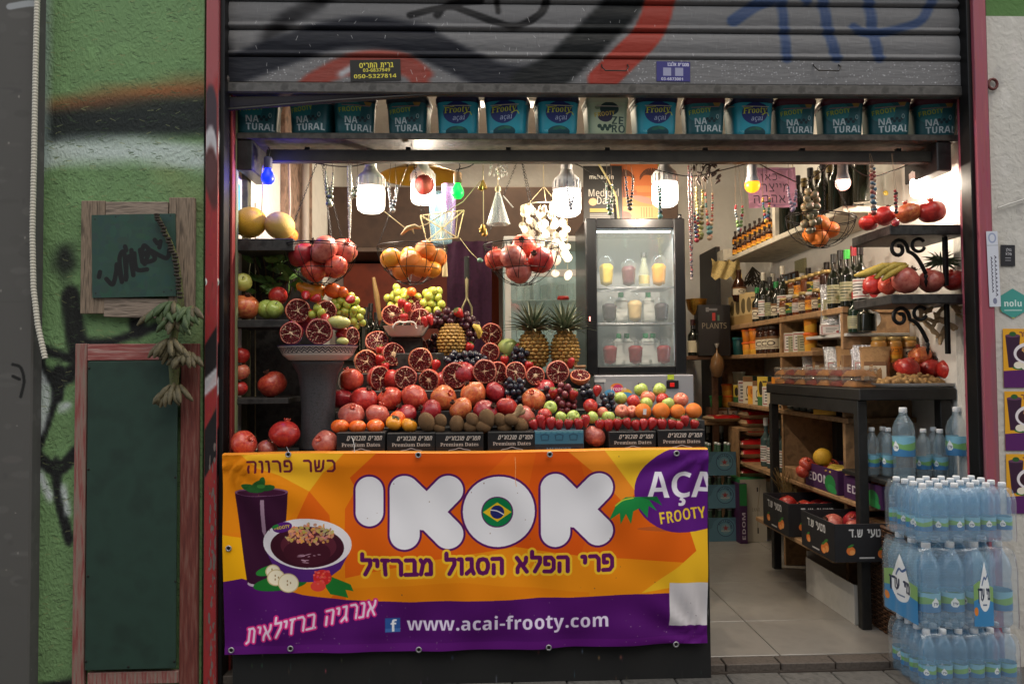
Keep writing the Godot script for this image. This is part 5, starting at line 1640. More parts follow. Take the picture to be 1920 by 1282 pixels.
func build_fruit() -> void:
	M.ginger = nmat([rgb(150, 118, 84), rgb(186, 154, 114), rgb(166, 134, 98)], 0.06, 14.0, 0.8, M.grit, 0.2)
	zoff = 0.07
	var top := counter_top
	# stepped stand under the heap
	var st := thing("display_stand", "black stepped stand under the heaped fruit", "stand")
	for q in [[636, 990, 801, -0.15, -0.26], [632, 1115, 771, -0.25, -0.36], [640, 1115, 733, -0.34, -0.45], [670, 1100, 700, -0.44, -0.54], [690, 960, 663, -0.54, -0.72], [1000, 1315, 789, -0.15, -0.3], [1140, 1310, 770, -0.3, -0.42]]:
		var a := at(q[0], q[2], q[3] - 0.05)
		var b := at(q[1], q[2], q[3] - 0.05)
		part(st, "step", between(Vector3(a.x, top, q[4] + zoff), Vector3(b.x, a.y, q[3] + zoff), 0.003), M.black)
	# date boxes along the front
	var di := ink(384, 180, Rect2(0, 0, 86, 42), rgb(24, 25, 28))
	di.heb("תמרים מובחרים", 80, 6, 7.5, 1.3, rgb(196, 192, 186), 0.62, 0.16, 0.3)
	di.text("Premium Dates", 43, 26, 7, rgb(184, 178, 172), "serifb", 0.5, 0.92)
	di.line([20, 42, 24, 35, 34, 33, 43, 30, 52, 33, 62, 35, 66, 42], 1.2, rgb(190, 190, 194), true)
	for k in 8: di.ell(30 + k * 4, 40, 4, 3.4, rgb(46, 48, 58))
	var dm := tmat(di.tex(), 0.35, 0.3)
	var boxm := mat(rgb(26, 27, 29), 0.5)
	var ix := 0
	for q in [[679, 808, 848], [772, 811, 849], [862, 811, 848], [959, 808, 846], [1183, 810, 846], [1274, 806, 844]]:
		var z := -0.09
		var a := at(q[0], q[2], z)
		var h: float = (q[2] - q[1]) * sc(z)
		label_box(0.178, h + 0.004, 0.13, boxm, dm, Vector3(a.x, top + 0.001, z + zoff + 0.035 - 0.065), "black date box with white lettering, %s from the pedestal along the counter front" % nth(ix), "date_box", "box", "date boxes along the counter front", rnd(-0.015, 0.015) - 0.0)
		ix += 1
	var mi := ink(256, 128, Rect2(0, 0, 88, 40), rgb(28, 40, 52))
	mi.rect(0, 0, 88, 24, rgb(52, 104, 130))
	for k in 3:
		for r in 3: mi.line([18 + k * 26 - 8 + r, 8, 18 + k * 26, 5 + r, 18 + k * 26 + 8 - r, 8, 18 + k * 26 + 6, 18 - r, 18 + k * 26 - 6, 18 - r, 18 + k * 26 - 8 + r, 8], 0.7, rgb(30, 66, 90))
	for k in 9: mi.ell(5 + k * 10, 1, 5, 3, rgb(84, 140, 156))
	mi.text("MEDJOUL", 44, 37, 6, rgb(120, 160, 190), "serif", 0.5, 1.2)
	var mz := -0.09
	label_box(0.185, 0.084, 0.13, mat(rgb(40, 70, 90), 0.5), tmat(mi.tex(), 0.4, 0.2), Vector3(at(1047, 846, mz).x, top + 0.001, mz + zoff + 0.035 - 0.065), "teal patterned date box between the black date boxes", "date_box", "box")
	# whole pomegranates of the heap
	var lw := "whole pomegranate, %s from the pedestal in the %s row above the date boxes"
	var gw := "whole pomegranates heaped behind the date boxes"
	var heap := [[657, 712, 23, -0.37, 1], [640, 748, 21, -0.34, 2], [683, 750, 25, -0.28, 0], [731, 747, 23, -0.29, 1], [777, 745, 25, -0.28, 1], [832, 746, 24, -0.29, 3], [887, 738, 24, -0.29, 3], [929, 735, 20, -0.31, 2], [1000, 749, 22, -0.28, 3], [659, 779, 24, -0.2, 4], [708, 778, 22, -0.2, 4], [808, 771, 22, -0.2, 2], [864, 766, 22, -0.2, 3], [910, 773, 24, -0.19, 2], [950, 763, 20, -0.21, 0], [760, 778, 22, -0.22, 2], [985, 780, 20, -0.22, 4], [870, 700, 22, -0.42, 2], [735, 712, 20, -0.44, 0], [830, 714, 20, -0.44, 2], [1020, 730, 20, -0.4, 2]]
	var rowof := func(e): return 0 if e[1] > 762 else (1 if e[1] > 732 else 2)
	for q in heap: pom(q[0], q[1], q[2], q[3], lw % [order(heap, q, rowof), ["lowest", "second", "third"][rowof.call(q)]], gw, q[4])
	for q in [[457, 831, 24, -0.1, 1, 1.0, "next to the flaking jamb"], [534, 814, 27, -0.14, 0, 0.0, "raised above the others beside the jamb"], [610, 831, 24, -0.1, 4, 1.1, "at the foot of the pedestal"], [500, 842, 18, -0.16, 4, 0.3, "small and half hidden"], [1115, 818, 21, -0.11, 4, -0.4, "between the date boxes"]]:
		pom(q[0], q[1], q[2], q[3], "single red pomegranate on the counter edge, %s" % q[6], "single pomegranates on the counter edge", q[4], q[5])
	# halves of the heap
	var lh := "halved pomegranate, %s from the pedestal among the %s halves of the heap"
	var gh := "halved pomegranates in the heap"
	var cuts := [[706, 638, 22, -0.62, 0.0, -0.55, 1], [738, 664, 23, -0.54, 0.5, -0.15, 2], [687, 678, 23, -0.5, 0.35, -0.1, 3], [713, 709, 24, -0.4, 0.75, 0.0, 0], [760, 708, 22, -0.4, 0.0, -0.2, 2], [804, 713, 21, -0.39, -0.35, 0.1, 1], [788, 674, 23, -0.5, 0.05, -0.1, 3], [852, 704, 25, -0.39, -0.1, -0.05, 0], [909, 696, 23, -0.38, 0.1, 0.0, 4], [933, 698, 21, -0.42, 0.3, 0.0, 1], [967, 697, 20, -0.4, 0.0, -0.2, 1], [1004, 704, 18, -0.39, 0.1, -0.1, 1], [1046, 697, 22, -0.4, 0.0, -0.1, 4], [1088, 703, 19, -0.4, 0.0, -1.0, 3], [919, 660, 18, -0.52, -0.1, 0.0, 1], [921, 626, 21, -0.62, 0.0, 0.0, 1], [785, 650, 18, -0.64, 0.3, -0.2, 2]]
	var cutrow := func(e): return 0 if e[1] > 690 else 1
	for q in cuts: half(q[0], q[1], q[2], q[3], q[4], q[5], lh % [order(cuts, q, cutrow), ["lower", "upper"][cutrow.call(q)]], gh, q[6])
	# front row on the date boxes
	for q in [[637, 799, 16], [670, 800, 15.5], [704, 799, 16], [745, 786, 15]]:
		fruit("orange", M.persimmon_shape if q[0] != 745 else M.orange_shape, M.tomato_skin, q[0], q[1], q[2], -0.12 if q[0] != 745 else -0.16, "smooth bright orange persimmon lying on the first date boxes", "persimmon", "smooth persimmons on the date boxes", Vector3(rnd(-0.3, 0.3), 0, rnd(-0.2, 0.2)), null, null, "", 1.15)
	for q in [[738, 793, 15.5], [767, 797, 15]]: fruit("persimmon", M.persimmon_shape, M.amber_skin, q[0], q[1], q[2], -0.12, "amber persimmon with dry leaf cap on the second date box", "persimmon", "amber persimmons with leaf caps", Vector3(0.45, rnd(0, 2), 0), M.persimmon_cap, mat(rgb(70, 66, 40), 0.8), "leaf_cap", 1.15)
	var kiwis := [[800, 791, 18, 0.4], [826, 790, 14, 0.1], [822, 803, 12, 1.4], [856, 795, 16, 0.0], [882, 801, 14, 1.5], [886, 787, 14, 0.6], [913, 785, 18, 0.2], [906, 800, 14, 1.3], [946, 801, 14, 1.4], [938, 788, 14, 0.5], [976, 797, 15.5, 0.7], [958, 787, 13, 1.2]]
	for q in kiwis:
		fruit("kiwi", M.kiwi_shape, M.kiwi_skin, q[0], q[1], q[2], -0.12 + rnd(-0.01, 0.01), "brown fuzzy kiwi, %s from the pedestal on the date boxes" % order(kiwis, q, func(_e): return 0), "kiwi", "kiwis on the date boxes", Vector3(rnd(-0.3, 0.3), rnd(-0.4, 0.4), q[3]))
	var go := thing("ginger_root", "knobbly ginger root stuck upright among the kiwis", "ginger", at(962, 783, -0.14))
	part(go, "root", tube([Vector3(-0.03, -0.02, 0), Vector3(-0.005, -0.002, 0.004), Vector3(0.015, 0.014, 0), Vector3(0.028, 0.04, 0.004), Vector3(0.03, 0.05, 0)], [0.011, 0.014, 0.012, 0.014, 0.006], 8), M.ginger)
	part(go, "knob", tube([Vector3(0.014, 0.012, 0), Vector3(0.04, 0.022, 0.004), Vector3(0.046, 0.03, 0)], [0.01, 0.009, 0.004], 7), M.ginger)
	var rows := [[1001, 797], [1017, 796], [1033, 794], [1048, 797], [1066, 796], [1085, 796], [1098, 789], [1141, 798], [1158, 796], [1176, 794], [1192, 798], [1207, 796], [1223, 795], [1241, 797], [1260, 796], [1285, 789], [1302, 797], [1125, 797], [1013, 789], [1273, 800]]
	for q in rows:
		berry(q[0], q[1], 11.5 + rnd(-1, 1.5), -0.1 + rnd(-0.006, 0.006), "ripe strawberry, %s from the kiwis in the row on the date boxes" % order(rows, q, func(_e): return 0), "strawberries in a row on the date boxes")
	for q in [[946, 677], [991, 687], [964, 711], [1037, 738], [1075, 741], [879, 653], [1070, 680], [972, 655], [1120, 733], [712, 659], [711, 676], [722, 690], [817, 685], [1115, 770]]:
		berry(q[0], q[1], 10.5, -0.35 - (740.0 - q[1]) * 0.0024 if q[1] < 730 else -0.24, "ripe strawberry tucked between the halved pomegranates", "strawberries among the halved pomegranates")
	# apples and oranges in front of the drinks cooler
	var greens := [[1032, 764, 13.5, -0.2], [1075, 781, 13, -0.16], [1110, 783, 13, -0.16], [1141, 782, 13, -0.16], [1164, 747, 13, -0.28], [1202, 731, 14, -0.33], [1237, 731, 14, -0.33], [1212, 757, 13, -0.26], [1253, 757, 13, -0.26], [1052, 782, 12, -0.17]]
	for q in greens:
		fruit("apple", M.apple_shape, M.green_apple, q[0], q[1], q[2], q[3], "pale green apple, %s from the kiwis in the heap before the cooler" % order(greens, q, func(_e): return 0), "apple", "green apples before the drinks cooler", Vector3(rnd(-0.2, 1.2), rnd(-3, 3), rnd(-0.4, 0.4)), M.stalk, M.stem_brown)
	for q in [[1107, 761, 14.5, -0.2, 0], [1188, 753, 14, -0.26, 0], [1215, 746, 15, -0.3, 1], [1243, 750, 14, -0.29, 0], [1277, 750, 15, -0.27, 1], [1166, 771, 14, -0.19, 1], [1021, 779, 14.5, -0.17, 0], [1185, 772, 13, -0.2, 1], [1130, 774, 12, -0.2, 1]]:
		fruit("apple", M.apple_shape, M.red_apple if q[4] == 0 else M.pink_apple, q[0], q[1], q[2], q[3], "%s apple in the heap before the drinks cooler" % ["dark red", "pink streaked"][q[4]], "apple", "%s apples before the drinks cooler" % ["red", "pink"][q[4]], Vector3(rnd(0.2, 1.3), rnd(-3, 3), rnd(-0.4, 0.4)), M.stalk, M.stem_brown)
	for q in [[1206, 771, 15.5], [1240, 771, 16.5], [1271, 772, 14.5], [1301, 770, 15.5]]:
		var o := fruit("orange", M.orange_shape, M.orange_skin, q[0], q[1], q[2], -0.17, "round orange before the drinks cooler" if q[0] != 1206 else "round orange with a paper sticker before the drinks cooler", "orange", "oranges before the drinks cooler" if q[0] != 1206 else "", Vector3(rnd(0.6, 1.4), rnd(-0.5, 0.5), rnd(-0.5, 0.5)), null)
		if q[0] == 1206:
			var lb := part(o, "sticker", band(1.01, 0.7, -0.2, 0.2, 6), mat(rgb(220, 220, 216), 0.5), Vector3.ZERO)
			lb.position = o.basis.inverse() * Vector3(0.0, 0, 0)
			lb.basis = o.basis.orthonormalized().inverse() * Basis(Vector3.BACK, -0.1)
			lb.position = lb.basis * Vector3(0, -0.35, 0)
	# grapes
	grapes(750, 560, 26, 22, -0.66, 7.5, 34, M.grape_green, "green grape bunch beside the halved fruit on the handled tray")
	grapes(806, 566, 24, 27, -0.66, 7.5, 44, M.grape_green, "larger green grape bunch spilling off the end of the handled tray")
	grapes(645, 572, 25, 24, -0.34, 7.5, 34, M.grape_green, "green grape bunch heaped at the back of the patterned bowl")
	grapes(668, 596, 13, 18, -0.3, 7.0, 14, M.grape_green, "green grapes trailing over the rim of the patterned bowl")
	grapes(595, 589, 13, 14, -0.22, 7.5, 12, M.grape_green, "small green grape cluster between the halves in the patterned bowl")
	grapes(872, 676, 40, 17, -0.5, 6.0, 60, M.grape_black, "long black grape bunch under the squat pineapple")
	grapes(966, 733, 19, 26, -0.3, 6.0, 50, M.grape_black, "black grape bunch hanging between whole pomegranates")
	grapes(975, 668, 16, 18, -0.5, 6.0, 34, M.grape_black, "round black grape bunch beside the tall pineapples")
	grapes(1140, 756, 16, 18, -0.22, 6.5, 30, M.grape_black, "black grape bunch beside the red apple")
	grapes(1100, 738, 13, 16, -0.3, 6.0, 24, M.grape_black, "black grape bunch below the opened pomegranate")
	grapes(1060, 750, 20, 30, -0.26, 6.5, 48, M.grape_red, "red grape bunch hanging before the green apples")
	grapes(1028, 742, 13, 16, -0.33, 6.0, 22, M.grape_dark, "dark grape cluster under the halved pomegranates")
	grapes(836, 602, 32, 20, -0.62, 7.0, 48, M.grape_dark, "dark red grape bunch over the squat pineapple")
	grapes(880, 614, 18, 26, -0.62, 7.0, 34, M.grape_dark, "dark red grape bunch beside the squat pineapple")
	grapes(818, 648, 20, 22, -0.68, 7.0, 34, M.grape_dark, "dark red grapes at the foot of the handled tray")
	# pineapples
	pineapple(847, 607, 674, 28, -0.58, 0, "squat pineapple without leaves among dark grapes")
	pineapple(1000, 620, 694, 32, -0.56, 62, "leafy pineapple standing beside the white glass cabinet")
	pineapple(1060, 620, 692, 29, -0.54, 62, "leafy pineapple standing beside the black drinks cooler")
	var mh := thing("melon_half", "cut green melon half behind the halved pomegranates", "melon", at(953, 655, -0.58))
	part(mh, "rind", M.melon_shape, nmat([rgb(120, 140, 70), rgb(150, 166, 92)], 0.05, 1.0, 0.5), Vector3.ZERO, Vector3.ZERO, Vector3.ONE * 0.05)
	var ob := thing("banana", "short speckled banana leaning beside the squat pineapple", "banana", at(893, 622, -0.56))
	part(ob, "peel", banana([Vector3(-0.014, 0.03, 0), Vector3(0.004, 0.02, 0.005), Vector3(0.014, -0.002, 0.006), Vector3(0.012, -0.03, 0)], 0.016), M.banana_skin)
	var jar := thing("spice_jar", "jar with a round wooden lid beside the drinks cooler", "jar", at(1088, 690, -0.48))
	part(jar, "lid", lathe([Vector2(0, 0.012), Vector2(0.024, 0.012), Vector2(0.026, 0.009), Vector2(0.026, 0), Vector2(0, 0)], 20), M.wood)
	part(jar, "jar", lathe([Vector2(0, 0), Vector2(0.022, -0.001), Vector2(0.024, -0.06), Vector2(0, -0.061)], 16), mat(rgb(180, 170, 150), 0.2))
	build_bowls()
	zoff = 0.0
	build_left_shelves()

func build_bowls() -> void:
	# stone pedestal with the patterned bowl
	var z := -0.24
	var s := sc(z)
	var base := at(596, 849, z)
	var top := counter_top
	var pd := thing("pedestal", "dark grey stone pedestal under the patterned bowl", "pedestal", Vector3(base.x, top, z + zoff))
	var hh := at(596, 676, z).y - top
	part(pd, "column", lathe([Vector2(0, hh), Vector2(0.098, hh), Vector2(0.1, hh - 0.008), Vector2(0.096, hh - 0.02), Vector2(0.078, hh - 0.05), Vector2(0.07, hh - 0.1), Vector2(0.064, hh * 0.45), Vector2(0.066, hh * 0.2), Vector2(0.072, 0.02), Vector2(0.072, 0), Vector2(0, 0)], 32), nmat([rgb(46, 46, 50), rgb(66, 66, 70), rgb(56, 56, 60)], 0.05, 6.0, 0.5, M.grit, 0.05))
	var bi := ink(1024, 64, Rect2(0, 0, 320, 20), rgb(196, 190, 182))
	bi.rect(0, 0, 320, 2.5, rgb(58, 58, 110))
	bi.rect(0, 2.5, 320, 0.6, rgb(230, 228, 222))
	for k in 40:
		bi.line([k * 8, 5, k * 8 + 4, 9.5, k * 8 + 8, 5], 1.7, rgb(40, 34, 44))
		bi.line([k * 8, 10.5, k * 8 + 4, 15, k * 8 + 8, 10.5], 1.7, rgb(40, 34, 44))
		bi.line([k * 8, 9, k * 8 + 4, 5.5, k * 8 + 8, 9], 0.9, rgb(40, 34, 44))
	for y in [4.0, 10.0, 15.8]: bi.rect(0, y, 320, 0.8, rgb(40, 34, 44))
	var by := at(596, 678, z).y
	var rim := at(596, 648, z).y - by
	var bo := thing("fruit_bowl", "white ceramic bowl with dark zigzag bands heaped with cut fruit", "bowl", Vector3(base.x, by, z + zoff))
	var r0 := 74 * s
	part(bo, "outside", lathe([Vector2(r0, rim), Vector2(r0 * 0.97, rim * 0.9), Vector2(r0 * 0.86, rim * 0.4)], 40), tmat(bi.tex(), 0.3, 0.5))
	part(bo, "foot", lathe([Vector2(r0 * 0.86, rim * 0.4), Vector2(r0 * 0.72, rim * 0.12), Vector2(r0 * 0.5, 0.0), Vector2(0, 0)], 40), mat(rgb(206, 200, 192), 0.3, 0.0, 0.5))
	part(bo, "inside", lathe([Vector2(0, rim * 0.5), Vector2(r0 * 0.8, rim * 0.55), Vector2(r0 * 0.98, rim * 0.98), Vector2(r0, rim)], 40), mat(rgb(70, 70, 120), 0.3, 0.0, 0.5))
	var lb := "halved pomegranate propped in the patterned bowl"
	for q in [[545, 624, 22, -0.16, -0.1, -0.1, 2], [598, 621, 25, -0.15, 0.05, -0.05, 2], [558, 582, 23, -0.22, 0.25, -0.1, 1], [612, 582, 19, -0.26, 0.4, 0.0, 4], [661, 630, 17, -0.2, 0.9, 0.0, 1]]:
		half(q[0], q[1], q[2], q[3], q[4], q[5], lb, "halved pomegranates in the patterned bowl", q[6])
	pom(575, 600, 22, -0.3, "whole pomegranate hidden at the back of the patterned bowl", "", 0)
	for q in [[632, 612, 0.5], [592, 560, 0.3], [573, 555, -0.4], [640, 628, 0.2], [610, 597, 0.4], [655, 562, 0.5], [646, 622, -0.3]]:
		berry(q[0], q[1], 11, -0.2, "cut strawberry tucked among the fruit in the patterned bowl", "strawberries in the patterned bowl", Vector3(1.2, q[2], 0))
	fruit("star_fruit", M.kiwi_shape, skin([rgb(160, 160, 80), rgb(190, 186, 110), rgb(176, 170, 96)], 51), 635, 604, 14, -0.17, "pale green star fruit lying across the patterned bowl", "star fruit", "", Vector3(0, 0, 1.5), null, null, "", 1.5)
	fruit("star_fruit", M.kiwi_shape, skin([rgb(160, 160, 80), rgb(190, 186, 110), rgb(176, 170, 96)], 52), 642, 640, 9, -0.15, "small green fruit beside the bowl rim", "fruit", "", Vector3(0, 0, 1.5), null, null, "", 1.2)
	var pu := thing("squash", "orange neck squash lying behind the patterned bowl", "squash", at(585, 545, -0.34))
	part(pu, "body", tube([Vector3(-0.062, 0.026, 0), Vector3(-0.05, 0.02, 0.0), Vector3(-0.02, 0.004, 0), Vector3(0.01, -0.004, 0), Vector3(0.04, -0.006, 0), Vector3(0.052, -0.008, 0)], [0.008, 0.02, 0.026, 0.036, 0.034, 0.012], 16), M.amber_skin)
	for q in [[625, 545, 17, 0.6], [606, 572, 12, 0.2], [640, 548, 13, -0.5]]:
		fruit("papaya_piece", M.kiwi_shape, M.tomato_skin, q[0], q[1], q[2], -0.33, "orange red fruit piece behind the green grapes of the patterned bowl", "fruit", "orange pieces behind the patterned bowl", Vector3(0.3, q[3], 1.4))
	# handled porcelain tray
	var tz := -0.62
	var tp := at(762, 632, tz)
	var ts := sc(tz)
	var tr := thing("serving_dish", "white porcelain dish with a looped handle heaped with cut pomegranates", "dish", tp)
	part(tr, "dish", lathe([Vector2(0, 9 * ts), Vector2(34 * ts, 10 * ts), Vector2(42 * ts, 20 * ts), Vector2(43 * ts, 20 * ts), Vector2(32 * ts, 3 * ts), Vector2(26 * ts, 0), Vector2(0, 0)], 36, 3.0), mat(rgb(206, 200, 192), 0.25, 0.0, 0.5))
	var hp := []
	for a in [[-20, 14], [-19, 19], [-14, 24], [-8, 26], [0, 24.5], [10, 26], [17, 25], [21, 21], [21, 15], [24, 13]]: hp.append(Vector3(a[0] * ts, a[1] * ts, 46 * ts))
	part(tr, "handle", tube(hp, 0.004, 7), mat(rgb(206, 200, 192), 0.25, 0.0, 0.5))
	var sp := between(Vector3(-0.07, -0.5, -0.07), Vector3(0.07, -0.001, 0.05), 0.004)
	solo("dish_stand", sp, M.black, Vector3(tp.x, tp.y, tz + zoff - 0.04), "black block that lifts the white porcelain dish", "stand")
	for q in [[735, 590, 20, -0.58, 0.1, -0.1, 3], [787, 597, 20, -0.56, -0.15, -0.1, 4], [777, 569, 17, -0.63, 0.1, -0.4, 1]]:
		half(q[0], q[1], q[2], q[3], q[4], q[5], "halved pomegranate propped on the white porcelain dish", "halved pomegranates on the porcelain dish", q[6])
	for q in [[758, 597], [763, 577], [797, 603], [752, 570], [806, 600]]: berry(q[0], q[1], 10, -0.55, "strawberry tucked between the halves on the porcelain dish", "strawberries on the porcelain dish")
	fruit("tomato", M.orange_shape, M.tomato_skin, 771, 547, 9.5, -0.62, "small red orange fruit on top of the porcelain dish heap", "fruit")
	berry(861, 588, 11, -0.58, "strawberry with pale leaves on top of the dark grapes", "", Vector3(1.0, 0, 0.5))

func build_left_shelves() -> void:
	var z := -0.13
	var u := thing("corner_shelves", "narrow black shelves stacked at the flaking jamb", "shelf")
	for q in [[438, 550, 447, 470], [436, 541, 599, 614], [432, 540, 746, 758]]:
		var a := at(q[0], q[3], z)
		var b := at(q[1], q[2], z)
		part(u, "shelf", between(Vector3(a.x, a.y, -0.34), Vector3(b.x, b.y, z), 0.002), M.black)
	part(u, "back_panel", between(Vector3(-0.97, counter_top, -0.37), Vector3(at(604, 641, -0.36).x, at(500, 478, -0.36).y, -0.355), 0.002), M.black)  # added black sheet, stands in for the deep shade behind the shelves
	var pa := at(446, 850, -0.28)
	part(u, "post", between(Vector3(pa.x, 0.82, -0.345), Vector3(pa.x + 0.03, 2.05, -0.3), 0.002), nmat([rgb(60, 62, 44), rgb(84, 84, 58)], 0.02, 2.0, 0.7))
	part(u, "rod", tube([at(478, 850, -0.32), at(478, 380, -0.32)], 0.003, 6), mat(rgb(130, 120, 90), 0.6))
	fruit("melon", M.melon_shape, M.melon_skin, 468, 417, 30.5, -0.21, "large yellow melon on the top corner shelf", "melon", "", Vector3(0.3, 0, 0.3), null, null, "", 0.94)
	fruit("melon", M.melon_shape, nmat([rgb(178, 146, 66), rgb(204, 168, 84), rgb(190, 160, 84)], 0.05, 1.0, 0.6, M.grit, 0.1), 524, 423, 25.5, -0.21, "smaller netted melon beside the large one on the top corner shelf", "melon", "", Vector3(0.0, 0, 1.3), null, null, "", 1.1)
	fruit("orange", M.orange_shape, M.orange_skin, 544, 441, 14, -0.3, "orange behind the netted melon on the top corner shelf", "orange")
	fruit("apple", M.apple_shape, skin([rgb(196, 196, 90), rgb(210, 208, 110), rgb(204, 200, 100)], 61), 455, 529, 18, -0.2, "yellow apple balanced on the flat pomegranate at the corner shelf", "apple", "", Vector3(1.1, 0, -0.2), M.stalk, M.stem_brown)
	pom(460, 575, 25, -0.2, "flat red pomegranate under the yellow apple on the corner shelf", "", 3, 0.4)
	fruit("apple", M.apple_shape, M.green_apple, 500, 580, 19, -0.22, "green apple beside the flat pomegranate on the corner shelf", "apple", "green apples on the middle corner shelf", Vector3(0.8, 0.5, 0), M.stalk, M.stem_brown)
	fruit("apple", M.apple_shape, M.green_apple, 514, 580, 18, -0.2, "green apple beside the flat pomegranate on the corner shelf", "apple", "green apples on the middle corner shelf", Vector3(0.8, 0.5, 0), M.stalk, M.stem_brown)
	fruit("apple", M.apple_shape, M.red_apple, 521, 555, 18.5, -0.24, "red apple on top of the green apples on the corner shelf", "apple", "", Vector3(-0.5, 0.5, 0.4), M.stalk, M.stem_brown)
	for q in [[451, 666, 17.5], [451, 697, 17.5], [448, 728, 16.5]]: fruit("apple", M.apple_shape, M.red_apple if q[1] != 697 else M.pink_apple, q[0], q[1], q[2], -0.2, "red apple, %s of the stack of three on the lowest corner shelf" % {666: "topmost", 697: "middle", 728: "lowest"}[q[1]], "apple", "three stacked apples on the corner shelf", Vector3(-0.2, rnd(-3, 3), 0.1), M.stalk, M.stem_brown, "stalk", 0.92)
	pom(511, 720, 26, -0.21, "pomegranate beside the three stacked apples", "", 1, -0.1)
	# dark leafy plant behind the shelves
	var pl := thing("leafy_plant", "dark green leafy plant in the shade behind the corner shelves", "plant", at(512, 500, -0.29))
	var lg := Geo.new()
	lg.grid(PackedVector3Array([Vector3(0, 0, 0), Vector3(0, 0, 0), Vector3(0, 0, 0), Vector3(-0.016, 0.03, 0.004), Vector3(0, 0.03, 0), Vector3(0.016, 0.03, 0.004), Vector3(-0.014, 0.055, 0.008), Vector3(0, 0.055, 0.004), Vector3(0.014, 0.055, 0.008), Vector3(0, 0.08, 0.01), Vector3(0, 0.08, 0.01), Vector3(0, 0.08, 0.01)]), 4, 3)
	var lm := lg.mesh()
	for k in 60: part(pl, "leaf", lm, M.leaf, Vector3(rnd(-0.09, 0.1), rnd(-0.12, 0.06), rnd(-0.04, 0.04)), Vector3(rnd(-1, 1), rnd(-3, 3), rnd(-2, 2)), Vector3.ONE * rnd(0.7, 1.2))
	var br := Geo.new()
	for k in 6: br.tube([Vector3(0.02 * k - 0.05, -0.16, -0.02), Vector3(0.03 * k - 0.06, -0.02, 0), Vector3(0.04 * k - 0.09, 0.09, 0.01)], 0.003, 5)
	part(pl, "stems", br.mesh(), M.stem_brown)
	var bp := ink(64, 96, Rect2(0, 0, 40, 60), rgb(90, 170, 170))
	bp.poly([0, 30, 40, 10, 40, 60, 0, 60], rgb(80, 150, 190))
	for k in 8: bp.line([8 + k * 3, 40 + rnd(-8, 8), 10 + k * 3, 46 + rnd(-8, 8)], 1.0, rgb(30, 50, 60))
	solo("poster", sheet(0.1, 0.12), tmat(bp.tex(), 0.5), Vector3(-0.982, at(458, 405, -0.3).y, -0.22), "small blue green poster on the side wall above the melons", "poster", "", Vector3(0, PI / 2, 0))

# ------------------------------------------------------------------ things hung from the beam
func wire_basket(cx: float, rim_y: float, half_w: float, bottom: float, z: float, label: String, tilt := 0.0) -> Node3D:
	var s := sc(z)
	var r := half_w * s
	var h := (bottom - rim_y) * s
	var c := at(cx, rim_y + half_w * 0.06, z)
	var o := thing("wire_basket", label, "wire basket", c)
	part(o, "rim", ring(r, 0.0026, 36, 6), M.wire)
	part(o, "rim", ring(r * 0.985, 0.0018, 36, 5), M.wire, Vector3(0, -0.008, 0))
	part(o, "hoop", ring(r * 0.8, 0.0016, 32, 5), M.wire, Vector3(0, -h * 0.6, 0))
	part(o, "hoop", ring(r * 0.3, 0.0018, 20, 5), M.wire, Vector3(0, -h * 0.96, 0))
	for k in 14:
		var g := TAU * k / 14.0
		var pts := []
		for q in 8:
			var f := q / 7.0 * 0.5 * PI * 0.95
			var gg := g + 0.28 * q / 7.0 * (1 if k % 2 else -1)
			pts.append(Vector3(sin(gg) * r * cos(f), -h * sin(f), cos(gg) * r * cos(f)))
		part(o, "wire", tube(pts, 0.0014, 5), M.wire)
	var beam := at(cx, 300, -0.3).y - c.y
	for k in 3:
		var g := TAU * k / 3.0 + 0.5
		chain(o, Vector3(sin(g) * r, 0, cos(g) * r), Vector3(sin(g) * r * 0.05, beam - 0.01, cos(g) * r * 0.05), M.wire)
	var hk := []
	for k in 9: hk.append(Vector3(sin(TAU * k / 10.0) * 0.012, beam + 0.0 + cos(TAU * k / 10.0) * 0.014, 0))
	part(o, "hook", tube(hk, 0.0018, 5), M.steel)
	o.rotation.z = tilt
	return o

func chain(o: Node3D, a: Vector3, b: Vector3, m: Material) -> void:
	var g := Geo.new()
	var n := int(a.distance_to(b) / 0.011)
	var d := (b - a).normalized()
	var s := d.cross(Vector3.BACK).normalized()
	var t := d.cross(s)
	for k in n:
		var c := a.lerp(b, (k + 0.5) / n)
		var w := s if k % 2 else t
		var pts := []
		for q in 9: pts.append(c + d * cos(TAU * q / 8.0) * 0.0075 + w * sin(TAU * q / 8.0) * 0.0036)
		g.tube(pts, 0.0009, 4, false)
	part(o, "chain", g.mesh(), m)

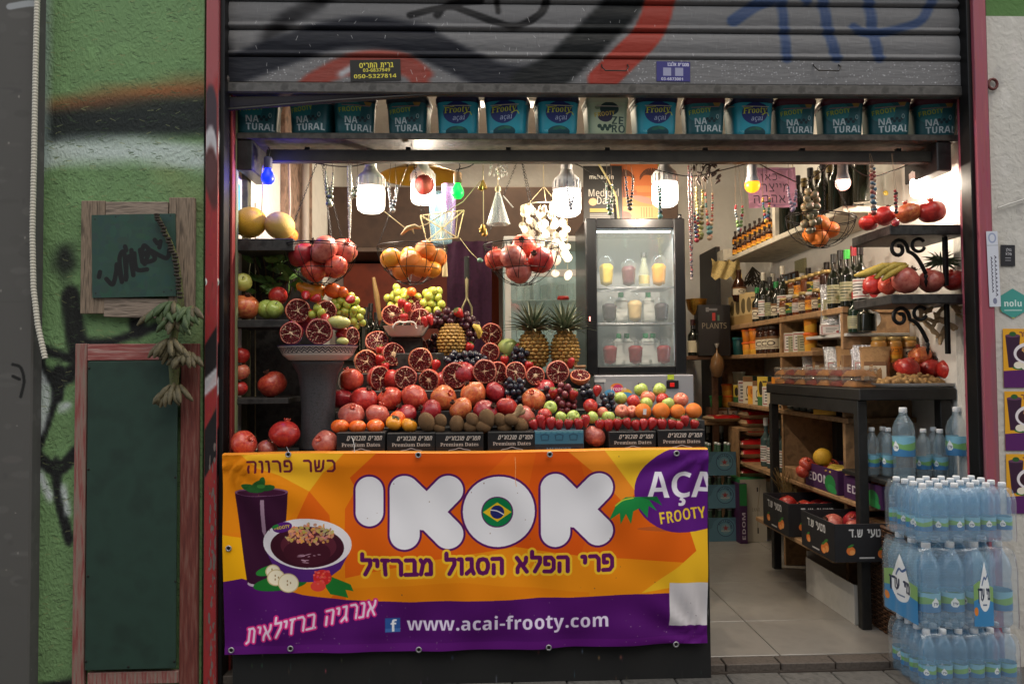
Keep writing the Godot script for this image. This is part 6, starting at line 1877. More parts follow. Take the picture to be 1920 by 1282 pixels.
func beads(called: String, label: String, x: float, y0: float, y1: float, z: float, w: float, cols: Array, r0: float, r1: float, top := 285.0) -> void:
	# a looped strand of beads: two sides w apart that meet at the bottom, hung by a thread
	var p := at(x, y0, z)
	var s := sc(z)
	var o := thing(called, label, "bead strand", p)
	var h := (y1 - y0) * s
	var hw := w * s / 2.0
	var th := at(x, top, z).y - p.y
	part(o, "thread", tube([Vector3(-hw, 0, 0), Vector3(-hw * 0.4, th, -0.02)], 0.0009, 4), mat(rgb(90, 70, 50), 0.8))
	part(o, "thread", tube([Vector3(hw, 0, 0), Vector3(hw * 0.4, th, -0.02)], 0.0009, 4), mat(rgb(90, 70, 50), 0.8))
	var gs := []
	for c in cols: gs.append(Geo.new())
	var t := 0.0
	var total := h * 2.0
	var k := 0
	while t < total:
		var f := t / total
		var y := -h * (1.0 - absf(1.0 - 2.0 * f))
		var xx := lerpf(-hw, hw, smoothstep(0.0, 1.0, f) if w > 4 else f)
		var low := clampf(-y / h, 0, 1)
		var r := lerpf(r0, r1, low * low) * s * rnd(0.85, 1.15)
		gs[(k + rng.randi() % 2) % cols.size()].ball(Vector3(xx + rnd(-0.001, 0.001), y, rnd(-0.001, 0.002)), Vector3(r, r * 0.9, r), 8, 6)
		t += r * 1.9
		k += 1
	for q in cols.size():
		if gs[q].v.size(): part(o, "beads", gs[q].mesh(), mat(cols[q], 0.3, 0.0, 0.3)).set_meta("kind", "stuff")

func swag(label: String, pts: Array, r := 0.0025, m: Material = null) -> void:
	var cv := Curve3D.new()
	for q in pts: cv.add_point(at(q[0], q[1], q[2]))
	for k in cv.point_count:
		var a: Vector3 = (cv.get_point_position(mini(k + 1, cv.point_count - 1)) - cv.get_point_position(maxi(k - 1, 0))) / 5.0
		cv.set_point_in(k, -a)
		cv.set_point_out(k, a)
	cv.bake_interval = 0.02
	solo("cable", tube(Array(cv.get_baked_points()), r, 5), m if m else M.cable, Vector3.ZERO, label, "cable")

func build_hanging() -> void:
	wire_basket(601, 458, 67, 531, -0.22, "black wire basket of pomegranates hung above the patterned bowl")
	for q in [[566, 478, 25, -0.2], [607, 468, 27, -0.17], [645, 470, 24, -0.24], [588, 508, 22, -0.2], [630, 500, 22, -0.17], [610, 500, 20, -0.27]]: pom(q[0], q[1], q[2], q[3], "pomegranate in the wire basket above the patterned bowl", "pomegranates in the first wire basket", [2, 4, 4, 1, 1, 2][[566, 607, 645, 588, 630, 610].find(q[0])])
	wire_basket(773, 460, 66, 530, -0.24, "black wire basket of oranges hung in the middle of the opening")
	for q in [[733, 485, 21, -0.2], [770, 492, 23, -0.19], [797, 470, 20, -0.22], [820, 484, 19, -0.24], [790, 502, 20, -0.19], [752, 508, 18, -0.2], [766, 478, 16, -0.28], [812, 505, 16, -0.22]]:
		fruit("orange", M.orange_shape, M.orange_skin if rng.randf() < 0.6 else M.amber_skin, q[0], q[1], q[2], q[3], "orange in the wire basket in the middle of the opening", "orange", "oranges in the second wire basket", Vector3(rnd(-1, 1), rnd(-1, 1), rnd(-1, 1)))
	wire_basket(977, 457, 71, 532, -0.24, "black wire basket of pomegranates hung before the white cabinet")
	for q in [[931, 486, 22, -0.24], [962, 483, 25, -0.18], [982, 462, 24, -0.26], [1014, 488, 25, -0.2], [972, 507, 25, -0.2]]: pom(q[0], q[1], q[2], q[3], "pomegranate in the wire basket before the white cabinet", "pomegranates in the third wire basket", [1, 4, 1, 0, 4][[931, 962, 982, 1014, 972].find(q[0])])
	wire_basket(1539, 405, 64, 462, -0.3, "half empty black wire basket of oranges with dried grapes hung before the wine shelf", -0.08)
	for q in [[1540, 418, 17], [1556, 431, 19], [1536, 446, 18], [1518, 442, 14], [1524, 428, 15]]: fruit("orange", M.orange_shape, M.orange_skin, q[0], q[1], q[2], -0.3 + rnd(-0.02, 0.02), "orange in the half empty wire basket before the wine shelf", "orange", "oranges in the fourth wire basket", Vector3(rnd(-1, 1), rnd(-1, 1), rnd(-1, 1)), null, null, "", 0.9)
	grapes(1520, 400, 17, 45, -0.24, 7.5, 44, grape_mat(rgb(122, 112, 84)), "pale dusty grape bunch hanging into the half empty wire basket", 0.8)
	# bead strands
	var grn := [rgb(96, 108, 90), rgb(130, 140, 124), rgb(80, 88, 74)]
	beads("bead_strand", "looped strand of round grey green beads beside the first wire basket", 617, 322, 384, -0.16, 14, grn, 1.6, 7.0)
	beads("bead_strand", "long double strand of small silver beads above the first wire basket", 655, 312, 448, -0.15, 5, [rgb(206, 200, 184), rgb(226, 222, 206)], 2.0, 2.0)
	beads("bead_strand", "short strand of grey green beads beside the first bulb", 664, 330, 370, -0.16, 14, grn, 1.5, 5.0)
	beads("bead_strand", "dark and silver bead loop between the two big bulbs", 736, 346, 396, -0.17, 14, [rgb(70, 74, 90), rgb(160, 164, 170), rgb(40, 42, 52)], 2.0, 5.0)
	beads("bead_strand", "green stone strand in front of the date poster", 1143, 345, 402, -0.18, 12, [rgb(60, 90, 64), rgb(170, 168, 160)], 1.8, 5.0)
	beads("bead_strand", "dark blue bead loop in front of the palm poster", 1180, 333, 396, -0.18, 13, [rgb(34, 40, 58), rgb(90, 84, 70)], 2.4, 4.4)
	beads("bead_strand", "silver bead loop in front of the third big bulb", 1070, 340, 392, -0.2, 14, [rgb(170, 170, 176), rgb(110, 110, 120)], 1.8, 4.0)
	beads("bead_strand", "turquoise bead strand in front of the fourth big bulb", 1237, 350, 408, -0.18, 4, [rgb(70, 120, 116), rgb(96, 140, 130), rgb(60, 60, 60)], 2.5, 5.0)
	beads("bead_strand", "very long thin strand of pink and white beads beside the cooler", 1294, 312, 528, -0.2, 6, [rgb(190, 170, 160), rgb(150, 70, 70), rgb(90, 80, 90)], 2.0, 2.4)
	beads("bead_strand", "strand of yellow green stones beside the cooler", 1312, 352, 450, -0.22, 12, [rgb(150, 148, 80), rgb(190, 180, 120), rgb(120, 110, 60)], 3.0, 6.5)
	beads("bead_strand", "strand of coral and mixed stones beside the cooler", 1330, 362, 452, -0.21, 13, [rgb(196, 130, 96), rgb(170, 70, 60), rgb(90, 130, 120), rgb(206, 170, 130)], 2.2, 6.0)
	beads("bead_strand", "red and teal bead strand before the brown gallery", 1306, 400, 452, -0.2, 6, [rgb(160, 40, 50), rgb(80, 90, 110)], 3.0, 5.0)
	beads("bead_strand", "many coloured bead strand in front of the honey bottles", 1386, 386, 436, -0.22, 13, [rgb(120, 130, 130), rgb(180, 50, 60), rgb(206, 200, 190), rgb(110, 140, 70)], 2.6, 4.5)
	beads("bead_strand", "bright bead loop hung over the handwritten cloth", 1437, 372, 418, -0.22, 13, [rgb(60, 120, 90), rgb(190, 150, 60), rgb(170, 60, 70), rgb(80, 110, 140)], 2.6, 4.5)
	beads("bead_strand", "purple bead loop beside the handwritten cloth", 1486, 352, 398, -0.22, 15, [rgb(110, 96, 120), rgb(150, 140, 160)], 2.8, 5.0)
	beads("bead_strand", "thick strand of blue and brown stones beside the black fruit shelf", 1637, 312, 404, -0.12, 6, [rgb(60, 90, 110), rgb(110, 90, 76), rgb(150, 120, 100), rgb(120, 50, 44)], 4.0, 6.5)
	beads("bead_strand", "thin strand of red and black beads before the black fruit shelf", 1680, 358, 400, -0.07, 3, [rgb(30, 24, 24), rgb(150, 30, 40)], 3.0, 4.0)
	fruit("bead_pendant", M.orange_shape, mat(rgb(150, 34, 44), 0.25, 0.0, 0.6), 1680, 418, 7.5, -0.07, "round red glass pendant under the thin strand", "pendant")
	var pods := thing("pod_cluster", "hanging cluster of dark brown dried pods beside the cooler", "dried pods", at(1322, 325, -0.2))
	for k in 34: part(pods, "pod", lathe([Vector2(0, 0.016), Vector2(0.004, 0.01), Vector2(0.005, 0), Vector2(0.003, -0.01), Vector2(0, -0.014)], 7), mat(rgb(56, 38, 26), 0.6), Vector3(rnd(-0.04, 0.06), rnd(-0.04, 0.05), rnd(-0.02, 0.02)), Vector3(rnd(-1, 1), 0, rnd(-1, 1)))
	part(pods, "cord", tube([Vector3(0, 0.1, 0), Vector3(0.01, -0.04, 0)], 0.0015, 5), M.cable)
	# shell chime
	var ch := at(1020, 388, -0.42)
	var co := thing("shell_chime", "white shell wind chime hanging behind the third wire basket", "wind chime", ch)
	part(co, "ring", ring(0.1, 0.003, 28, 5), mat(rgb(206, 196, 170), 0.7))
	var disc := lathe([Vector2(0, 0.001), Vector2(0.02, 0.001), Vector2(0.0215, 0), Vector2(0.02, -0.001), Vector2(0, -0.001)], 16)
	var shm := mat(rgb(226, 218, 200), 0.35, 0.0, 0.3)
	shm.backlight_enabled = true
	shm.backlight = Color(0.5, 0.47, 0.42)
	for k in 16:
		var g := TAU * k / 16.0
		var dr := 0.1 if k % 3 else 0.05
		var ln := 0.14 + 0.2 * rng.randf()
		part(co, "thread", tube([Vector3(sin(g) * dr, 0, cos(g) * dr), Vector3(sin(g) * dr, -ln, cos(g) * dr)], 0.0007, 4), M.string)
		var y := -0.02
		while y > -ln:
			part(co, "shell", disc, shm, Vector3(sin(g) * dr + rnd(-0.004, 0.004), y, cos(g) * dr), Vector3(PI / 2 + rnd(-0.3, 0.3), rnd(-0.9, 0.9), 0), Vector3.ONE * rnd(0.6, 1.1))
			y -= rnd(0.045, 0.085)
	for k in 3: part(co, "thread", tube([Vector3(sin(k * 2.1) * 0.1, 0, cos(k * 2.1) * 0.1), Vector3(0, 0.09, 0)], 0.001, 4), M.string)
	part(co, "thread", tube([Vector3(0, 0.09, 0), Vector3(0, 0.22, 0)], 0.0012, 4), M.string)
	# string garland with driftwood, net star with blue cups
	var ga := thing("string_garland", "pale string garland with small driftwood pieces between the baskets", "garland")
	var gp := [at(720, 396, -0.2), at(765, 432, -0.19), at(800, 420, -0.19), at(868, 378, -0.2), at(902, 338, -0.2)]
	part(ga, "string", tube(gp, 0.0016, 5), M.string)
	part(ga, "driftwood", tube([at(752, 440, -0.18), at(764, 428, -0.17), at(778, 424, -0.17), at(790, 428, -0.18)], [0.003, 0.01, 0.009, 0.003], 7), nmat([rgb(150, 116, 70), rgb(190, 156, 104)], 0.05, 10.0, 0.7))
	part(ga, "driftwood", tube([at(772, 428, -0.17), at(776, 438, -0.165)], [0.006, 0.002], 6), nmat([rgb(150, 116, 70), rgb(190, 156, 104)], 0.05, 10.0, 0.7))
	var ns := thing("string_net", "star shaped string net on sticks in front of blue cups", "string net")
	var cpts := [[788, 404], [870, 394], [858, 446], [800, 452], [792, 424], [866, 420]]
	for a in [[0, 1], [1, 3], [0, 2], [2, 3], [0, 3], [1, 2]]: part(ns, "stick", tube([at(cpts[a[0]][0], cpts[a[0]][1], -0.36), at(cpts[a[1]][0], cpts[a[1]][1], -0.36)], 0.0024, 5), M.string)
	for k in 7:
		part(ns, "string", tube([at(792 + k * 11, 404 - k * 1.5, -0.355), at(858 - k * 8, 446 + k, -0.355)], 0.0008, 4), M.string)
		part(ns, "string", tube([at(792 + k * 11, 404 - k * 1.5, -0.352), at(800 + k * 9, 452 - k, -0.352)], 0.0008, 4), M.string)
	part(ns, "tassel", lathe([Vector2(0, 0.06), Vector2(0.006, 0.055), Vector2(0.008, 0.03), Vector2(0.013, -0.06), Vector2(0, -0.06)], 10), M.string, at(834, 492, -0.36))
	part(ns, "string", tube([at(830, 450, -0.36), at(834, 468, -0.36)], 0.001, 4), M.string)
	part(ns, "string", tube([at(862, 446, -0.36), at(880, 470, -0.36), at(898, 488, -0.35)], 0.001, 4), M.string)
	part(ns, "stone", M.kiwi_shape, mat(rgb(90, 130, 112), 0.3, 0.0, 0.3), at(900, 488, -0.35), Vector3(0, 0, 1.3), Vector3.ONE * 0.012)
	for q in [[820, 360, 460, 16, rgb(110, 150, 170)], [842, 345, 440, 14, rgb(140, 120, 170)], [830, 400, 455, 22, rgb(130, 170, 180)]]:
		var b0 := at(q[0], q[2], -0.5)
		var hh: float = (q[2] - q[1]) * sc(-0.5)
		solo("plastic_cup", lathe([Vector2(q[3] * sc(-0.5), hh), Vector2(q[3] * sc(-0.5) * 0.8, 0.0), Vector2(0, 0)], 18), glass(q[4], 0.35, 0.1), b0, "tall pale blue plastic cup hanging behind the string net", "cup", "cups behind the string net")
	# bell pendant, crystal cluster, glass bell
	var be := thing("rope_bell", "knotted cord with brass bells at both ends above the third basket", "bell", at(906, 345, -0.2))
	part(be, "cord", tube([Vector3(0, 0.09, -0.05), Vector3(0.0, 0.03, 0), Vector3(0, -0.19, 0)], 0.0018, 5), M.string)
	for y in [0.0, -0.19]:
		for k in 5: part(be, "bell", lathe([Vector2(0, 0.016), Vector2(0.006, 0.012), Vector2(0.009, 0), Vector2(0.011, -0.014), Vector2(0.009, -0.014), Vector2(0, 0.004)], 10), mat(rgb(160, 128, 60), 0.35, 0.8), Vector3(rnd(-0.012, 0.012), y + rnd(-0.014, 0.014), rnd(-0.008, 0.008)), Vector3(rnd(-0.5, 0.5), 0, rnd(-0.5, 0.5)))
	var cr := thing("crystal_cluster", "hanging cluster of clear crystals beside the rope bell", "ornament", at(934, 318, -0.25))
	for k in 44: part(cr, "crystal", lathe([Vector2(0, 0.012), Vector2(0.004, 0.004), Vector2(0, -0.008)], 6), glass(rgb(226, 226, 222), 0.4, 0.08), Vector3(rnd(-0.04, 0.04), rnd(-0.035, 0.045), rnd(-0.02, 0.02)))
	part(cr, "cord", tube([Vector3(0, -0.03, 0), Vector3(0, 0.08, -0.02)], 0.001, 4), M.cable)
	var gb := thing("glass_bell", "fluted clear glass bell hanging beside the rope bell", "glass bell", at(934, 400, -0.22))
	var fp := PackedVector3Array()
	for k in 7:
		var f := k / 6.0
		for q in 37:
			var g := TAU * (q % 36) / 36.0
			var r := lerpf(0.008, 0.046, f) * (1.0 + 0.07 * f * cos(g * 9.0))
			fp.append(Vector3(sin(g) * r, lerpf(0.09, -0.045, f), cos(g) * r))
	var fg := Geo.new()
	fg.grid(fp, 7, 37, false, true)
	part(gb, "glass", fg.mesh(), glass(rgb(200, 206, 200), 0.35, 0.1))
	part(gb, "knot", M.kiwi_shape, M.string, Vector3(0, 0.1, 0), Vector3.ZERO, Vector3.ONE * 0.014)
	part(gb, "cord", tube([Vector3(0, 0.1, 0), Vector3(0, 0.19, 0)], 0.001, 4), M.string)
	part(gb, "clapper", tube([Vector3(0.02, 0.07, 0.01), Vector3(0.06, 0.02, 0.02)], 0.0025, 5), mat(rgb(190, 190, 180), 0.4))
	# cables slung below the shelf
	swag("dark cable sagging from the blue bulb towards the first big bulb", [[500, 292, -0.16], [560, 300, -0.18], [640, 312, -0.2], [700, 305, -0.22], [770, 298, -0.22], [850, 296, -0.22]])
	swag("dark cable looping between the green bulb and the glass bell", [[855, 318, -0.2], [880, 312, -0.2], [905, 298, -0.22], [960, 290, -0.25]])
	swag("dark cable running to the third big bulb", [[1060, 303, -0.3], [1090, 312, -0.3], [1140, 345, -0.32], [1158, 352, -0.32]])
	swag("dark cable sagging between the amber bulb and the cooler", [[1230, 318, -0.22], [1290, 330, -0.22], [1340, 322, -0.22], [1405, 306, -0.22]])
	swag("dark cable sagging between the amber and the pink bulb", [[1420, 305, -0.23], [1470, 330, -0.23], [1510, 340, -0.23], [1560, 305, -0.23]])
	swag("dark cable running from the pink bulb to the bulb at the jamb", [[1590, 306, -0.23], [1630, 330, -0.24], [1680, 318, -0.26], [1720, 300, -0.28]])
	swag("pale cable hanging from the blue bulb to the melons", [[497, 298, -0.15], [491, 320, -0.15], [492, 360, -0.16], [489, 400, -0.17]], 0.002, mat(rgb(170, 150, 130), 0.6))
	swag("grey conduit running up the side wall behind the first basket", [[541, 300, -0.5], [543, 380, -0.5], [542, 420, -0.5], [545, 520, -0.5]], 0.006, mat(rgb(150, 130, 120), 0.6))
	# bread spatula hung between the baskets
	var sp := thing("spatula", "steel carving fork with a black handle hanging behind the grapes", "carving fork", at(875, 500, -0.7))
	part(sp, "handle", between(Vector3(-0.012, -0.06, -0.008), Vector3(0.012, 0.05, 0.008), 0.005), mat(rgb(20, 20, 22), 0.4))
	part(sp, "neck", tube([Vector3(0, -0.05, 0), Vector3(0, -0.15, 0)], [0.009, 0.006], 8), mat(rgb(130, 122, 90), 0.4, 0.4))
	for s in [-1.0, 1.0]: part(sp, "prong", tube([Vector3(0, -0.145, 0), Vector3(s * 0.022, -0.19, 0), Vector3(s * 0.024, -0.26, 0)], 0.005, 6), mat(rgb(130, 122, 90), 0.4, 0.4))
	# handwritten cloth
	var cl := ink(256, 200, Rect2(1400, 312, 95, 77), rgb(122, 94, 114))
	for k in 120: cl.ell(rnd(1400, 1495), rnd(312, 389), rnd(4, 14), rnd(3, 10), rgb(128, 96, 116) * rnd(0.88, 1.14))
	cl.im.resize(64, 50, Image.INTERPOLATE_LANCZOS)
	cl.im.resize(512, 400, Image.INTERPOLATE_CUBIC)
	cl.line([1406, 318, 1489, 315], 0.8, rgb(80, 60, 90))
	cl.heb("כאן", 1458, 325, 11, 1.6, rgb(30, 22, 36), 0.95, 0.34)
	cl.heb("מייצרים", 1482, 344, 14, 2.0, rgb(30, 22, 36), 0.8, 0.26)
	cl.heb("אהבה", 1474, 366, 13, 2.2, rgb(30, 22, 36), 1.0, 0.34)
	cl.ell(1450, 385, 2.4, 2, rgb(50, 34, 80))
	cl.line([1418, 385, 1486, 383], 0.7, rgb(70, 54, 90))
	var cz := -0.5
	var cw := 95 * sc(cz)
	var chh := 77 * sc(cz)
	var cp := PackedVector3Array()
	for r in 9:
		for q in 15: cp.append(Vector3((q / 14.0 - 0.5) * cw, chh * (1 - r / 8.0), sin(q * 0.9 + r * 0.3) * 0.004 + sin(q * 0.4) * 0.006))
	var cg := Geo.new()
	cg.grid(cp, 9, 15)
	var clo := thing("sign_cloth", "pink violet cloth sign with handwritten Hebrew lines hung under the beam", "cloth sign", at(1450, 389, cz))
	part(clo, "cloth", cg.mesh(), tmat(cl.tex(), 0.85), Vector3.ZERO, Vector3(0, 0, 0.03))
	for q in [-0.4, 0.4]: part(clo, "string", tube([Vector3(q * cw, chh, 0), Vector3(q * cw, chh + 0.1, 0.05)], 0.001, 4), M.string)

# ------------------------------------------------------------------ drinks cooler
func cup(o_pos: Vector3, h: float, fill: Material, label: String, group: String, lid := true) -> void:
	var o := thing("drink_cup", label, "cup", o_pos, group)
	part(o, "cup", lathe([Vector2(0.036, h * 0.72), Vector2(0.027, 0.0), Vector2(0, 0)], 18), M.clear)
	var n := FastNoiseLite.new()
	n.frequency = 40.0
	var p := PackedVector3Array()
	for k in 9:
		var f := k / 8.0
		for q in 19:
			var g := TAU * (q % 18) / 18.0
			var r := lerpf(0.0345, 0.026, f) * (0.6 if k == 0 else (1.0 if k < 8 else 0.0)) * (1.0 + 0.03 * sin(g * 5 + k * 2.0))
			p.append(Vector3(sin(g) * r, h * 0.7 * (1.0 - f) + 0.002, cos(g) * r))
	var g2 := Geo.new()
	g2.grid(p, 9, 19, false, true)
	part(o, "fruit_pieces", g2.mesh(), fill)
	if lid: part(o, "dome_lid", lathe([Vector2(0.008, h * 1.0), Vector2(0.02, h * 0.97), Vector2(0.032, h * 0.85), Vector2(0.038, h * 0.73), Vector2(0.036, h * 0.72)], 18), M.clear)

func build_fridge() -> void:
	var z := -0.55
	var s := sc(z)
	var a := at(1101, 702, z)
	var b := at(1284, 409, z)
	var w := b.x - a.x
	var h := b.y - a.y
	var d := 0.38
	var o := thing("drinks_cooler", "black framed glass door drinks cooler on a grey base", "cooler", Vector3((a.x + b.x) / 2, a.y, z))
	var bl := mat(rgb(22, 23, 25), 0.3, 0.0, 0.3)
	var fw := 0.05
	# door frame
	part(o, "door_frame", between(Vector3(-w / 2, 0, -0.03), Vector3(-w / 2 + fw, h, 0), 0.004), bl)
	part(o, "door_frame", between(Vector3(w / 2 - fw, 0, -0.03), Vector3(w / 2, h, 0), 0.004), bl)
	part(o, "door_frame", between(Vector3(-w / 2 + fw, h - 0.045, -0.03), Vector3(w / 2 - fw, h, -0.001), 0.004), bl)
	part(o, "door_frame", between(Vector3(-w / 2 + fw, 0, -0.03), Vector3(w / 2 - fw, 0.035, -0.001), 0.004), bl)
	part(o, "door_glass", between(Vector3(-w / 2 + fw, 0.035, -0.02), Vector3(w / 2 - fw, h - 0.045, -0.016), 0), glass(rgb(210, 226, 226), 0.06, 0.02))
	var inner := mat(rgb(170, 174, 174), 0.4)
	part(o, "cabinet_side", between(Vector3(-w / 2, 0, -d), Vector3(-w / 2 + 0.03, h, -0.031), 0.003), bl)
	part(o, "cabinet_side", between(Vector3(w / 2 - 0.03, 0, -d), Vector3(w / 2, h, -0.031), 0.003), bl)
	part(o, "cabinet_top", between(Vector3(-w / 2 + 0.03, h - 0.03, -d), Vector3(w / 2 - 0.03, h, -0.031), 0.003), bl)
	part(o, "cabinet_floor", between(Vector3(-w / 2 + 0.03, 0, -d), Vector3(w / 2 - 0.03, 0.03, -0.031), 0.003), inner)
	part(o, "cabinet_back", between(Vector3(-w / 2 + 0.03, 0.03, -d), Vector3(w / 2 - 0.03, h - 0.03, -d + 0.01), 0), inner)
	part(o, "side_liner", between(Vector3(-w / 2 + 0.0305, 0.03, -d + 0.01), Vector3(-w / 2 + 0.034, h - 0.03, -0.032), 0), inner)
	part(o, "side_liner", between(Vector3(w / 2 - 0.034, 0.03, -d + 0.01), Vector3(w / 2 - 0.0305, h - 0.03, -0.032), 0), inner)
	part(o, "hinge_cover", lathe([Vector2(0, 0.02), Vector2(0.01, 0.02), Vector2(0.012, 0), Vector2(0, 0)], 10), bl, Vector3(w / 2 - 0.02, h, -0.015))
	# red status lamp and light strips
	part(o, "indicator_light", between(Vector3(-w / 2 + 0.012, h * 0.34, 0.0005), Vector3(-w / 2 + 0.018, h * 0.37, 0.002), 0.001), glow(Color(1, 0.1, 0.05), 3.0))
	var strip := between(Vector3(-w / 2 + 0.05, h - 0.052, -0.08), Vector3(w / 2 - 0.05, h - 0.046, -0.06), 0)
	part(o, "light_strip", strip, glow(Color(0.9, 0.97, 1.0), 2.5))
	var al := AreaLight3D.new()
	al.name = "cooler_light"
	al.area_size = Vector2(w - 0.1, 0.02)
	al.light_color = Color(0.92, 0.97, 1.0)
	al.light_energy = COOLER_ENERGY
	al.shadow_enabled = true
	o.add_child(al)
	al.position = Vector3(0, h - 0.056, -0.07)
	al.rotation = Vector3(-PI / 2, 0, 0)
	part(o, "light_strip", between(Vector3(w / 2 - 0.042, 0.06, -0.06), Vector3(w / 2 - 0.036, h - 0.08, -0.05), 0), glow(Color(0.9, 0.97, 1.0), 1.6))
	# grey base with stickers and switch
	var bz0 := at(1200, 795, z).y - a.y
	var base := part(o, "base", between(Vector3(-w / 2 + 0.028, bz0 - 0.14, -d), Vector3(w / 2 + 0.025, -0.004, 0.02), 0.005), mat(rgb(150, 152, 158), 0.4, 0.2))
	part(base, "switch_panel", between(Vector3(w / 2 - 0.1, -0.065, 0.021), Vector3(w / 2 - 0.045, -0.03, 0.024), 0.002), mat(rgb(24, 24, 26), 0.4))
	part(base, "switch", between(Vector3(w / 2 - 0.085, -0.058, 0.0245), Vector3(w / 2 - 0.065, -0.04, 0.028), 0.002), glow(Color(0.8, 0.08, 0.06), 0.7, rgb(120, 20, 18)))
	part(base, "sticker", sheet(0.03, 0.022), mat(rgb(176, 196, 60), 0.5), Vector3(w / 2 - 0.08, -0.026, 0.0225), Vector3.ZERO)
	part(base, "sticker", sheet(0.05, 0.014), mat(rgb(196, 196, 196), 0.5), Vector3(-w / 2 + 0.055, -0.035, 0.0225))
	var pi_ := ink(192, 128, Rect2(0, 0, 54, 34), rgb(150, 152, 158))
	pi_.ell(24, 10, 12, 8, rgb(226, 130, 50))
	pi_.ell(14, 22, 14, 9, rgb(90, 160, 206))
	pi_.ell(36, 20, 16, 8, rgb(226, 180, 60))
	pi_.ell(40, 26, 14, 7, rgb(80, 150, 200))
	pi_.ell(26, 12, 9, 8, rgb(196, 60, 110))
	pi_.text("frozen", 27, 16, 7, rgb(240, 200, 210), "bold", 0.5)
	pi_.text("yum", 27, 27, 8, rgb(240, 230, 210), "bold", 0.5)
	part(base, "sticker", sheet(0.128, 0.08), tmat(pi_.tex(), 0.4), Vector3(-0.09, -0.115, 0.0225))
	# wire shelves inside, and the cups on them
	var sy := []
	for q in [538, 605, 684]: sy.append(at(1190, q, z - 0.1).y - a.y)
	for k in 2:
		for q in 9: part(o, "shelf_wire", tube([Vector3(-w / 2 + 0.036, sy[k] - 0.004, -0.05 - q * 0.03), Vector3(w / 2 - 0.036, sy[k] - 0.004, -0.05 - q * 0.03)], 0.0018, 5), M.steel)
		part(o, "shelf_edge", tube([Vector3(-w / 2 + 0.036, sy[k] - 0.01, -0.04), Vector3(w / 2 - 0.036, sy[k] - 0.01, -0.04)], 0.003, 6), M.steel)
	var fills := {
		"mango": nmat([rgb(206, 136, 14), rgb(222, 170, 50)], 0.06, 30.0, 0.5), "pineapple": nmat([rgb(190, 160, 24), rgb(206, 184, 60)], 0.06, 30.0, 0.5),
		"pomegranate": nmat([rgb(60, 14, 30), rgb(104, 30, 48)], 0.1, 40.0, 0.3), "berry": nmat([rgb(110, 14, 24), rgb(160, 34, 40)], 0.06, 30.0, 0.4), "plum": nmat([rgb(36, 26, 38), rgb(60, 44, 56)], 0.06, 30.0, 0.5), "melon": nmat([rgb(196, 160, 100), rgb(216, 190, 136)], 0.06, 30.0, 0.5)}
	var c0 := Vector3((a.x + b.x) / 2, a.y, z)
	for q in [[1138, 0, "pineapple", 0.15], [1180, 0, "pomegranate", 0.135], [1237, 0, "mango", 0.15], [1143, 1, "plum", 0.125], [1191, 1, "melon", 0.145], [1241, 1, "plum", 0.125], [1143, 2, "berry", 0.125], [1191, 2, "berry", 0.125], [1244, 2, "berry", 0.125]]:
		var p := at(q[0], 600, z - 0.1)
		cup(Vector3(p.x, c0.y + sy[q[1]], z - 0.1), q[3], fills[q[2]], "clear cup of %s pieces on the %s rack of the drinks cooler" % [q[2], ["top", "middle", "bottom"][q[1]]], "%s cups on the %s rack" % [q[2], ["top", "middle", "bottom"][q[1]]] if q[2] in ["berry", "plum"] else "")
	# milk cartons and a bottle behind the cups
	for q in [[1165, 1], [1216, 1], [1160, 2], [1175, 2], [1210, 2], [1224, 2]]:
		var p := at(q[0], 600, z - 0.2)
		var ca := thing("carton", "white drink carton with a green cap behind the cups on the %s rack" % ["", "middle", "bottom"][q[1]], "carton", Vector3(p.x, c0.y + sy[q[1]], z - 0.2), "cartons on the %s rack" % ["", "middle", "bottom"][q[1]])
		part(ca, "body", bx(0.055, 0.11, 0.05, 0.003), mat(rgb(206, 210, 206), 0.5))
		part(ca, "gable", lathe([Vector2(0.004, 0.135), Vector2(0.038, 0.11)], 4), mat(rgb(206, 210, 206), 0.5), Vector3.ZERO, Vector3(0, PI / 4, 0))
		part(ca, "cap", lathe([Vector2(0, 0.15), Vector2(0.013, 0.15), Vector2(0.013, 0.125)], 10), mat(rgb(40, 140, 90), 0.4))
	var bo := thing("glass_bottle", "clear glass bottle with a black cap behind the cups on the top rack", "bottle", Vector3(at(1209, 600, z - 0.16).x, c0.y + sy[0], z - 0.16))
	part(bo, "glass", lathe([Vector2(0.011, 0.15), Vector2(0.012, 0.12), Vector2(0.024, 0.08), Vector2(0.027, 0.0), Vector2(0, 0)], 16), glass(rgb(206, 214, 180), 0.3, 0.05))
	part(bo, "cap", lathe([Vector2(0, 0.168), Vector2(0.014, 0.168), Vector2(0.014, 0.145)], 12), mat(rgb(26, 26, 26), 0.4))
	part(bo, "label", band(0.0255, 0.04, -1.5, 1.5), mat(rgb(206, 190, 130), 0.5), Vector3(0, 0.02, 0))

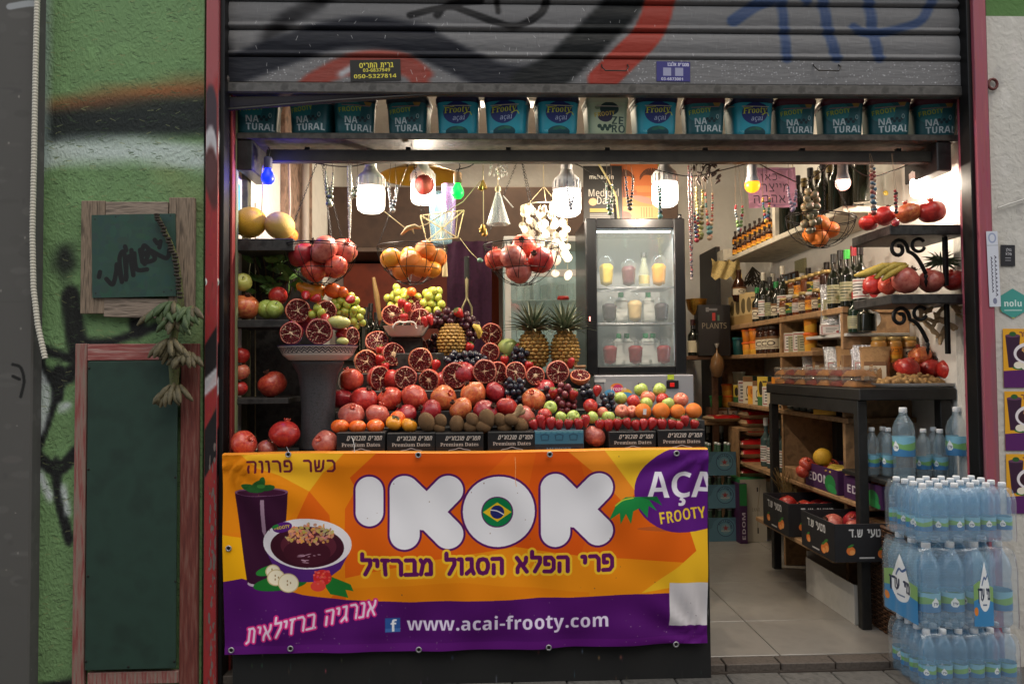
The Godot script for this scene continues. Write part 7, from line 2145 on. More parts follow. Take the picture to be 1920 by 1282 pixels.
# ------------------------------------------------------------------ goods
func bottle(pos: Vector3, r: float, h: float, gm: Material, lab: Material, capm: Material, label: String, group := "", called := "bottle", turn := 0.0) -> Node3D:
	var o := thing(called, label, "bottle", pos, group)
	var key := ["bt", snappedf(r, 0.001), snappedf(h, 0.005)]
	if not boxes.has(key): boxes[key] = lathe([Vector2(0, h), Vector2(r * 0.36, h), Vector2(r * 0.4, h * 0.97), Vector2(r * 0.36, h * 0.93), Vector2(r * 0.36, h * 0.72), Vector2(r * 0.55, h * 0.66), Vector2(r * 0.95, h * 0.58), Vector2(r, h * 0.53), Vector2(r, h * 0.02), Vector2(r * 0.93, 0), Vector2(0, 0)], 16)
	part(o, "glass", boxes[key], gm)
	if lab: part(o, "label", band(snappedf(r, 0.001), snappedf(h * 0.32, 0.01), -2.2, 2.2, 14), lab, Vector3(0, h * 0.1, 0))
	var k2 := ["bc", snappedf(r, 0.001), snappedf(h, 0.005)]
	if not boxes.has(k2): boxes[k2] = lathe([Vector2(0, h * 1.005), Vector2(r * 0.42, h * 1.004), Vector2(r * 0.44, h * 0.99), Vector2(r * 0.42, h * 0.84)], 12)
	part(o, "cap", boxes[k2], capm)
	o.rotation.y = turn
	return o

func jar(pos: Vector3, r: float, h: float, fill: Material, lab: Material, lid: Material, label: String, group := "", turn := 0.0) -> Node3D:
	var o := thing("jar", label, "jar", pos, group)
	var key := ["jr", snappedf(r, 0.001), snappedf(h, 0.005)]
	if not boxes.has(key): boxes[key] = lathe([Vector2(0, h * 0.86), Vector2(r * 0.82, h * 0.86), Vector2(r * 0.98, h * 0.78), Vector2(r, h * 0.7), Vector2(r, h * 0.04), Vector2(r * 0.92, 0), Vector2(0, 0)], 18)
	part(o, "glass", boxes[key], fill)
	var k2 := ["jl", snappedf(r, 0.001), snappedf(h, 0.005)]
	if not boxes.has(k2): boxes[k2] = lathe([Vector2(0, h), Vector2(r * 0.86, h), Vector2(r * 0.9, h * 0.985), Vector2(r * 0.9, h * 0.87), Vector2(r * 0.8, h * 0.865)], 18)
	part(o, "lid", boxes[k2], lid)
	if lab: part(o, "label", band(snappedf(r, 0.001), snappedf(h * 0.46, 0.005), -1.9, 1.9, 14), lab, Vector3(0, h * 0.16, 0))
	o.rotation.y = turn
	return o

func tub(pos: Vector3, r: float, h: float, m: Material, lid: Material, label: String, group := "") -> void:
	var o := thing("tub", label, "tub", pos, group)
	part(o, "body", lathe([Vector2(0, h * 0.9), Vector2(r, h * 0.9), Vector2(r * 0.84, 0.0), Vector2(0, 0)], 18), m)
	part(o, "lid", lathe([Vector2(0, h), Vector2(r * 1.0, h), Vector2(r * 1.06, h * 0.96), Vector2(r * 1.06, h * 0.86), Vector2(r, h * 0.85)], 18), lid)

func carton(pos: Vector3, w: float, h: float, d: float, m: Material, front: Material, label: String, group := "", turn := 0.0, called := "carton") -> Node3D:
	var o := thing(called, label, "box", pos, group)
	part(o, "box", bx(w, h, d, 0.0015), m)
	if front: part(o, "front_print", sheet(w - 0.003, h - 0.003, 0.0008), front, Vector3(0, 0.0015, d / 2 + 0.0012))
	o.rotation.y = turn
	return o

func pouch(pos: Vector3, w: float, h: float, m: Material, front: Material, label: String, group := "", turn := 0.0) -> void:
	# a stand-up pouch: fat foot, flat crimped top
	var o := thing("pouch", label, "pouch", pos, group)
	var p := PackedVector3Array()
	for r in 9:
		var f := r / 8.0
		for q in 17:
			var g := TAU * (q % 16) / 16.0
			var dd := w * 0.3 * pow(f, 0.7) * (1.0 if r < 8 else 0.9) + 0.001
			p.append(Vector3(sin(g) * w * 0.5 * (1.0 - 0.08 * sin(f * PI)), h * (1 - f), cos(g) * dd * (1.0 + 0.08 * sin(g * 7 + r))))
	var g2 := Geo.new()
	g2.grid(p, 9, 17, false, true)
	part(o, "foil", g2.mesh(), m)
	if front: part(o, "label", sheet(w * 0.7, h * 0.5, 0.0008), front, Vector3(0, h * 0.14, w * 0.245), Vector3(-0.12, 0, 0))
	part(o, "crimp", between(Vector3(-w * 0.5, h * 0.93, -0.002), Vector3(w * 0.5, h * 1.02, 0.002), 0), m)
	o.rotation.y = turn

func bag(pos: Vector3, w: float, h: float, d: float, m: Material, pr: Material, label: String, group := "", turn := 0.0) -> void:
	# a filled pillow bag lying flat
	var o := thing("rice_bag", label, "bag", pos, group)
	var p := PackedVector3Array()
	for r in 13:
		for q in 17:
			var u := q / 16.0 * 2.0 - 1.0
			var v := r / 12.0 * 2.0 - 1.0
			var k := pow(maxf(0.0, (1.0 - pow(absf(u), 4.0)) * (1.0 - pow(absf(v), 4.0))), 0.5)
			p.append(Vector3(u * w / 2, h * 0.5 + k * h * 0.5 * (1.0 + 0.06 * sin(u * 9.0 + v * 5.0)), -v * d / 2))
	var g := Geo.new()
	g.grid(p, 13, 17, true)
	part(o, "top_face", g.mesh(), pr)
	var p2 := PackedVector3Array()
	for q in p: p2.append(Vector3(q.x, h - q.y, q.z))
	var g2 := Geo.new()
	g2.grid(p2, 13, 17, false)
	part(o, "under_face", g2.mesh(), m)
	o.rotation.y = turn

func label_tex(base: Color, bar: Color, inkc: Color, kind: int) -> StandardMaterial3D:
	var i := ink(96, 64, Rect2(0, 0, 60, 40), base)
	if kind == 0:
		i.rect(0, 0, 60, 8, bar)
		i.ell(30, 22, 10, 8, inkc)
		i.ell(30, 22, 7, 5, base)
		i.rect(14, 33, 32, 2, inkc)
	elif kind == 1:
		i.rect(4, 3, 52, 34, bar)
		i.rect(6, 5, 48, 30, base)
		for k in 4: i.rect(14, 10 + k * 6, 32 - k * 5, 2, inkc)
		i.ell(44, 28, 6, 5, bar)
	elif kind == 2:
		i.poly([0, 40, 60, 40, 60, 20, 30, 30, 0, 18], bar)
		i.heb("דבש", 46, 8, 9, 2, inkc)
	else:
		i.rect(0, 28, 60, 12, bar)
		i.ell(20, 16, 12, 10, inkc)
		i.ell(38, 20, 8, 7, bar)
		i.rect(30, 6, 24, 2, inkc)
	return tmat(i.tex(), 0.5)

func build_back() -> void:
	M.lab_cream = label_tex(rgb(206, 196, 172), rgb(120, 84, 50), rgb(60, 44, 34), 0)
	M.lab_white = label_tex(rgb(210, 208, 202), rgb(150, 40, 40), rgb(50, 46, 46), 1)
	M.lab_yellow = label_tex(rgb(206, 176, 60), rgb(60, 110, 60), rgb(50, 40, 20), 3)
	M.lab_orange = label_tex(rgb(222, 140, 34), rgb(232, 176, 60), rgb(120, 60, 16), 2)
	M.lab_green = label_tex(rgb(160, 158, 128), rgb(110, 116, 74), rgb(50, 56, 40), 1)
	M.lab_tan = label_tex(rgb(176, 152, 104), rgb(150, 120, 70), rgb(90, 76, 44), 3)
	M.lab_gold = mat(rgb(150, 112, 40), 0.5)
	M.honey = mat(rgb(110, 54, 16), 0.15, 0.0, 0.5)
	M.honey_dark = mat(rgb(52, 24, 12), 0.15, 0.0, 0.5)
	M.gold_lid = mat(rgb(196, 170, 110), 0.35, 0.5)
	M.white_lid = mat(rgb(206, 204, 196), 0.4)
	M.foil = nmat([rgb(176, 178, 180), rgb(206, 208, 210)], 0.03, 6.0, 0.25, M.grit, 0.3, 0.7)
	M.kraft = nmat([rgb(150, 112, 70), rgb(168, 130, 86)], 0.04, 4.0, 0.8)
	# white framed glass cabinet behind the pineapples
	var z := -1.55
	var a := at(948, 720, z)
	var b := at(1112, 452, z)
	var c := thing("glass_cabinet", "white framed glass cabinet with shelves of glasses behind the pineapples", "cabinet", Vector3(a.x, 0, z))
	var w := b.x - a.x
	var wm := mat(rgb(206, 206, 200), 0.4)
	for q in [0.0, w * 0.82]: part(c, "post", between(Vector3(q, floor_y, -0.03), Vector3(q + 0.035, b.y, 0), 0.003), wm)
	part(c, "top", between(Vector3(-0.005, b.y, -0.4), Vector3(w, b.y + 0.03, 0.002), 0.003), wm)
	part(c, "back", between(Vector3(0, floor_y, -0.4), Vector3(w, b.y, -0.39), 0), mat(rgb(150, 176, 176), 0.5))
	part(c, "rail", between(Vector3(0.035, at(1000, 518, z).y, -0.03), Vector3(w * 0.82, at(1000, 505, z).y, -0.002), 0.002), wm)
	for y in [560, 640, 720]: part(c, "shelf", between(Vector3(0.036, at(1000, y, z).y - 0.008, -0.385), Vector3(w, at(1000, y, z).y, -0.035), 0.001), glass(rgb(190, 220, 214), 0.3, 0.05))
	part(c, "pane", between(Vector3(0.036, 0.9, -0.012), Vector3(w * 0.82, at(1000, 518, z).y, -0.009), 0), glass(rgb(200, 226, 222), 0.08, 0.03))
	var tg := mat(rgb(110, 150, 150), 0.15, 0.0, 0.5)
	for y in [560, 640, 720]:
		for k in 7:
			var p := at(974 + k * 16, y, z - 0.12)
			solo("drinking_glass", lathe([Vector2(0.022, 0.1), Vector2(0.018, 0.0), Vector2(0, 0)], 12), glass(rgb(170, 206, 204), 0.3, 0.05), Vector3(p.x, at(1000, y, z).y + 0.001, z - 0.12 - (k % 2) * 0.08), "clear tumbler on the glass cabinet shelves", "glass", "tumblers in the glass cabinet")
	solo("red_lid", lathe([Vector2(0, 0.02), Vector2(0.03, 0.02), Vector2(0.034, 0.012), Vector2(0.034, 0), Vector2(0, 0)], 16), mat(rgb(170, 36, 30), 0.4), at(1056, 562, z + 0.06), "red lid on the cabinet behind the pineapple leaves", "lid")
	# column of stacked plastic cups between the cabinet and the cooler
	var sp := at(1096, 700, -0.9)
	var sk := thing("cup_stack", "tall stack of clear plastic cups beside the drinks cooler", "cups", sp)
	var hh := at(1096, 460, -0.9).y - sp.y
	var n := 30
	for k in n: part(sk, "cup", lathe([Vector2(0.031, 0.018), Vector2(0.033, 0.014), Vector2(0.029, 0.0), Vector2(0.027, -0.006)], 16), glass([rgb(200, 220, 218), rgb(150, 200, 190)][k % 2], 0.45, 0.08), Vector3(0, hh * k / n, 0))
	# posters on top of the cooler
	var i1 := ink(192, 256, Rect2(0, 0, 74, 100), rgb(40, 38, 36))
	i1.text("mehadrin", 12, 24, 8, rgb(196, 192, 180), "bold", 0.0, 0.9)
	i1.text("Medjoul", 10, 56, 13, rgb(186, 180, 168), "sans", 0.0, 0.9)
	i1.text("Dates", 26, 70, 13, rgb(186, 180, 168), "sans", 0.0, 0.9)
	i1.ell(18, 66, 8, 7, rgb(196, 150, 110))
	i1.rect(12, 78, 46, 7, rgb(160, 130, 60))
	for k in 4: i1.rect(12, 88 + k * 3, 38, 1.4, rgb(150, 146, 138))
	var pz := -0.78
	solo("date_poster", sheet(74 * sc(pz), 104 * sc(pz), 0.004), tmat(i1.tex(), 0.4), at(1131, 413, pz), "dark poster with pale Medjoul Dates lettering on top of the cooler", "poster")
	var i2 := ink(192, 224, Rect2(0, 0, 90, 104), rgb(170, 92, 48))
	i2.rect(0, 60, 90, 44, rgb(166, 124, 70))
	i2.rect(0, 78, 90, 26, rgb(176, 146, 94))
	i2.rect(46, 40, 50, 12, rgb(170, 112, 60))
	i2.rect(20, 48, 30, 14, rgb(150, 84, 50))
	for pc in [[24, 22], [78, 20]]:
		i2.line([pc[0], pc[1], pc[0] + 2, 60], 3, rgb(90, 56, 40))
		for k in 14:
			var g := PI * 0.95 + PI * 1.1 * k / 13.0
			i2.line([pc[0], pc[1], pc[0] + cos(g) * 14, pc[1] + sin(g) * 10 - 2, pc[0] + cos(g) * 22, pc[1] + sin(g) * 14 + 6], 2.0, rgb(78, 50, 38), true)
	i2.ell(64, 66, 24, 6, rgb(186, 112, 96), 0.25)
	i2.ell(20, 96, 20, 10, rgb(176, 96, 76))
	for k in 6: i2.line([4, 92 + k * 2, 36, 90 + k * 3], 0.8, rgb(120, 56, 44))
	for k in 5: i2.line([58 + k * 5, 80, 58 + k * 5, 98], 0.8, rgb(120, 70, 30))
	solo("palm_poster", sheet(92 * sc(pz), 108 * sc(pz), 0.004), tmat(i2.tex(), 0.4), at(1190, 413, pz - 0.01), "orange desert palm poster on top of the cooler", "poster")
	var stk := at(1160, 410, pz + 0.05)
	solo("bent_cane", tube([at(1118, 300, pz + 0.03), at(1140, 335, pz + 0.03), at(1156, 370, pz + 0.03), at(1160, 410, pz + 0.03)], 0.005, 7), mat(rgb(180, 166, 110), 0.5), Vector3.ZERO, "pale bent cane leaning across the date poster", "cane")
	# violet cloth and dark bottles at the rear counter
	var vz := -1.9
	var vp := PackedVector3Array()
	for r in 6:
		for q in 13: vp.append(at(838 + q * 7, 452 + r * 46, vz) + Vector3(0, 0, sin(q * 1.7 + r * 0.2) * 0.015))
	var vg := Geo.new()
	vg.grid(vp, 6, 13)
	solo("violet_cloth", vg.mesh(), nmat([rgb(50, 22, 44), rgb(66, 30, 58)], 0.03, 3.0, 0.9), Vector3.ZERO, "dark violet cloth hanging at the back of the shop", "cloth")
	var rc := thing("rear_counter", "dark rear counter at the back of the shop", "counter")
	part(rc, "top", between(Vector3(-0.97, 1.2, -2.2), Vector3(0.1, 1.24, -1.6), 0.004), mat(rgb(40, 34, 30), 0.5))
	part(rc, "body", between(Vector3(-0.96, floor_y, -2.15), Vector3(0.09, 1.2, -1.65), 0.004), mat(rgb(34, 30, 28), 0.6))
	for k in 12:
		var p := at(640 + k * 11 + rnd(-2, 2), 560, -1.75 - (k % 2) * 0.08)
		bottle(Vector3(p.x, 1.2405, -1.75 - (k % 2) * 0.08), 0.034, 0.25 + 0.03 * (k % 3), M.glass_dark, M.lab_cream if k % 2 else null, mat(rgb(30, 26, 28), 0.4), "dark glass bottle on the rear counter behind the hanging baskets", "bottles on the rear counter")
	solo("mottled_stick", tube([at(700, 520, -0.9), at(706, 555, -0.9), at(712, 600, -0.92)], [0.008, 0.014, 0.01], 8), nmat([rgb(60, 44, 24), rgb(150, 116, 60)], 0.1, 14.0, 0.6), Vector3.ZERO, "mottled brown snakeskin stick standing behind the pedestal", "stick")
	# pale post and pipes at the back corner
	solo("pipe", tube([Vector3(-0.93, 1.3, -1.2), Vector3(-0.93, 2.8, -1.2)], 0.02, 10), mat(rgb(170, 160, 148), 0.5), Vector3.ZERO, "pale vertical pipe at the shop's side wall behind the melons", "pipe")
	solo("wall_panel_board", between(Vector3(-0.984, 1.5, -1.5), Vector3(-0.96, 2.7, -0.9), 0.003), nmat([rgb(150, 122, 104), rgb(132, 102, 84), rgb(92, 66, 50)], 0.02, 2.0, 0.8), Vector3.ZERO, "stained brown board on the side wall behind the first basket", "board")
	var lime := solo("wall_hanging", between(Vector3(1.24, 2.42, -2.915), Vector3(1.42, 2.75, -2.9), 0.002), mat(rgb(150, 176, 40), 0.6), Vector3.ZERO, "lime green panel on the back wall above the gallery", "panel")

# ------------------------------------------------------------------ wall shelving on the far side
func zs(x: float, front: float) -> float:
	# depth of the point on a shelf edge at world x = front that lies under the picture column x
	return eye.z - front * F / (x - 904.0)

func build_shelving() -> void:
	var fx := 1.69
	var un := thing("wall_shelving", "wooden wall shelving crowded with jars and bottles", "shelving")
	var pale := nmat([rgb(196, 186, 164), rgb(214, 206, 188)], 0.015, 1.5, 0.6)
	part(un, "shelf", between(Vector3(fx, 1.865, -2.35), Vector3(2.018, 1.895, -0.63), 0.003), pale)
	part(un, "shelf", between(Vector3(fx, 1.395, -2.6), Vector3(2.018, 1.425, -0.66), 0.003), M.wood)
	part(un, "shelf", between(Vector3(fx, 1.2, -2.6), Vector3(2.018, 1.225, -1.0), 0.003), M.wood)
	part(un, "shelf", between(Vector3(fx, 0.88, -2.6), Vector3(2.018, 0.905, -0.63), 0.003), M.wood)
	part(un, "shelf", between(Vector3(fx, 0.5, -2.6), Vector3(2.018, 0.525, -0.63), 0.003), M.wood)
	for zz in [zs(1470, fx), -0.68, -2.58]:
		for y in [[floor_y, 0.5], [0.525, 0.88], [0.905, 1.2], [1.225, 1.395]]: part(un, "divider", between(Vector3(fx + 0.004, y[0], zz - 0.012), Vector3(2.017, y[1], zz + 0.012), 0.002), M.wood)
	part(un, "divider", between(Vector3(fx + 0.002, 1.896, zs(1462, fx) - 0.02), Vector3(fx + 0.1, 2.13, zs(1462, fx) + 0.02), 0.002), pale)
	part(un, "shelf_end", between(Vector3(fx - 0.02, 1.88, -2.72), Vector3(fx + 0.12, 1.96, -2.36), 0.003), pale)
	# honey bottles on the top shelf, two tiers
	var cap := mat(rgb(40, 32, 26), 0.4)
	var x := 1388.0
	while x < 1458.0:
		for t in 2:
			var zz := zs(x, fx + 0.03 + t * 0.07)
			bottle(Vector3(fx + 0.03 + t * 0.07, 1.8955 + t * 0.105, zz), 0.021, 0.1, M.honey_dark, M.lab_orange, cap, "small honey bottle, %s from the rear in the %s tier on the pale top shelf" % [nth(int((x - 1388.0) / 9.4)), ["front", "raised"][t]], "small honey bottles on the top shelf", "honey_bottle", -0.9)
		x += 9.5
	part(un, "riser", between(Vector3(fx + 0.065, 1.896, -2.34), Vector3(fx + 0.15, 2.0, zs(1464, fx + 0.1)), 0.002), M.wood)
	# wine bottles
	x = 1486.0
	var wn := 0
	while x < 1640.0:
		var px := fx + 0.055 + 0.06 * (wn % 2)
		bottle(Vector3(px, 1.8955, zs(x, px)), 0.037, 0.3, [M.glass_dark, mat(rgb(34, 22, 10), 0.08, 0.0, 0.6)][wn % 2], [null, M.lab_gold][wn % 2], mat([rgb(30, 26, 30), rgb(120, 100, 50)][wn % 2], 0.4), "wine bottle standing %s from the honey bottles on the pale top shelf" % nth(wn), "wine bottles on the top shelf", "wine_bottle", -0.9)
		x += 12.5
		wn += 1
	# middle shelf: boxes, oil bottles, honey jars in two tiers, tall bottles
	for k in 4:
		var pz := zs(1388 + k * 11, fx + 0.06)
		carton(Vector3(fx + 0.06, 1.4255, pz), 0.09, 0.2, 0.06, mat(rgb(150, 130, 84), 0.7), M.lab_tan, "tan patterned box beside the oil bottles on the middle shelf", "patterned boxes on the middle shelf", -0.9)
	for k in 9:
		var pz := zs(1428 + k * 6.2, fx + 0.05 + (k % 2) * 0.08)
		bottle(Vector3(fx + 0.05 + (k % 2) * 0.08, 1.4255, pz), 0.032, 0.22 + 0.04 * (k % 3), M.glass_dark, [M.lab_cream, M.lab_green, M.lab_white][k % 3], mat([rgb(40, 130, 70), rgb(30, 30, 30), rgb(190, 186, 170)][k % 3], 0.4), "dark oil bottle, %s from the patterned boxes on the middle shelf" % nth(k), "oil bottles on the middle shelf", "oil_bottle", -0.9)
	part(un, "riser", between(Vector3(fx + 0.1, 1.4255, zs(1480, fx + 0.1)), Vector3(fx + 0.2, 1.53, zs(1582, fx + 0.1)), 0.002), M.wood)
	var labs := [M.lab_cream, M.lab_yellow, M.lab_white, M.lab_cream, M.lab_orange]
	var jn := 0
	x = 1482.0
	while x < 1568.0:
		var pz := zs(x, fx + 0.045)
		jar(Vector3(fx + 0.045, 1.4255, pz), 0.034, 0.11 + 0.01 * (jn % 2), [M.honey, M.honey_dark][jn % 2], labs[jn % 5], [M.gold_lid, M.white_lid, M.gold_lid][jn % 3], "honey jar, %s from the oil bottles in the front tier of the middle shelf" % nth(jn), "front tier of honey jars", -0.9)
		pz = zs(x + 4, fx + 0.14)
		jar(Vector3(fx + 0.14, 1.5305, pz), 0.035, 0.125, [M.honey_dark, M.honey][jn % 2], labs[(jn + 2) % 5] if jn % 3 else null, M.gold_lid, "honey jar, %s from the oil bottles in the raised tier of the middle shelf" % nth(jn), "raised back tier of honey jars", -0.9)
		x += 13.0
		jn += 1
	for k in 5:
		var px := fx + 0.04 + 0.07 * (k % 2)
		bottle(Vector3(px, 1.4255, zs(1578 + k * 13, px)), 0.034, 0.27 + 0.03 * (k % 2), M.glass_dark, M.lab_green if k < 3 else M.lab_white, mat([rgb(26, 26, 26), rgb(26, 26, 26), rgb(60, 190, 70), rgb(150, 24, 40), rgb(30, 26, 26)][k], 0.4), "tall bottle with a %s cap at the end of the middle shelf" % ["black", "black", "bright green", "wine red", "dark"][k], "black capped tall bottles" if k < 2 else "", "tall_bottle", -0.9)
	# lower shelf: tubs, jugs, cans, pouches
	var orange_tub := mat(rgb(216, 130, 36), 0.4)
	for q in [[1410, 0], [1424, 0], [1410, 1], [1424, 1]]:
		tub(Vector3(fx + 0.05, 1.2255 + q[1] * 0.082, zs(q[0], fx + 0.05)), 0.042, 0.08, orange_tub if q[1] else M.lab_orange, mat(rgb(226, 104, 30), 0.4), "orange topped tub stacked on the lower shelf beside brown jugs", "orange tubs on the lower shelf")
	tub(Vector3(fx + 0.06, 1.2255, zs(1393, fx + 0.06)), 0.05, 0.12, mat(rgb(30, 84, 84), 0.4), mat(rgb(40, 104, 100), 0.4), "teal tub at the far end of the lower shelf")
	for k in 3:
		jar(Vector3(fx + 0.05, 1.2255, zs(1438 + k * 11, fx + 0.05)), 0.045, 0.165, M.honey_dark, M.lab_cream, mat(rgb(50, 34, 28), 0.4), "round brown jug of date syrup on the lower shelf", "brown jugs on the lower shelf", -0.9)
	for k in 5:
		carton(Vector3(fx + 0.06, 1.2255, zs(1484 + k * 9, fx + 0.06)), 0.07, 0.09 + 0.02 * (k % 2), 0.05, mat(rgb(186, 190, 160), 0.6), [M.lab_green, M.lab_white][k % 2], "small pale carton behind the snack packs on the lower shelf", "pale cartons on the lower shelf", -0.9)
	for k in 2: tub(Vector3(fx + 0.05, 1.2255 + k * 0.1, zs(1530, fx + 0.05)), 0.036, 0.098, M.lab_orange, mat(rgb(226, 104, 30), 0.4), "tall orange canister stacked on the lower shelf", "orange canisters on the lower shelf")
	for k in 6: jar(Vector3(fx + 0.07, 0.9055, zs(1480 + k * 14, fx + 0.07)), 0.04, 0.1, mat(rgb(60, 70, 66), 0.4), M.lab_white, mat(rgb(30, 80, 90), 0.4), "dark tin on the shelf behind the black table", "tins behind the black table", -0.9)
	carton(Vector3(fx + 0.02, 0.9055, zs(1560, fx + 0.02)), 0.12, 0.1, 0.06, mat(rgb(40, 26, 22), 0.5), M.lab_orange, "dark brown biscuit box on the shelf behind the black table", "", -0.9)
	for k in 5: bottle(Vector3(fx + 0.08, 0.5255, zs(1440 + k * 12, fx + 0.08)), 0.035, 0.3, mat(rgb(60, 80, 80), 0.15, 0.0, 0.5), M.lab_white, mat(rgb(200, 200, 196), 0.4), "tall water bottle standing on the low shelf in the shade", "tall bottles on the low shelf", "bottle", -0.9)
	for k in 14: jar(Vector3(fx + 0.16, 1.2255, zs(1395 + k * 10, fx + 0.16)), 0.036, 0.12 + 0.012 * (k % 3), [M.honey, mat(rgb(120, 124, 90), 0.3), mat(rgb(150, 130, 104), 0.3)][k % 3], labs[k % 5], [M.white_lid, M.gold_lid][k % 2], "jar, %s from the rear in the back row of the lower shelf" % nth(k), "back row of jars on the lower shelf", -0.9)
	for k in 9: carton(Vector3(fx + 0.06, 0.9055, zs(1392 + k * 9.5, fx + 0.06)), 0.075, 0.12 + 0.03 * (k % 3), 0.05, mat([rgb(190, 184, 166), rgb(120, 80, 50), rgb(70, 100, 80)][k % 3], 0.6), labs[(k + 1) % 5], "small grocery carton, %s from the rear on the shelf above the rice bags" % nth(k), "cartons on the shelf above the rice bags", -0.9)
	for k in 13: bottle(Vector3(fx + 0.24, 1.4255, zs(1432 + k * 12, fx + 0.24)), 0.036, 0.26 + 0.02 * (k % 3), [M.glass_dark, M.honey_dark, mat(rgb(70, 84, 50), 0.1, 0.0, 0.5)][k % 3], labs[k % 5], [M.gold_lid, M.white_lid, cap][k % 3], "tall bottle, %s from the rear in the back row of the middle shelf" % nth(k), "back row of bottles on the middle shelf", "tall_bottle", -0.9)
	# hanging picture, scroll and dried things on the wall above the jars
	var fr := thing("picture_frame", "small dark framed picture above the oil bottles", "picture", Vector3(2.0, 1.6, zs(1466, 1.9)))
	part(fr, "frame", between(Vector3(-0.012, 0, -0.1), Vector3(0.006, 0.15, 0.1), 0.003), mat(rgb(60, 36, 26), 0.5))
	part(fr, "picture", between(Vector3(-0.016, 0.015, -0.085), Vector3(-0.0125, 0.135, 0.085), 0.0), mat(rgb(130, 150, 170), 0.5))
	solo("scroll", between(Vector3(2.005, 1.55, zs(1500, 2.0)), Vector3(2.018, 1.82, zs(1520, 2.0)), 0.002), nmat([rgb(150, 146, 110), rgb(120, 116, 84)], 0.05, 6.0, 0.8), Vector3.ZERO, "pale wall scroll hung under the pale top shelf", "scroll")
	var dh := thing("dried_bundle", "dark dried herb bundle hanging under the pale top shelf", "herbs", Vector3(1.86, 1.78, zs(1420, 1.86)))
	for k in 26: part(dh, "twig", tube([Vector3(0, 0.05, 0), Vector3(rnd(-0.06, 0.06), -0.02, rnd(-0.12, 0.12)), Vector3(rnd(-0.08, 0.08), -0.08, rnd(-0.2, 0.2))], 0.004, 4), mat(rgb(60, 54, 40), 0.8))
	var mc := thing("folded_map", "crumpled yellow paper bag hanging at the end of the pale shelf", "paper bag", at(1362, 500, -2.2))
	var mp := PackedVector3Array()
	for r in 5:
		for q in 9: mp.append(Vector3((q / 8.0 - 0.5) * 0.2, 0.06 - r * 0.03 - 0.03 * absf(sin(q * 1.3)), sin(q * 2.1 + r) * 0.02))
	var mg := Geo.new()
	mg.grid(mp, 5, 9)
	part(mc, "paper", mg.mesh(), nmat([rgb(176, 150, 80), rgb(196, 172, 110), rgb(130, 100, 60)], 0.05, 6.0, 0.8))
	# big brown flask on the wall, end of the middle shelf
	var fk := at(1386, 545, -2.2)
	var fo := thing("flask", "round brown glass flask with a pale label at the end of the shelves", "flask", fk)
	part(fo, "glass", lathe([Vector2(0, 0.14), Vector2(0.018, 0.14), Vector2(0.018, 0.09), Vector2(0.035, 0.06), Vector2(0.05, 0.02), Vector2(0.05, -0.03), Vector2(0.035, -0.07), Vector2(0, -0.08)], 18), M.honey_dark)
	part(fo, "label", band(0.05, 0.05, -1.2, 1.2), M.lab_cream, Vector3(0, -0.03, 0))
	build_rear_corner()

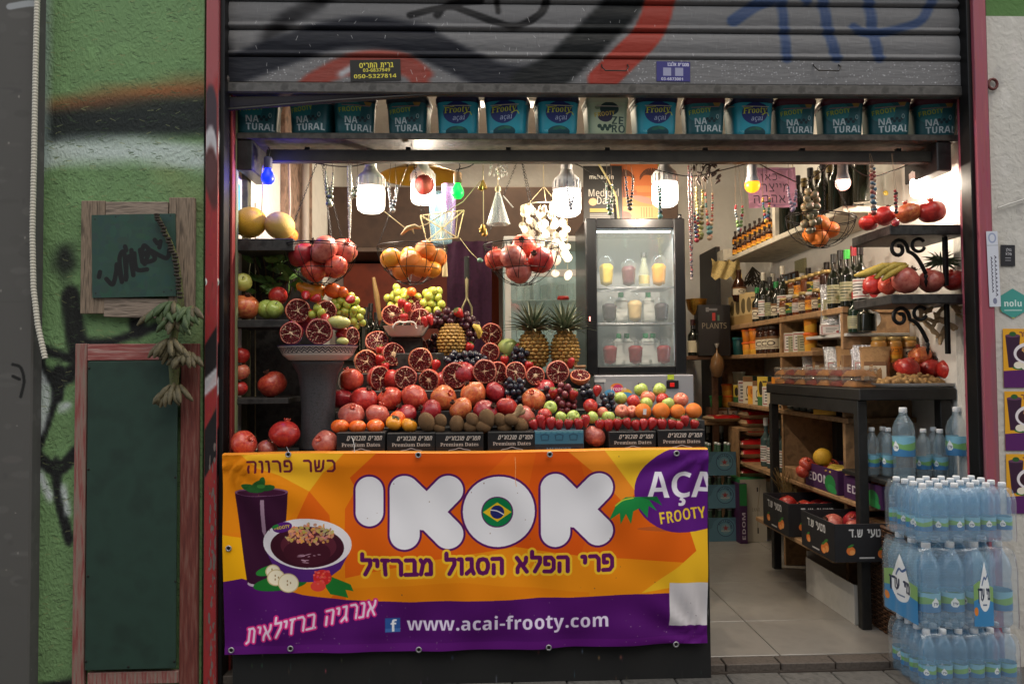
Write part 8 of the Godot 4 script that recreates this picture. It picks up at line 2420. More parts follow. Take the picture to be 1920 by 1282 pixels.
func build_rear_corner() -> void:
	# shelves against the back wall, with trophy, dark display box and bottles
	var z := -2.3
	var un := thing("rear_shelving", "brown rear shelving in the corner behind the cooler", "shelving")
	var dk := nmat([rgb(80, 52, 34), rgb(104, 70, 46)], 0.02, 2.0, 0.6)
	var xa := at(1280, 600, z).x
	var xb := at(1374, 600, z).x
	var hs := [at(1320, 667, z).y, at(1320, 790, z).y, at(1320, 572, z).y]
	part(un, "shelf", between(Vector3(xa, hs[0] - 0.025, -2.9), Vector3(xa + 0.24, hs[0], z), 0.003), dk)
	part(un, "shelf", between(Vector3(xa, hs[1] - 0.025, -2.9), Vector3(xb + 0.24, hs[1], z), 0.003), M.wood)
	part(un, "upright", between(Vector3(xa + 0.2, 0.4, z - 0.03), Vector3(xa + 0.24, hs[0] - 0.026, z - 0.002), 0.003), dk)
	part(un, "upright", between(Vector3(xb - 0.05, hs[1], -2.9), Vector3(xb - 0.015, 2.0, -2.5), 0.003), mat(rgb(44, 42, 42), 0.6))
	part(un, "back_panel", between(Vector3(xa, floor_y, -2.915), Vector3(xb + 0.3, hs[1] - 0.03, -2.9), 0.0), mat(rgb(30, 26, 24), 0.7))
	var tr := thing("trophy", "gold cup trophy on the rear corner shelf", "trophy", at(1307, 618, z - 0.06))
	part(tr, "cup", lathe([Vector2(0.074, 0.21), Vector2(0.07, 0.19), Vector2(0.06, 0.14), Vector2(0.03, 0.105), Vector2(0.012, 0.095), Vector2(0.014, 0.05), Vector2(0.03, 0.03), Vector2(0, 0.03)], 24), mat(rgb(190, 140, 60), 0.25, 0.9))
	part(tr, "medal", lathe([Vector2(0, 0.004), Vector2(0.02, 0.004), Vector2(0.02, 0)], 16), mat(rgb(40, 34, 30), 0.4), Vector3(0, 0.07, 0.03), Vector3(PI / 2, 0, 0))
	part(tr, "plinth", bx(0.07, 0.03, 0.07, 0.003), mat(rgb(30, 28, 28), 0.4))
	var pb := ink(160, 256, Rect2(0, 0, 60, 90), rgb(30, 28, 28))
	pb.text("PLANTS", 30, 42, 10, rgb(150, 138, 116), "sans", 0.5, 1.0)
	pb.rect(14, 4, 6, 8, rgb(120, 120, 120))
	pb.rect(26, 14, 6, 14, rgb(170, 50, 44))
	pb.rect(36, 18, 4, 10, rgb(80, 110, 90))
	pb.rect(16, 6, 20, 4, rgb(110, 110, 112))
	var pp := at(1340, 668, z + 0.02)
	carton(Vector3(pp.x, hs[0] - 0.0, z - 0.02), 0.22, at(1340, 572, z).y - hs[0], 0.1, mat(rgb(30, 28, 28), 0.5), tmat(pb.tex(), 0.5), "black display box with pale PLANTS lettering on the rear shelf", "", 0.0, "display_box")
	for k in 2:
		var p := at(1306 + k * 12, 664, z + 0.02)
		bottle(Vector3(p.x, hs[0] + 0.0005, z - 0.06 + k * 0.02), 0.036, 0.25 - k * 0.02, M.glass_dark, mat(rgb(206, 196, 166), 0.6), mat([rgb(60, 24, 26), rgb(206, 200, 186)][k], 0.4), "wine bottle with a %s cap and plain cream label on the rear shelf" % ["dark red", "white"][k], "", "wine_bottle")
	# stacked goods on the rear counter top
	var y0: float = hs[1]
	var zz := z - 0.12
	var g := func(px: float) -> float: return at(px, 700, zz).x
	for k in 4: carton(Vector3(g.call(1349 + k * 19), y0 + 0.0005, zz + 0.04), 0.06, 0.085, 0.05, mat(rgb(190, 180, 160), 0.6), M.lab_cream, "small cream soap box in the row behind the rice bags", "cream boxes behind the rice bags")
	for k in 2: tub(Vector3(g.call(1363), y0 + 0.09 + k * 0.08, zz), 0.038, 0.08, M.lab_orange, mat(rgb(226, 104, 30), 0.4), "orange tub stacked beside the white carton in the rear corner", "orange tubs in the rear corner")
	for k in 2: tub(Vector3(g.call(1386), y0 + 0.17 + k * 0.085, zz), 0.042, 0.08, mat(rgb(190, 194, 170), 0.5), mat(rgb(206, 208, 196), 0.4), "white lidded tub stacked in the rear corner", "white tubs in the rear corner")
	part(un, "riser", between(Vector3(g.call(1330), y0 + 0.001, zz - 0.1), Vector3(g.call(1440), y0 + 0.088, zz + 0.01), 0.002), dk)
	tub(Vector3(g.call(1342), y0 + 0.089, zz), 0.045, 0.08, mat(rgb(40, 120, 60), 0.4), mat(rgb(30, 130, 70), 0.4), "green tub in the rear corner beside the orange tubs")
	carton(Vector3(g.call(1395), y0 + 0.089, zz + 0.03), 0.068, 0.105, 0.05, mat(rgb(206, 200, 186), 0.6), M.lab_white, "white carton with a red mark before the stacked tubs", "")
	tub(Vector3(g.call(1420), y0 + 0.089, zz), 0.05, 0.12, mat(rgb(70, 84, 76), 0.4), mat(rgb(44, 70, 64), 0.4), "dark green tub in the rear corner")
	tub(Vector3(g.call(1452), y0 + 0.089, zz), 0.05, 0.12, mat(rgb(150, 156, 150), 0.4), mat(rgb(160, 30, 34), 0.4), "pale tub with a red lid in the rear corner")
	var pg := thing("plastic_bag", "tied plastic bag of brown grain hanging in the rear corner", "bag", at(1345, 680, z + 0.05))
	part(pg, "bag", lathe([Vector2(0.004, 0.1), Vector2(0.006, 0.07), Vector2(0.04, 0.03), Vector2(0.05, -0.03), Vector2(0.03, -0.09), Vector2(0, -0.1)], 14), nmat([rgb(110, 76, 46), rgb(140, 104, 66)], 0.05, 10.0, 0.25))
	part(pg, "knot", lathe([Vector2(0.016, 0.13), Vector2(0.012, 0.115), Vector2(0.005, 0.1)], 10), mat(rgb(190, 186, 176), 0.3))
	# rice bags
	var ri := ink(128, 96, Rect2(0, 0, 100, 70), rgb(186, 160, 124))
	ri.rect(8, 0, 84, 50, rgb(170, 26, 28))
	ri.rect(40, 16, 34, 24, rgb(90, 30, 26))
	ri.rect(20, 12, 16, 10, rgb(206, 170, 120))
	ri.ell(60, 50, 16, 8, rgb(170, 130, 90))
	var rm := tmat(ri.tex(), 0.25, 0.4)
	var rb := nmat([rgb(150, 126, 92), rgb(176, 150, 114)], 0.04, 8.0, 0.3)
	bag(Vector3(g.call(1345), y0 + 0.001, z + 0.0), 0.24, 0.045, 0.16, rb, rm, "glossy red and tan rice bag lying alone on the rear shelf", "", 0.15)
	for k in 3: bag(Vector3(at(1412, 700, z + 0.05).x, y0 - 0.09 + k * 0.055, z + 0.12), 0.22, 0.062, 0.16, rb, rm, "glossy red and tan rice bag in the upper stack by the black table", "upper rice bags", rnd(-0.1, 0.1))
	var lowbox := thing("wooden_box", "brown wooden box holding the lower rice bags", "box", Vector3(at(1410, 880, -2.2).x, 0, -2.2))
	var ly := at(1410, 893, -2.2).y
	part(lowbox, "floor_board", between(Vector3(-0.12, ly - 0.02, -0.1), Vector3(0.14, ly, 0.1), 0.002), M.wood)
	part(lowbox, "top_board", between(Vector3(-0.12, at(1410, 806, -2.2).y, -0.1), Vector3(0.14, at(1410, 800, -2.2).y, 0.1), 0.002), M.wood)
	part(lowbox, "side_board", between(Vector3(-0.122, ly, -0.1), Vector3(-0.112, at(1410, 806, -2.2).y, 0.1), 0.001), M.wood)
	for k in 4: bag(Vector3(at(1410, 880, -2.18).x, ly + 0.001 + k * 0.062, -2.18), 0.2, 0.068, 0.17, rb, rm, "glossy red and tan rice bag in the lower stack on the wooden box", "lower rice bags", rnd(-0.12, 0.12))
	# white carton standing on the floor, mineral water packs
	var wi := ink(96, 128, Rect2(0, 0, 60, 90), rgb(186, 178, 160))
	wi.rect(38, 12, 3, 6, rgb(40, 36, 34))
	wi.rect(38, 70, 3, 8, rgb(40, 36, 34))
	wi.text("EKATI", 36, 46, 5, rgb(120, 110, 96), "sans", 0.5)
	wi.line([46, 8, 40, 40, 39, 70], 0.8, rgb(110, 90, 60))
	var wz := -2.0
	var wp0 := at(1411, 988, wz)
	carton(Vector3(wp0.x, floor_y, wz - 0.1), 0.18, at(1411, 898, wz).y - floor_y, 0.2, mat(rgb(40, 120, 70), 0.6), tmat(wi.tex(), 0.7), "pale carton with a green side standing on the floor under the rice bags", "", 0.1)
	var ei := ink(64, 128, Rect2(0, 0, 16, 60), rgb(62, 26, 70))
	ei.rect(0, 0, 16, 22, rgb(36, 120, 60))
	ei.text("EDOM", 12, 56, 7, rgb(206, 200, 206), "bold", 0.0, 1.0, 0, -PI / 2)
	carton(Vector3(at(1391, 988, wz).x, floor_y, wz - 0.06), 0.05, at(1391, 905, wz).y - floor_y, 0.2, mat(rgb(62, 26, 70), 0.6), tmat(ei.tex(), 0.6), "purple and green flattened fruit carton beside the pale carton", "")
	var si := ink(160, 128, Rect2(0, 0, 80, 60), rgb(74, 110, 128))
	si.poly([0, 60, 0, 34, 14, 26, 20, 10, 34, 0, 58, 0, 72, 10, 80, 30, 80, 60], rgb(88, 128, 146))
	si.ell(50, 26, 22, 22, rgb(40, 62, 90))
	si.ell(50, 26, 20.5, 20.5, rgb(96, 140, 156))
	si.ell(50, 28, 12, 12, rgb(120, 150, 160))
	for k in 10:
		var ga := PI * (1.15 + 0.8 * k / 9.0)
		si.text("PELLEGRINO"[k], 50 + cos(ga) * 14.5, 26 + sin(ga) * 14.5, 5, rgb(28, 44, 76), "bold", 0.5, 1.0, 0, ga + PI / 2)
	si.poly([50, 18, 52, 24, 58, 24, 53, 28, 55, 34, 50, 30, 45, 34, 47, 28, 42, 24, 48, 24], rgb(150, 60, 60))
	si.rect(38, 32, 24, 3, rgb(170, 180, 176))
	var sm := tmat(si.tex(), 0.4)
	for k in 3:
		var yb := [floor_y, 0.0, 0.0][k] as float
		yb = floor_y + k * 0.21
		var pk := thing("mineral_water_pack", "blue carton pack of green mineral water bottles, %s of its stack" % ["lowest", "middle", "topmost"][k], "water pack", Vector3(at(1357, 900, -2.0).x, yb, -2.1))
		for r in 2:
			for q in 3: 
				var bo := part(pk, "bottle", boxes_bottle(0.03, 0.2), mat(rgb(60, 90, 70), 0.12, 0.0, 0.5), Vector3(-0.07 + q * 0.064, 0.001, -0.03 + r * 0.062))
				part(bo, "cap", lathe([Vector2(0, 0.004), Vector2(0.012, 0.004), Vector2(0.013, -0.008)], 10), mat(rgb(190, 196, 196), 0.35, 0.6), Vector3(0, 0.2, 0))
		part(pk, "sleeve", sheet(0.2, 0.15, 0.002), sm, Vector3(-0.005, 0.001, 0.064))
		part(pk, "sleeve_side", between(Vector3(-0.106, 0.001, -0.062), Vector3(-0.104, 0.09, 0.062), 0), mat(rgb(74, 110, 128), 0.4))
	for k in 2: bottle(Vector3(at(1340 + k * 26, 800, -2.35).x, floor_y + 0.42, -2.5), 0.034, 0.28, M.glass_dark, null, mat(rgb(190, 196, 196), 0.4), "dark glass bottle behind the stacked mineral water packs", "bottles behind the water packs")

func boxes_bottle(r: float, h: float) -> ArrayMesh:
	var key := ["mw", r, h]
	if not boxes.has(key): boxes[key] = lathe([Vector2(0, h), Vector2(r * 0.4, h), Vector2(r * 0.4, h * 0.8), Vector2(r * 0.75, h * 0.66), Vector2(r, h * 0.5), Vector2(r, h * 0.02), Vector2(0, 0)], 14)
	return boxes[key]

# ------------------------------------------------------------------ black table, its shelves and crates
func crate(pos: Vector3, w: float, h: float, d: float, m: Material, front: Material, side: Material, label: String) -> Node3D:
	# open cardboard crate: w along x, d along z; the printed long side faces -x, the short one +z
	var o := thing("fruit_crate", label, "crate", pos)
	var t := 0.005
	part(o, "base_board", between(Vector3(0, 0, -d), Vector3(w, t, 0), 0), m)
	part(o, "side_wall", between(Vector3(0, t, -d), Vector3(t, h, 0), 0.001), m)
	part(o, "side_wall", between(Vector3(w - t, t, -d), Vector3(w, h, 0), 0.001), m)
	part(o, "end_wall", between(Vector3(t, t, -t), Vector3(w - t, h, 0), 0.001), m)
	part(o, "end_wall", between(Vector3(t, t, -d), Vector3(w - t, h, -d + t), 0.001), m)
	part(o, "side_print", sheet(d - 0.004, h - 0.004, 0.0008), side, Vector3(-0.0012, 0.002, -d / 2), Vector3(0, -PI / 2, 0))
	part(o, "end_print", sheet(w - 0.004, h - 0.004, 0.0008), front, Vector3(w / 2, 0.002, 0.0012))
	return o

func build_table() -> void:
	var t := thing("black_table", "tall black table beside the shop entrance carrying trays and snack packs", "table")
	var bk := nmat([rgb(22, 22, 22), rgb(34, 33, 32)], 0.02, 2.0, 0.5, M.grit, 0.03)
	part(t, "tabletop", between(Vector3(1.595, 1.0, -1.4), Vector3(2.015, 1.05, -0.32), 0.004), bk)
	part(t, "apron", between(Vector3(1.6, 0.94, -1.36), Vector3(1.62, 0.999, -0.37), 0.003), bk)
	for z in [-0.37, -1.36]: part(t, "leg", between(Vector3(1.6, floor_y, z - 0.02), Vector3(1.642, 0.94 if z < -1 else 0.999, z + 0.02), 0.003), bk)
	for z in [-0.37, -1.36]: part(t, "leg", between(Vector3(1.96, floor_y, z - 0.025), Vector3(2.01, 0.999, z + 0.025), 0.003), bk)
	part(t, "rack", between(Vector3(1.5, 0.3, -1.34), Vector3(1.96, 0.322, -0.4), 0.003), M.wood)
	part(t, "rack", between(Vector3(1.65, 0.52, -1.34), Vector3(1.955, 0.54, -0.4), 0.003), M.wood)
	part(t, "bottle_shelf", between(Vector3(1.652, 0.655, -0.62), Vector3(2.015, 0.675, -0.2), 0.003), bk)
	# sign box wall behind the table, under the shelves
	solo("green_notice", sheet(0.2, 0.13, 0.002), green_notice(), at(1778, 678, -0.55), "green card with black handwriting above the pomegranates on the table", "notice", "", Vector3(0, -0.2, 0))
	solo("yellow_notice", sheet(0.12, 0.12, 0.002), mat(rgb(196, 150, 50), 0.7), at(1800, 722, -0.56), "yellow card under the green handwritten card", "notice", "", Vector3(0, -0.2, 0))
	solo("orange_notice", sheet(0.16, 0.12, 0.002), mat(rgb(196, 84, 34), 0.7), at(1806, 620, -0.58), "orange card behind the hanging ginger", "notice", "", Vector3(0, -0.2, 0))
	# clear snack boxes in two layers along the table edge
	var lidg := glass(rgb(220, 226, 224), 0.07, 0.05)
	var nuts := []
	for c in [[rgb(216, 150, 84), rgb(170, 104, 58)], [rgb(222, 196, 130), rgb(190, 156, 94)], [rgb(160, 64, 48), rgb(110, 42, 36)], [rgb(216, 182, 140), rgb(172, 136, 98)]]: nuts.append(nmat([c[0], c[1], c[0]], 0.12, 26.0, 0.5, M.grit, 0.6))
	var k := 0
	for z in [-1.3, -1.165, -1.03, -0.895, -0.76, -0.625, -0.49]:
		for ly in 2:
			var o := thing("snack_box", "clear box of dried fruit and nuts, %s from the rear in the %s layer" % [nth(k / 2), ["lower", "upper"][ly]], "snack box", Vector3(1.68, 1.0505 + ly * 0.047, z), "%s layer of snack boxes" % ["lower", "upper"][ly])
			part(o, "tray", lathe([Vector2(0.06, 0.034), Vector2(0.064, 0.034), Vector2(0.056, 0.0), Vector2(0, 0)], 24, 5.0), lidg)
			var p := PackedVector3Array()
			for r in 7:
				for q in 13:
					var u := q / 12.0 * 2 - 1
					var v := r / 6.0 * 2 - 1
					p.append(Vector3(u * 0.054, 0.026 + rnd(-0.006, 0.008) if absf(u) < 1 and absf(v) < 1 else 0.004, -v * 0.054))
			var g := Geo.new()
			g.grid(p, 7, 13, true)
			part(o, "snacks", g.mesh(), nuts[(k * 3 + ly) % 4])
			part(o, "lid", lathe([Vector2(0, 0.045), Vector2(0.058, 0.045), Vector2(0.064, 0.036), Vector2(0.065, 0.034)], 24, 5.0), lidg)
			k += 1
	# foil pouches standing behind
	for q in [[1536, 0.17, 0], [1556, 0.19, 1], [1580, 0.19, 0], [1606, 0.19, 1], [1634, 0.19, 0], [1654, 0.18, 1]]:
		var px := 1.785
		pouch(Vector3(px, 1.0505, zs(q[0], px)), 0.13, q[1], M.foil if q[2] == 0 else M.kraft, [M.lab_white, M.lab_cream][q[2]], "%s stand-up pouch behind the snack boxes on the table" % ["silver foil", "brown paper"][q[2]], "%s pouches behind the snack boxes" % ["silver", "brown"][q[2]], -0.5)
	# upper row: big foil pouch, kraft box, green bottles, jars of spread on a white rack
	var rk := thing("wire_rack", "white rack above the snack boxes holding pouches and bottles", "rack")
	part(rk, "board", between(Vector3(1.7, 1.285, -1.1), Vector3(2.0, 1.3, -0.64), 0.002), mat(rgb(190, 190, 186), 0.5))
	for z in [-1.08, -0.66]: part(rk, "support", between(Vector3(1.94, 1.0505, z - 0.01), Vector3(1.96, 1.285, z + 0.01), 0.002), mat(rgb(190, 190, 186), 0.5))
	pouch(Vector3(1.74, 1.3505, zs(1574, 1.74)), 0.12, 0.2, M.foil, M.lab_green, "large silver pouch standing on the kraft box above the snack boxes", "", -0.5)
	carton(Vector3(1.745, 1.3005, zs(1574, 1.745)), 0.12, 0.05, 0.08, M.kraft, M.lab_white, "brown kraft box under the large silver pouch", "", -0.5)
	pouch(Vector3(1.73, 1.3005, zs(1600, 1.73)), 0.07, 0.13, M.foil, M.lab_white, "narrow silver pouch beside the green bottles", "", -0.4)
	for j in 2: bottle(Vector3(1.74 + j * 0.06, 1.3005, zs(1618, 1.74) - j * 0.04), 0.034, 0.19, mat(rgb(24, 44, 30), 0.1, 0.0, 0.6), M.lab_green, mat(rgb(170, 30, 34), 0.4), "dark green bottle with a red cap above the snack boxes", "green bottles with red caps", "bottle", -0.5)
	bottle(Vector3(1.72, 1.3005, zs(1640, 1.72)), 0.04, 0.14, M.glass_dark, null, mat(rgb(30, 30, 30), 0.4), "squat black bottle beside the jars of spread", "", "bottle")
	solo("oval_tag", lathe([Vector2(0, 0.002), Vector2(0.036, 0.002), Vector2(0.036, 0), Vector2(0, 0)], 20), mat(rgb(216, 212, 204), 0.5), at(1641, 598, -0.6), "white oval tag hung on the green bottles", "tag", "", Vector3(PI / 2, 0, 0.6), Vector3(0.7, 1, 1.0))
	for j in 3: jar(Vector3(1.84 + j * 0.072, 1.0505 + 0.11, -0.62), 0.035, 0.12, mat(rgb(190, 140, 70), 0.2, 0.0, 0.4), [M.lab_white, M.lab_orange, M.lab_cream][j], M.gold_lid, "jar of pale spread in the row behind the table's pomegranates", "jars of spread behind the pomegranates", -0.3)
	solo("jar_block", between(Vector3(1.8, 1.0505, -0.67), Vector3(2.015, 1.16, -0.58), 0.003), M.wood, Vector3.ZERO, "wooden block under the jars of spread", "block")
	# white apple print carton on the shelf
	carton(Vector3(1.79, 1.4255, zs(1645, 1.79)), 0.11, 0.1, 0.06, mat(rgb(206, 204, 196), 0.6), apple_print(), "white carton with a red apple print behind the bananas", "", -0.3)
	# tray of unshelled peanuts and the pomegranates on the table corner
	var tz := -0.42
	var tp := at(1716, 733, tz)
	var tr := thing("peanut_tray", "white tray heaped with unshelled peanuts on the table corner", "tray", Vector3(tp.x, 1.0505, tz))
	part(tr, "tray", lathe([Vector2(0.0, 0.006), Vector2(0.155, 0.006), Vector2(0.18, 0.02), Vector2(0.184, 0.02), Vector2(0.16, 0.0), Vector2(0, 0)], 40, 5.0), mat(rgb(206, 206, 206), 0.35), Vector3.ZERO, Vector3.ZERO, Vector3(1, 1, 0.5))
	var pn := lathe([Vector2(0, 0.026), Vector2(0.008, 0.022), Vector2(0.0105, 0.013), Vector2(0.008, 0.001), Vector2(0.011, -0.012), Vector2(0.008, -0.022), Vector2(0, -0.026)], 9)
	var pm := [nmat([rgb(170, 128, 76), rgb(196, 156, 100)], 0.1, 30.0, 0.8, M.grit, 0.15), nmat([rgb(150, 108, 64), rgb(180, 140, 90)], 0.1, 30.0, 0.8, M.grit, 0.15)]
	for j in 150:
		var a := rng.randf() * TAU
		var r := sqrt(rng.randf())
		var yy := 0.016 + 0.05 * (1.0 - r) * rng.randf() + 0.012 * rng.randf()
		part(tr, "peanut", pn, pm[j % 2], Vector3(cos(a) * r * 0.14 - 0.01, yy, sin(a) * r * 0.065), Vector3(PI / 2 + rnd(-0.4, 0.4), rnd(0, 6), rnd(-0.5, 0.5)))
	for q in [[1703, 690, 21, -0.45, 0], [1726, 666, 20, -0.5, 3], [1745, 690, 21, -0.48, 0], [1780, 694, 22, -0.42, 0], [1690, 686, 14, -0.52, 1]]: pom(q[0], q[1], q[2], q[3], "pomegranate heaped behind the peanut tray", "pomegranates behind the peanuts", q[4], 0.3)
	build_right_shelves()
	# crates under the table
	var oi := ink(256, 128, Rect2(0, 0, 100, 48), rgb(30, 30, 34))
	oi.heb("מטעי ש.ד", 74, 7, 8.5, 2.0, rgb(206, 206, 206), 0.8, 0.2)
	for q in [[22, 34, 0.8], [76, 34, 1.0], [68, 38, 0.9]]:
		oi.ell(q[0], q[1], 8 * q[2], 7 * q[2], rgb(222, 120, 50))
		oi.ell(q[0] + 2, q[1] + 2, 5 * q[2], 4 * q[2], rgb(236, 160, 90))
		oi.ell(q[0], q[1] - 8 * q[2], 6 * q[2], 2 * q[2], rgb(60, 120, 50), -0.4)
	oi.rect(34, 42, 22, 2, rgb(190, 190, 190))
	var om := tmat(oi.tex(), 0.6)
	var blk := mat(rgb(34, 34, 38), 0.65)
	crate(Vector3(1.475, 0.3225, -0.32), 0.3, 0.16, 0.34, blk, om, om, "black fruit crate with orange prints jutting out beside the near table leg")
	crate(Vector3(1.475, 0.3225, -0.81), 0.3, 0.16, 0.34, blk, om, om, "black fruit crate with orange prints jutting out beside the far table leg")
	var ei := ink(256, 128, Rect2(0, 0, 100, 48), rgb(66, 30, 78))
	ei.text("EDOM", 10, 34, 18, rgb(206, 204, 210), "bold", 0.0, 0.95)
	ei.ell(78, 30, 16, 18, rgb(36, 130, 66))
	ei.ell(84, 40, 14, 8, rgb(46, 150, 80), 0.4)
	var em := tmat(ei.tex(), 0.6)
	var pur := mat(rgb(66, 30, 78), 0.65)
	crate(Vector3(1.66, 0.541, -0.68), 0.28, 0.115, 0.36, pur, em, em, "purple fruit crate of bananas between the table legs")
	crate(Vector3(1.67, 0.541, -0.3), 0.28, 0.1, 0.34, pur, em, em, "purple fruit crate of pomegranates under the water bottle shelf")
	for q in [[1.53, -0.9, 0], [1.62, -0.95, 0], [1.7, -0.9, 2], [1.56, -1.04, 0], [1.66, -1.06, 1], [1.72, -1.04, 2], [1.54, -0.42, 4], [1.63, -0.45, 4], [1.71, -0.42, 1], [1.57, -0.55, 4], [1.68, -0.57, 2]]:
		var o := pom(0, 0, 24, 0, "pomegranate lying in the black crates under the table", "pomegranates in the black crates", q[2])
		o.position = Vector3(q[0], 0.3275 + 0.085 + rnd(-0.01, 0.035), q[1])
	for q in [[1.73, -0.36], [1.81, -0.38], [1.89, -0.36], [1.76, -0.47], [1.86, -0.5]]:
		var o := pom(0, 0, 24, 0, "pomegranate in the purple crate under the water bottles", "pomegranates in the purple crate", rng.randi() % 3)
		o.position = Vector3(q[0], 0.59 + rnd(0, 0.02), q[1])
	var bb := thing("banana_bunch", "bunch of ripe bananas in the purple crate", "bananas", Vector3(1.76, 0.61, -0.78))
	for j in 9:
		var f := j / 8.0 - 0.5
		part(bb, "banana", banana([Vector3(-0.1, 0.03, f * 0.05), Vector3(-0.05, 0.035 + 0.01 * sin(j), f * 0.16), Vector3(0.02, 0.03, f * 0.24), Vector3(0.09, 0.0, f * 0.27)], 0.017), M.banana_skin)
	var me := fruit("melon", M.melon_shape, M.melon_skin, 1543, 857, 17, -0.9, "yellow melon behind the bananas under the table", "melon")
	for q in [[1513, 870, 14], [1528, 880, 13], [1560, 874, 14], [1505, 884, 12]]: pom(q[0], q[1], q[2], -1.0, "pomegranate in the shade behind the melon", "pomegranates behind the melon", 1)
	solo("shade_box", between(Vector3(1.66, 0.541, -1.32), Vector3(1.95, 0.6, -1.06), 0.003), M.wood, Vector3.ZERO, "low wooden box behind the bananas under the table", "box")
	var sw := thing("dried_grass", "bundle of dry straw standing behind the black crates", "dried grass", at(1478, 950, -1.25))
	for j in 60:
		var a := rnd(-0.9, 0.9)
		part(sw, "stalk", tube([Vector3(rnd(-0.01, 0.01), -0.05, rnd(-0.02, 0.02)), Vector3(a * 0.05, 0.1, rnd(-0.04, 0.04)), Vector3(a * 0.12, 0.17 + rnd(-0.02, 0.05), rnd(-0.06, 0.06))], 0.0014, 4), mat([rgb(150, 126, 76), rgb(120, 98, 58)][j % 2], 0.8))
	# white cardboard box on the floor and the wicker basket
	var wb := thing("cardboard_box", "open white cardboard box on the floor under the crates", "box", Vector3(1.6, floor_y, -0.42))
	var wm := nmat([rgb(196, 192, 184), rgb(208, 205, 198)], 0.02, 2.0, 0.7)
	part(wb, "side_wall", between(Vector3(0, 0, -0.5), Vector3(0.005, 0.17, 0), 0.001), wm)
	part(wb, "side_wall", between(Vector3(0.3, 0, -0.5), Vector3(0.305, 0.17, 0), 0.001), wm)
	part(wb, "end_wall", between(Vector3(0.0055, 0, -0.005), Vector3(0.2995, 0.17, 0), 0.001), wm)
	part(wb, "end_wall", between(Vector3(0.0055, 0, -0.5), Vector3(0.2995, 0.2, -0.495), 0.001), wm)
	part(wb, "base_board", between(Vector3(0.0055, 0, -0.494), Vector3(0.2995, 0.004, -0.006), 0.0), wm)
	wicker()

func green_notice() -> StandardMaterial3D:
	var i := ink(160, 96, Rect2(0, 0, 60, 38), rgb(100, 140, 80))
	i.heb("רימון", 26, 10, 6, 1.2, rgb(20, 26, 20))
	i.heb("לול", 52, 8, 9, 1.5, rgb(20, 26, 20))
	i.line([38, 2, 38, 8], 1.4, rgb(20, 26, 20))
	return tmat(i.tex(), 0.7)

func apple_print() -> StandardMaterial3D:
	var i := ink(96, 96, Rect2(0, 0, 40, 40), rgb(206, 204, 196))
	i.ell(26, 18, 7, 9, rgb(176, 34, 36))
	i.text("25", 10, 22, 8, rgb(60, 70, 110), "bold", 0.5)
	i.rect(4, 4, 10, 5, rgb(206, 200, 80))
	return tmat(i.tex(), 0.6)

func wicker() -> void:
	var o := thing("wicker_basket", "tall brown wicker basket behind the stacked water packs", "basket", Vector3(1.68, floor_y, -0.24))
	var w := 0.3
	var h := 0.44
	var d := 0.26
	var wm := [mat(rgb(86, 56, 34), 0.6), mat(rgb(66, 42, 26), 0.6)]
	part(o, "lining", between(Vector3(0.006, 0.004, -d + 0.006), Vector3(w - 0.006, h - 0.01, -0.006), 0), mat(rgb(30, 20, 14), 0.9))
	for r in 40:
		var pts := []
		var y := 0.006 + r * h / 40.0
		for q in 25: # left face and front face, woven
			var f := q / 24.0
			var p := Vector3(0, y, -d + f * 2 * d) if f < 0.5 else Vector3((f - 0.5) * 2 * w, y, 0)
			var bump := 0.004 * (1 if (q + r) % 2 else -1)
			p += Vector3(-bump - 0.003, 0, 0) if f < 0.5 else Vector3(0, 0, bump + 0.003)
			pts.append(p)
		part(o, "strand", tube(pts, 0.0048, 5), wm[r % 2])
	for q in 13:
		var f := q / 12.0
		var p := Vector3(0, 0, -d + f * 2 * d) if f < 0.5 else Vector3((f - 0.5) * 2 * w, 0, 0)
		part(o, "stake", tube([p + Vector3(0, 0.002, 0), p + Vector3(0, h, 0)], 0.004, 5), wm[1])
	part(o, "rim", tube([Vector3(-0.004, h, -d), Vector3(-0.004, h, 0.004), Vector3(w, h, 0.004)], 0.01, 7), wm[0])
	part(o, "liner_cloth", between(Vector3(0.02, h - 0.012, -d + 0.02), Vector3(w - 0.02, h + 0.01, -0.02), 0.006), mat(rgb(150, 110, 70), 0.9))

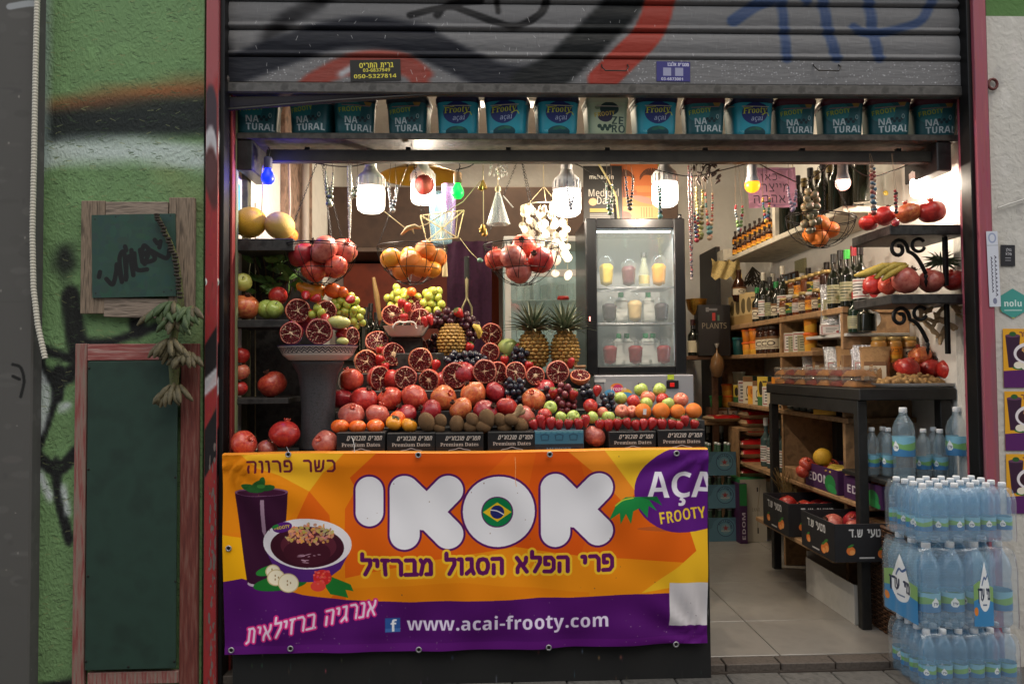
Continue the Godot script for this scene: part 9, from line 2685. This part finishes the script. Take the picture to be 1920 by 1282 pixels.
func build_right_shelves() -> void:
	var o := thing("corner_shelves", "pair of black shelves on scroll brackets at the white jamb", "shelf")
	for q in [[421, 440], [551, 569]]:
		var y1 := at(1740, q[0], -0.1).y
		var y0 := at(1740, q[1], -0.1).y
		part(o, "shelf", between(Vector3(1.626, y0, -0.42), Vector3(at(1824, 641, -0.1).x - 0.002, y1, -0.1), 0.003), M.black)
		# scroll bracket under each shelf
		var c := Vector3(1.66, y0 - 0.001, -0.14)
		var pts := []
		for k in 22:
			var f := k / 21.0
			var a := 2.6 * PI * (1.0 - f)
			var r := 0.012 + 0.03 * f
			pts.append(c + Vector3(0.02 + cos(a) * r * 0.9, -0.05 + sin(a) * r, 0))
		for k in 10:
			var f := k / 9.0
			pts.append(c + Vector3(0.06 + 0.07 * f, -0.06 - 0.09 * f + 0.02 * sin(f * PI), 0))
		part(o, "scroll_bracket", tube(pts, 0.008, 7), M.wire)
		part(o, "bracket_tip", lathe([Vector2(0, 0.02), Vector2(0.009, 0), Vector2(0.004, -0.012), Vector2(0.008, -0.02), Vector2(0, -0.05)], 8), M.wire, c + Vector3(0.13, -0.16, 0))
		var p2 := []
		for k in 16:
			var a := TAU * 0.85 * k / 15.0 + 0.6
			p2.append(c + Vector3(0.1 + cos(a) * 0.026, -0.035 + sin(a) * 0.026, 0.005))
		part(o, "scroll_ring", tube(p2, 0.007, 6), M.wire)
		part(o, "wall_plate", between(Vector3(1.865, y0 - 0.2, -0.15), Vector3(1.88, y0 - 0.001, -0.13), 0.002), M.wire)
	for q in [[1629, 418, 17, -0.33, 0, 0.3], [1660, 405, 20, -0.27, 0, 0.1], [1704, 399, 22, -0.2, 3, 0.0], [1747, 397, 24.5, -0.17, 0, 0.0]]: pom(q[0], q[1], q[2], q[3], "pomegranate on the upper black shelf, %s from the bead strands" % nth([1629, 1660, 1704, 1747].find(q[0])), "pomegranates on the upper black shelf", q[4], q[5])
	for q in [[1640, 534, 20, -0.3, 0, 0.8], [1665, 535, 18, -0.22, 1, 1.0], [1697, 525, 27, -0.18, 4, 0.4], [1747, 527, 24, -0.18, 4, 0.0], [1789, 526, 21, -0.2, 0, 0.0]]: pom(q[0], q[1], q[2], q[3], "pomegranate on the lower black shelf, %s from the banana tips" % nth([1640, 1665, 1697, 1747, 1789].find(q[0])), "pomegranates on the lower black shelf", q[4], q[5])
	var bb := thing("banana_bunch", "three ripe bananas lying over the pomegranates on the lower black shelf", "bananas")
	for q in [[[1603, 517], [1625, 512], [1655, 500], [1690, 494]], [[1642, 522], [1655, 508], [1678, 498], [1700, 494]], [[1655, 525], [1668, 513], [1688, 503], [1704, 497]]]:
		var pts := []
		for e in q: pts.append(at(e[0], e[1], -0.16))
		part(bb, "banana", banana(pts, 0.017), M.banana_skin)
	# pineapple leaves lying between the shelves
	var pl := thing("pineapple_leaves", "spiky dark pineapple leaves lying between the black shelves", "pineapple leaves", at(1762, 492, -0.22))
	var lm := nmat([rgb(50, 66, 44), rgb(80, 96, 66)], 0.05, 12.0, 0.55)
	for k in 26:
		var g := TAU * k / 26.0 * 1.0
		var l := rnd(0.07, 0.12)
		var d := Vector3(sin(g), absf(cos(g)) * 0.7 * (1 if k % 3 else -0.3), cos(g) * 0.4)
		var sd := d.cross(Vector3.BACK).normalized()
		var pp := PackedVector3Array()
		for q in 5:
			var t := q / 4.0
			var ce := d * l * t + Vector3(0, -0.05 * t * t * l * 10 * 0.5, 0.01)
			var wd := 0.009 * (1 - t * 0.96)
			pp.append_array([ce - sd * wd, ce + Vector3(0, 0, 0.003), ce + sd * wd])
		var lg := Geo.new()
		lg.grid(pp, 5, 3)
		part(pl, "leaf", lg.mesh(), lm)
	# ginger roots hung under the lower shelf
	var go := thing("hanging_ginger", "cluster of knobbly ginger roots hung under the lower black shelf", "ginger")
	var gi := 0
	for q in [[1735, 580, 0.035], [1722, 600, 0.04], [1762, 585, 0.03], [1745, 615, 0.04], [1790, 575, 0.035], [1778, 605, 0.045], [1768, 628, 0.04], [1800, 592, 0.02], [1728, 582, 0.03], [1752, 600, 0.03]]:
		ginger(go, at(q[0], q[1], -0.2 + 0.01 * (gi % 3)), q[2], 11 + gi * 3)
		gi += 1
	solo("iron_nail", tube([at(1796, 357, -0.1), at(1822, 354, -0.1)], 0.0018, 5), M.wire, Vector3.ZERO, "long dark nail in the white jamb above the upper black shelf", "nail")
	solo("wall_ornament", lathe([Vector2(0, 0.004), Vector2(0.012, 0.003), Vector2(0.012, 0), Vector2(0, 0)], 12), mat(rgb(150, 130, 40), 0.5), at(1661, 362, -0.62), "small brass disc on the white wall above the upper black shelf", "ornament", "", Vector3(PI / 2, 0, 0))

# ------------------------------------------------------------------ bottled water
func pet_shape(r: float, h: float) -> ArrayMesh:
	var pr := [Vector2(0, h * 0.93), Vector2(r * 0.38, h * 0.93), Vector2(r * 0.38, h * 0.9), Vector2(r * 0.44, h * 0.88), Vector2(r * 0.8, h * 0.8), Vector2(r * 0.97, h * 0.72), Vector2(r, h * 0.66), Vector2(r * 0.98, h * 0.6), Vector2(r * 0.9, h * 0.56), Vector2(r * 0.98, h * 0.52), Vector2(r * 0.99, h * 0.45), Vector2(r * 0.93, h * 0.43), Vector2(r * 0.98, h * 0.41), Vector2(r * 0.97, h * 0.2), Vector2(r * 0.93, h * 0.18), Vector2(r * 0.99, h * 0.16), Vector2(r * 0.99, h * 0.12), Vector2(r * 0.94, h * 0.105), Vector2(r * 0.99, h * 0.09), Vector2(r * 0.99, h * 0.04), Vector2(r * 0.86, 0), Vector2(0, 0)]
	return lathe(pr, 20)

func build_water() -> void:
	var li := ink(256, 64, Rect2(0, 0, 120, 30), rgb(120, 176, 200))
	li.poly([0, 10, 20, 6, 50, 12, 80, 7, 120, 11, 120, 22, 0, 22], rgb(112, 164, 100))
	li.poly([0, 20, 30, 16, 60, 21, 90, 17, 120, 20, 120, 30, 0, 30], rgb(60, 120, 170))
	for q in [36, 96]:
		li.poly([q, 6, q + 6, 14, q + 6, 19, q + 3, 22, q - 3, 22, q - 6, 19, q - 6, 14], rgb(226, 232, 236))
		li.heb("עדן", q + 4.5, 15, 3, 0.8, rgb(30, 50, 90))
	var lm := tmat(li.tex(), 0.35)
	var blue := mat(rgb(120, 170, 206), 0.4)
	var small := pet_shape(0.0284, 0.205)
	var big := pet_shape(0.043, 0.3)
	var cap_s := lathe([Vector2(0, 0.0165), Vector2(0.011, 0.0165), Vector2(0.0125, 0.015), Vector2(0.0128, 0), Vector2(0, 0)], 14)
	var packs := [[0.0, small, 0.0284, 0.205, 6, 4, "lowest"], [0.212, big, 0.043, 0.3, 4, 3, "middle"], [0.516, small, 0.0284, 0.205, 6, 4, "topmost"]]
	var x0 := 1.545
	var z0 := 0.2
	for p in packs:
		var r: float = p[2]
		var h: float = p[3]
		var o := thing("water_pack", "shrink wrapped pack of %s water bottles, %s of the stack by the entrance" % ["large" if r > 0.04 else "small", p[6]], "water pack", Vector3(x0, p[0] + 0.002, z0))
		var gap: float = (0.35 if r < 0.04 else 0.352) / p[4]
		for rz in p[5]:
			for q in p[4]:
				var b := part(o, "bottle", p[1], M.water, Vector3(r + q * gap + rnd(-0.0008, 0.0008), 0.001, -r - rz * gap), Vector3(0, rnd(-3, 3), 0))
				part(b, "cap", cap_s, M.capw, Vector3(0, h * 0.925, 0), Vector3.ZERO, Vector3.ONE * (1.0 if r < 0.04 else 1.25))
				if rz < 1 or q < 1: part(b, "label", band(r, h * 0.22, 0.0, TAU * 0.999, 20), lm, Vector3(0, h * (0.2 if r < 0.04 else 0.2), 0), Vector3(0, rnd(-0.4, 0.4) + PI, 0))
		# the film: hugs the shoulders of the outer bottles
		var pf := PackedVector3Array()
		var W := 0.352
		var D: float = gap * p[5] + 0.004
		var rows := [[0.82, 0.93, -0.02], [0.93, 0.9, -0.012], [0.985, 0.8, -0.004], [1.0, 0.68, 0.001], [1.0, 0.4, 0.0], [1.0, 0.12, 0.001], [0.995, 0.0, -0.002]]
		for a in rows:
			for q in 65:
				var f := q / 64.0 * 4.0
				var sd := int(minf(f, 3.999))
				var t := f - sd
				var wob: float = 0.003 * sin(t * PI * 2.0 * (p[4] if sd % 2 == 0 else p[5])) + a[2]
				var pt := Vector3.ZERO
				if sd == 0: pt = Vector3(W * t, 0, 0.002 + wob)
				elif sd == 1: pt = Vector3(W + wob, 0, -D * t)
				elif sd == 2: pt = Vector3(W * (1 - t), 0, -D - wob)
				else: pt = Vector3(-0.001 - wob, 0, -D * (1 - t))
				pt.y = a[1] * h + 0.002 + 0.004 * sin(q * 0.7)
				pf.append(pt)
		var fg := Geo.new()
		fg.grid(pf, rows.size(), 65, false)
		part(o, "film", fg.mesh(), M.film)
		if r > 0.04:
			var ei := ink(192, 256, Rect2(0, 0, 75, 100), Color(0.7, 0.84, 0.92, 0.18))
			ei.poly([0, 44, 20, 38, 75, 48, 75, 70, 0, 74], rgb(128, 168, 104))
			ei.poly([0, 66, 30, 60, 75, 68, 75, 100, 0, 100], rgb(58, 132, 186))
			ei.ell(8, 80, 7, 6, rgb(220, 130, 50))
			ei.poly([40, 12, 58, 44, 62, 58, 56, 74, 40, 80, 24, 74, 18, 58, 22, 44], rgb(226, 230, 234))
			ei.ell(40, 58, 22, 22, rgb(226, 230, 234))
			ei.line([30, 44, 38, 34, 44, 36, 52, 30], 3, rgb(60, 90, 140), true)
			ei.heb("מי עדן", 60, 50, 13, 3.4, rgb(26, 40, 70), 0.62, 0.16)
			ei.rect(32, 70, 16, 2, rgb(90, 110, 140))
			var em := tmat(ei.tex(), 0.3, 0.3)
			em.transparency = BaseMaterial3D.TRANSPARENCY_ALPHA
			for side in 2:
				var cols := 3 if side == 0 else 1
				var pw: float = D * 0.86 if side == 0 else gap * 0.8
				var gp := PackedVector3Array()
				for rr in 9:
					for q in cols * 8 + 1:
						var t := q / (cols * 8.0)
						var yy := h * (0.9 - 0.86 * rr / 8.0)
						var bulge: float = 0.005 + 0.004 * absf(sin(t * PI * cols)) * (0.35 if rr < 1 else 1.0) - (0.012 if rr < 1 else 0.0)
						if side == 0: gp.append(Vector3(-bulge, yy, -D * 0.93 + pw * t))
						else: gp.append(Vector3(gap * 2.1 + pw * t, yy, bulge - 0.001))
				var pg := Geo.new()
				pg.grid(gp, 9, cols * 8 + 1)
				part(o, "printed_film", pg.mesh(), em)
	# loose bottles on the shelf under the table
	var ys := 0.6755
	var wk := -1
	for q in [[1618, -0.42], [1636, -0.38], [1657, -0.42], [1667, -0.36], [1733, -0.28], [1752, -0.36], [1764, -0.26]]:
		var px := at(q[0], 860, q[1])
		wk += 1
		var o := thing("water_bottle", "small clear water bottle, %s from the near table leg on the shelf" % nth(wk), "bottle", Vector3(px.x, ys, q[1]), "small water bottles under the black table")
		part(o, "shell", small, M.pet)
		part(o, "cap", cap_s, M.capw, Vector3(0, 0.19, 0))
		part(o, "label", band(0.0284, 0.05, 0.0, TAU * 0.999, 20), lm, Vector3(0, 0.04, 0), Vector3(0, PI + rnd(-0.5, 0.5), 0))
	for q in [[1696, -0.24, "beside the small bottles"], [1797, -0.24, "beside the white jamb"]]:
		var px := at(q[0], 860, q[1])
		var o := thing("water_bottle", "large clear water bottle %s on the shelf under the table" % q[2], "bottle", Vector3(px.x, ys, q[1]))
		part(o, "shell", big, M.pet)
		part(o, "cap", cap_s, M.capw, Vector3(0, 0.278, 0), Vector3.ZERO, Vector3.ONE * 1.25)
		part(o, "label", band(0.043, 0.08, 0.0, TAU * 0.999, 20), lm, Vector3(0, 0.1, 0), Vector3(0, PI, 0))
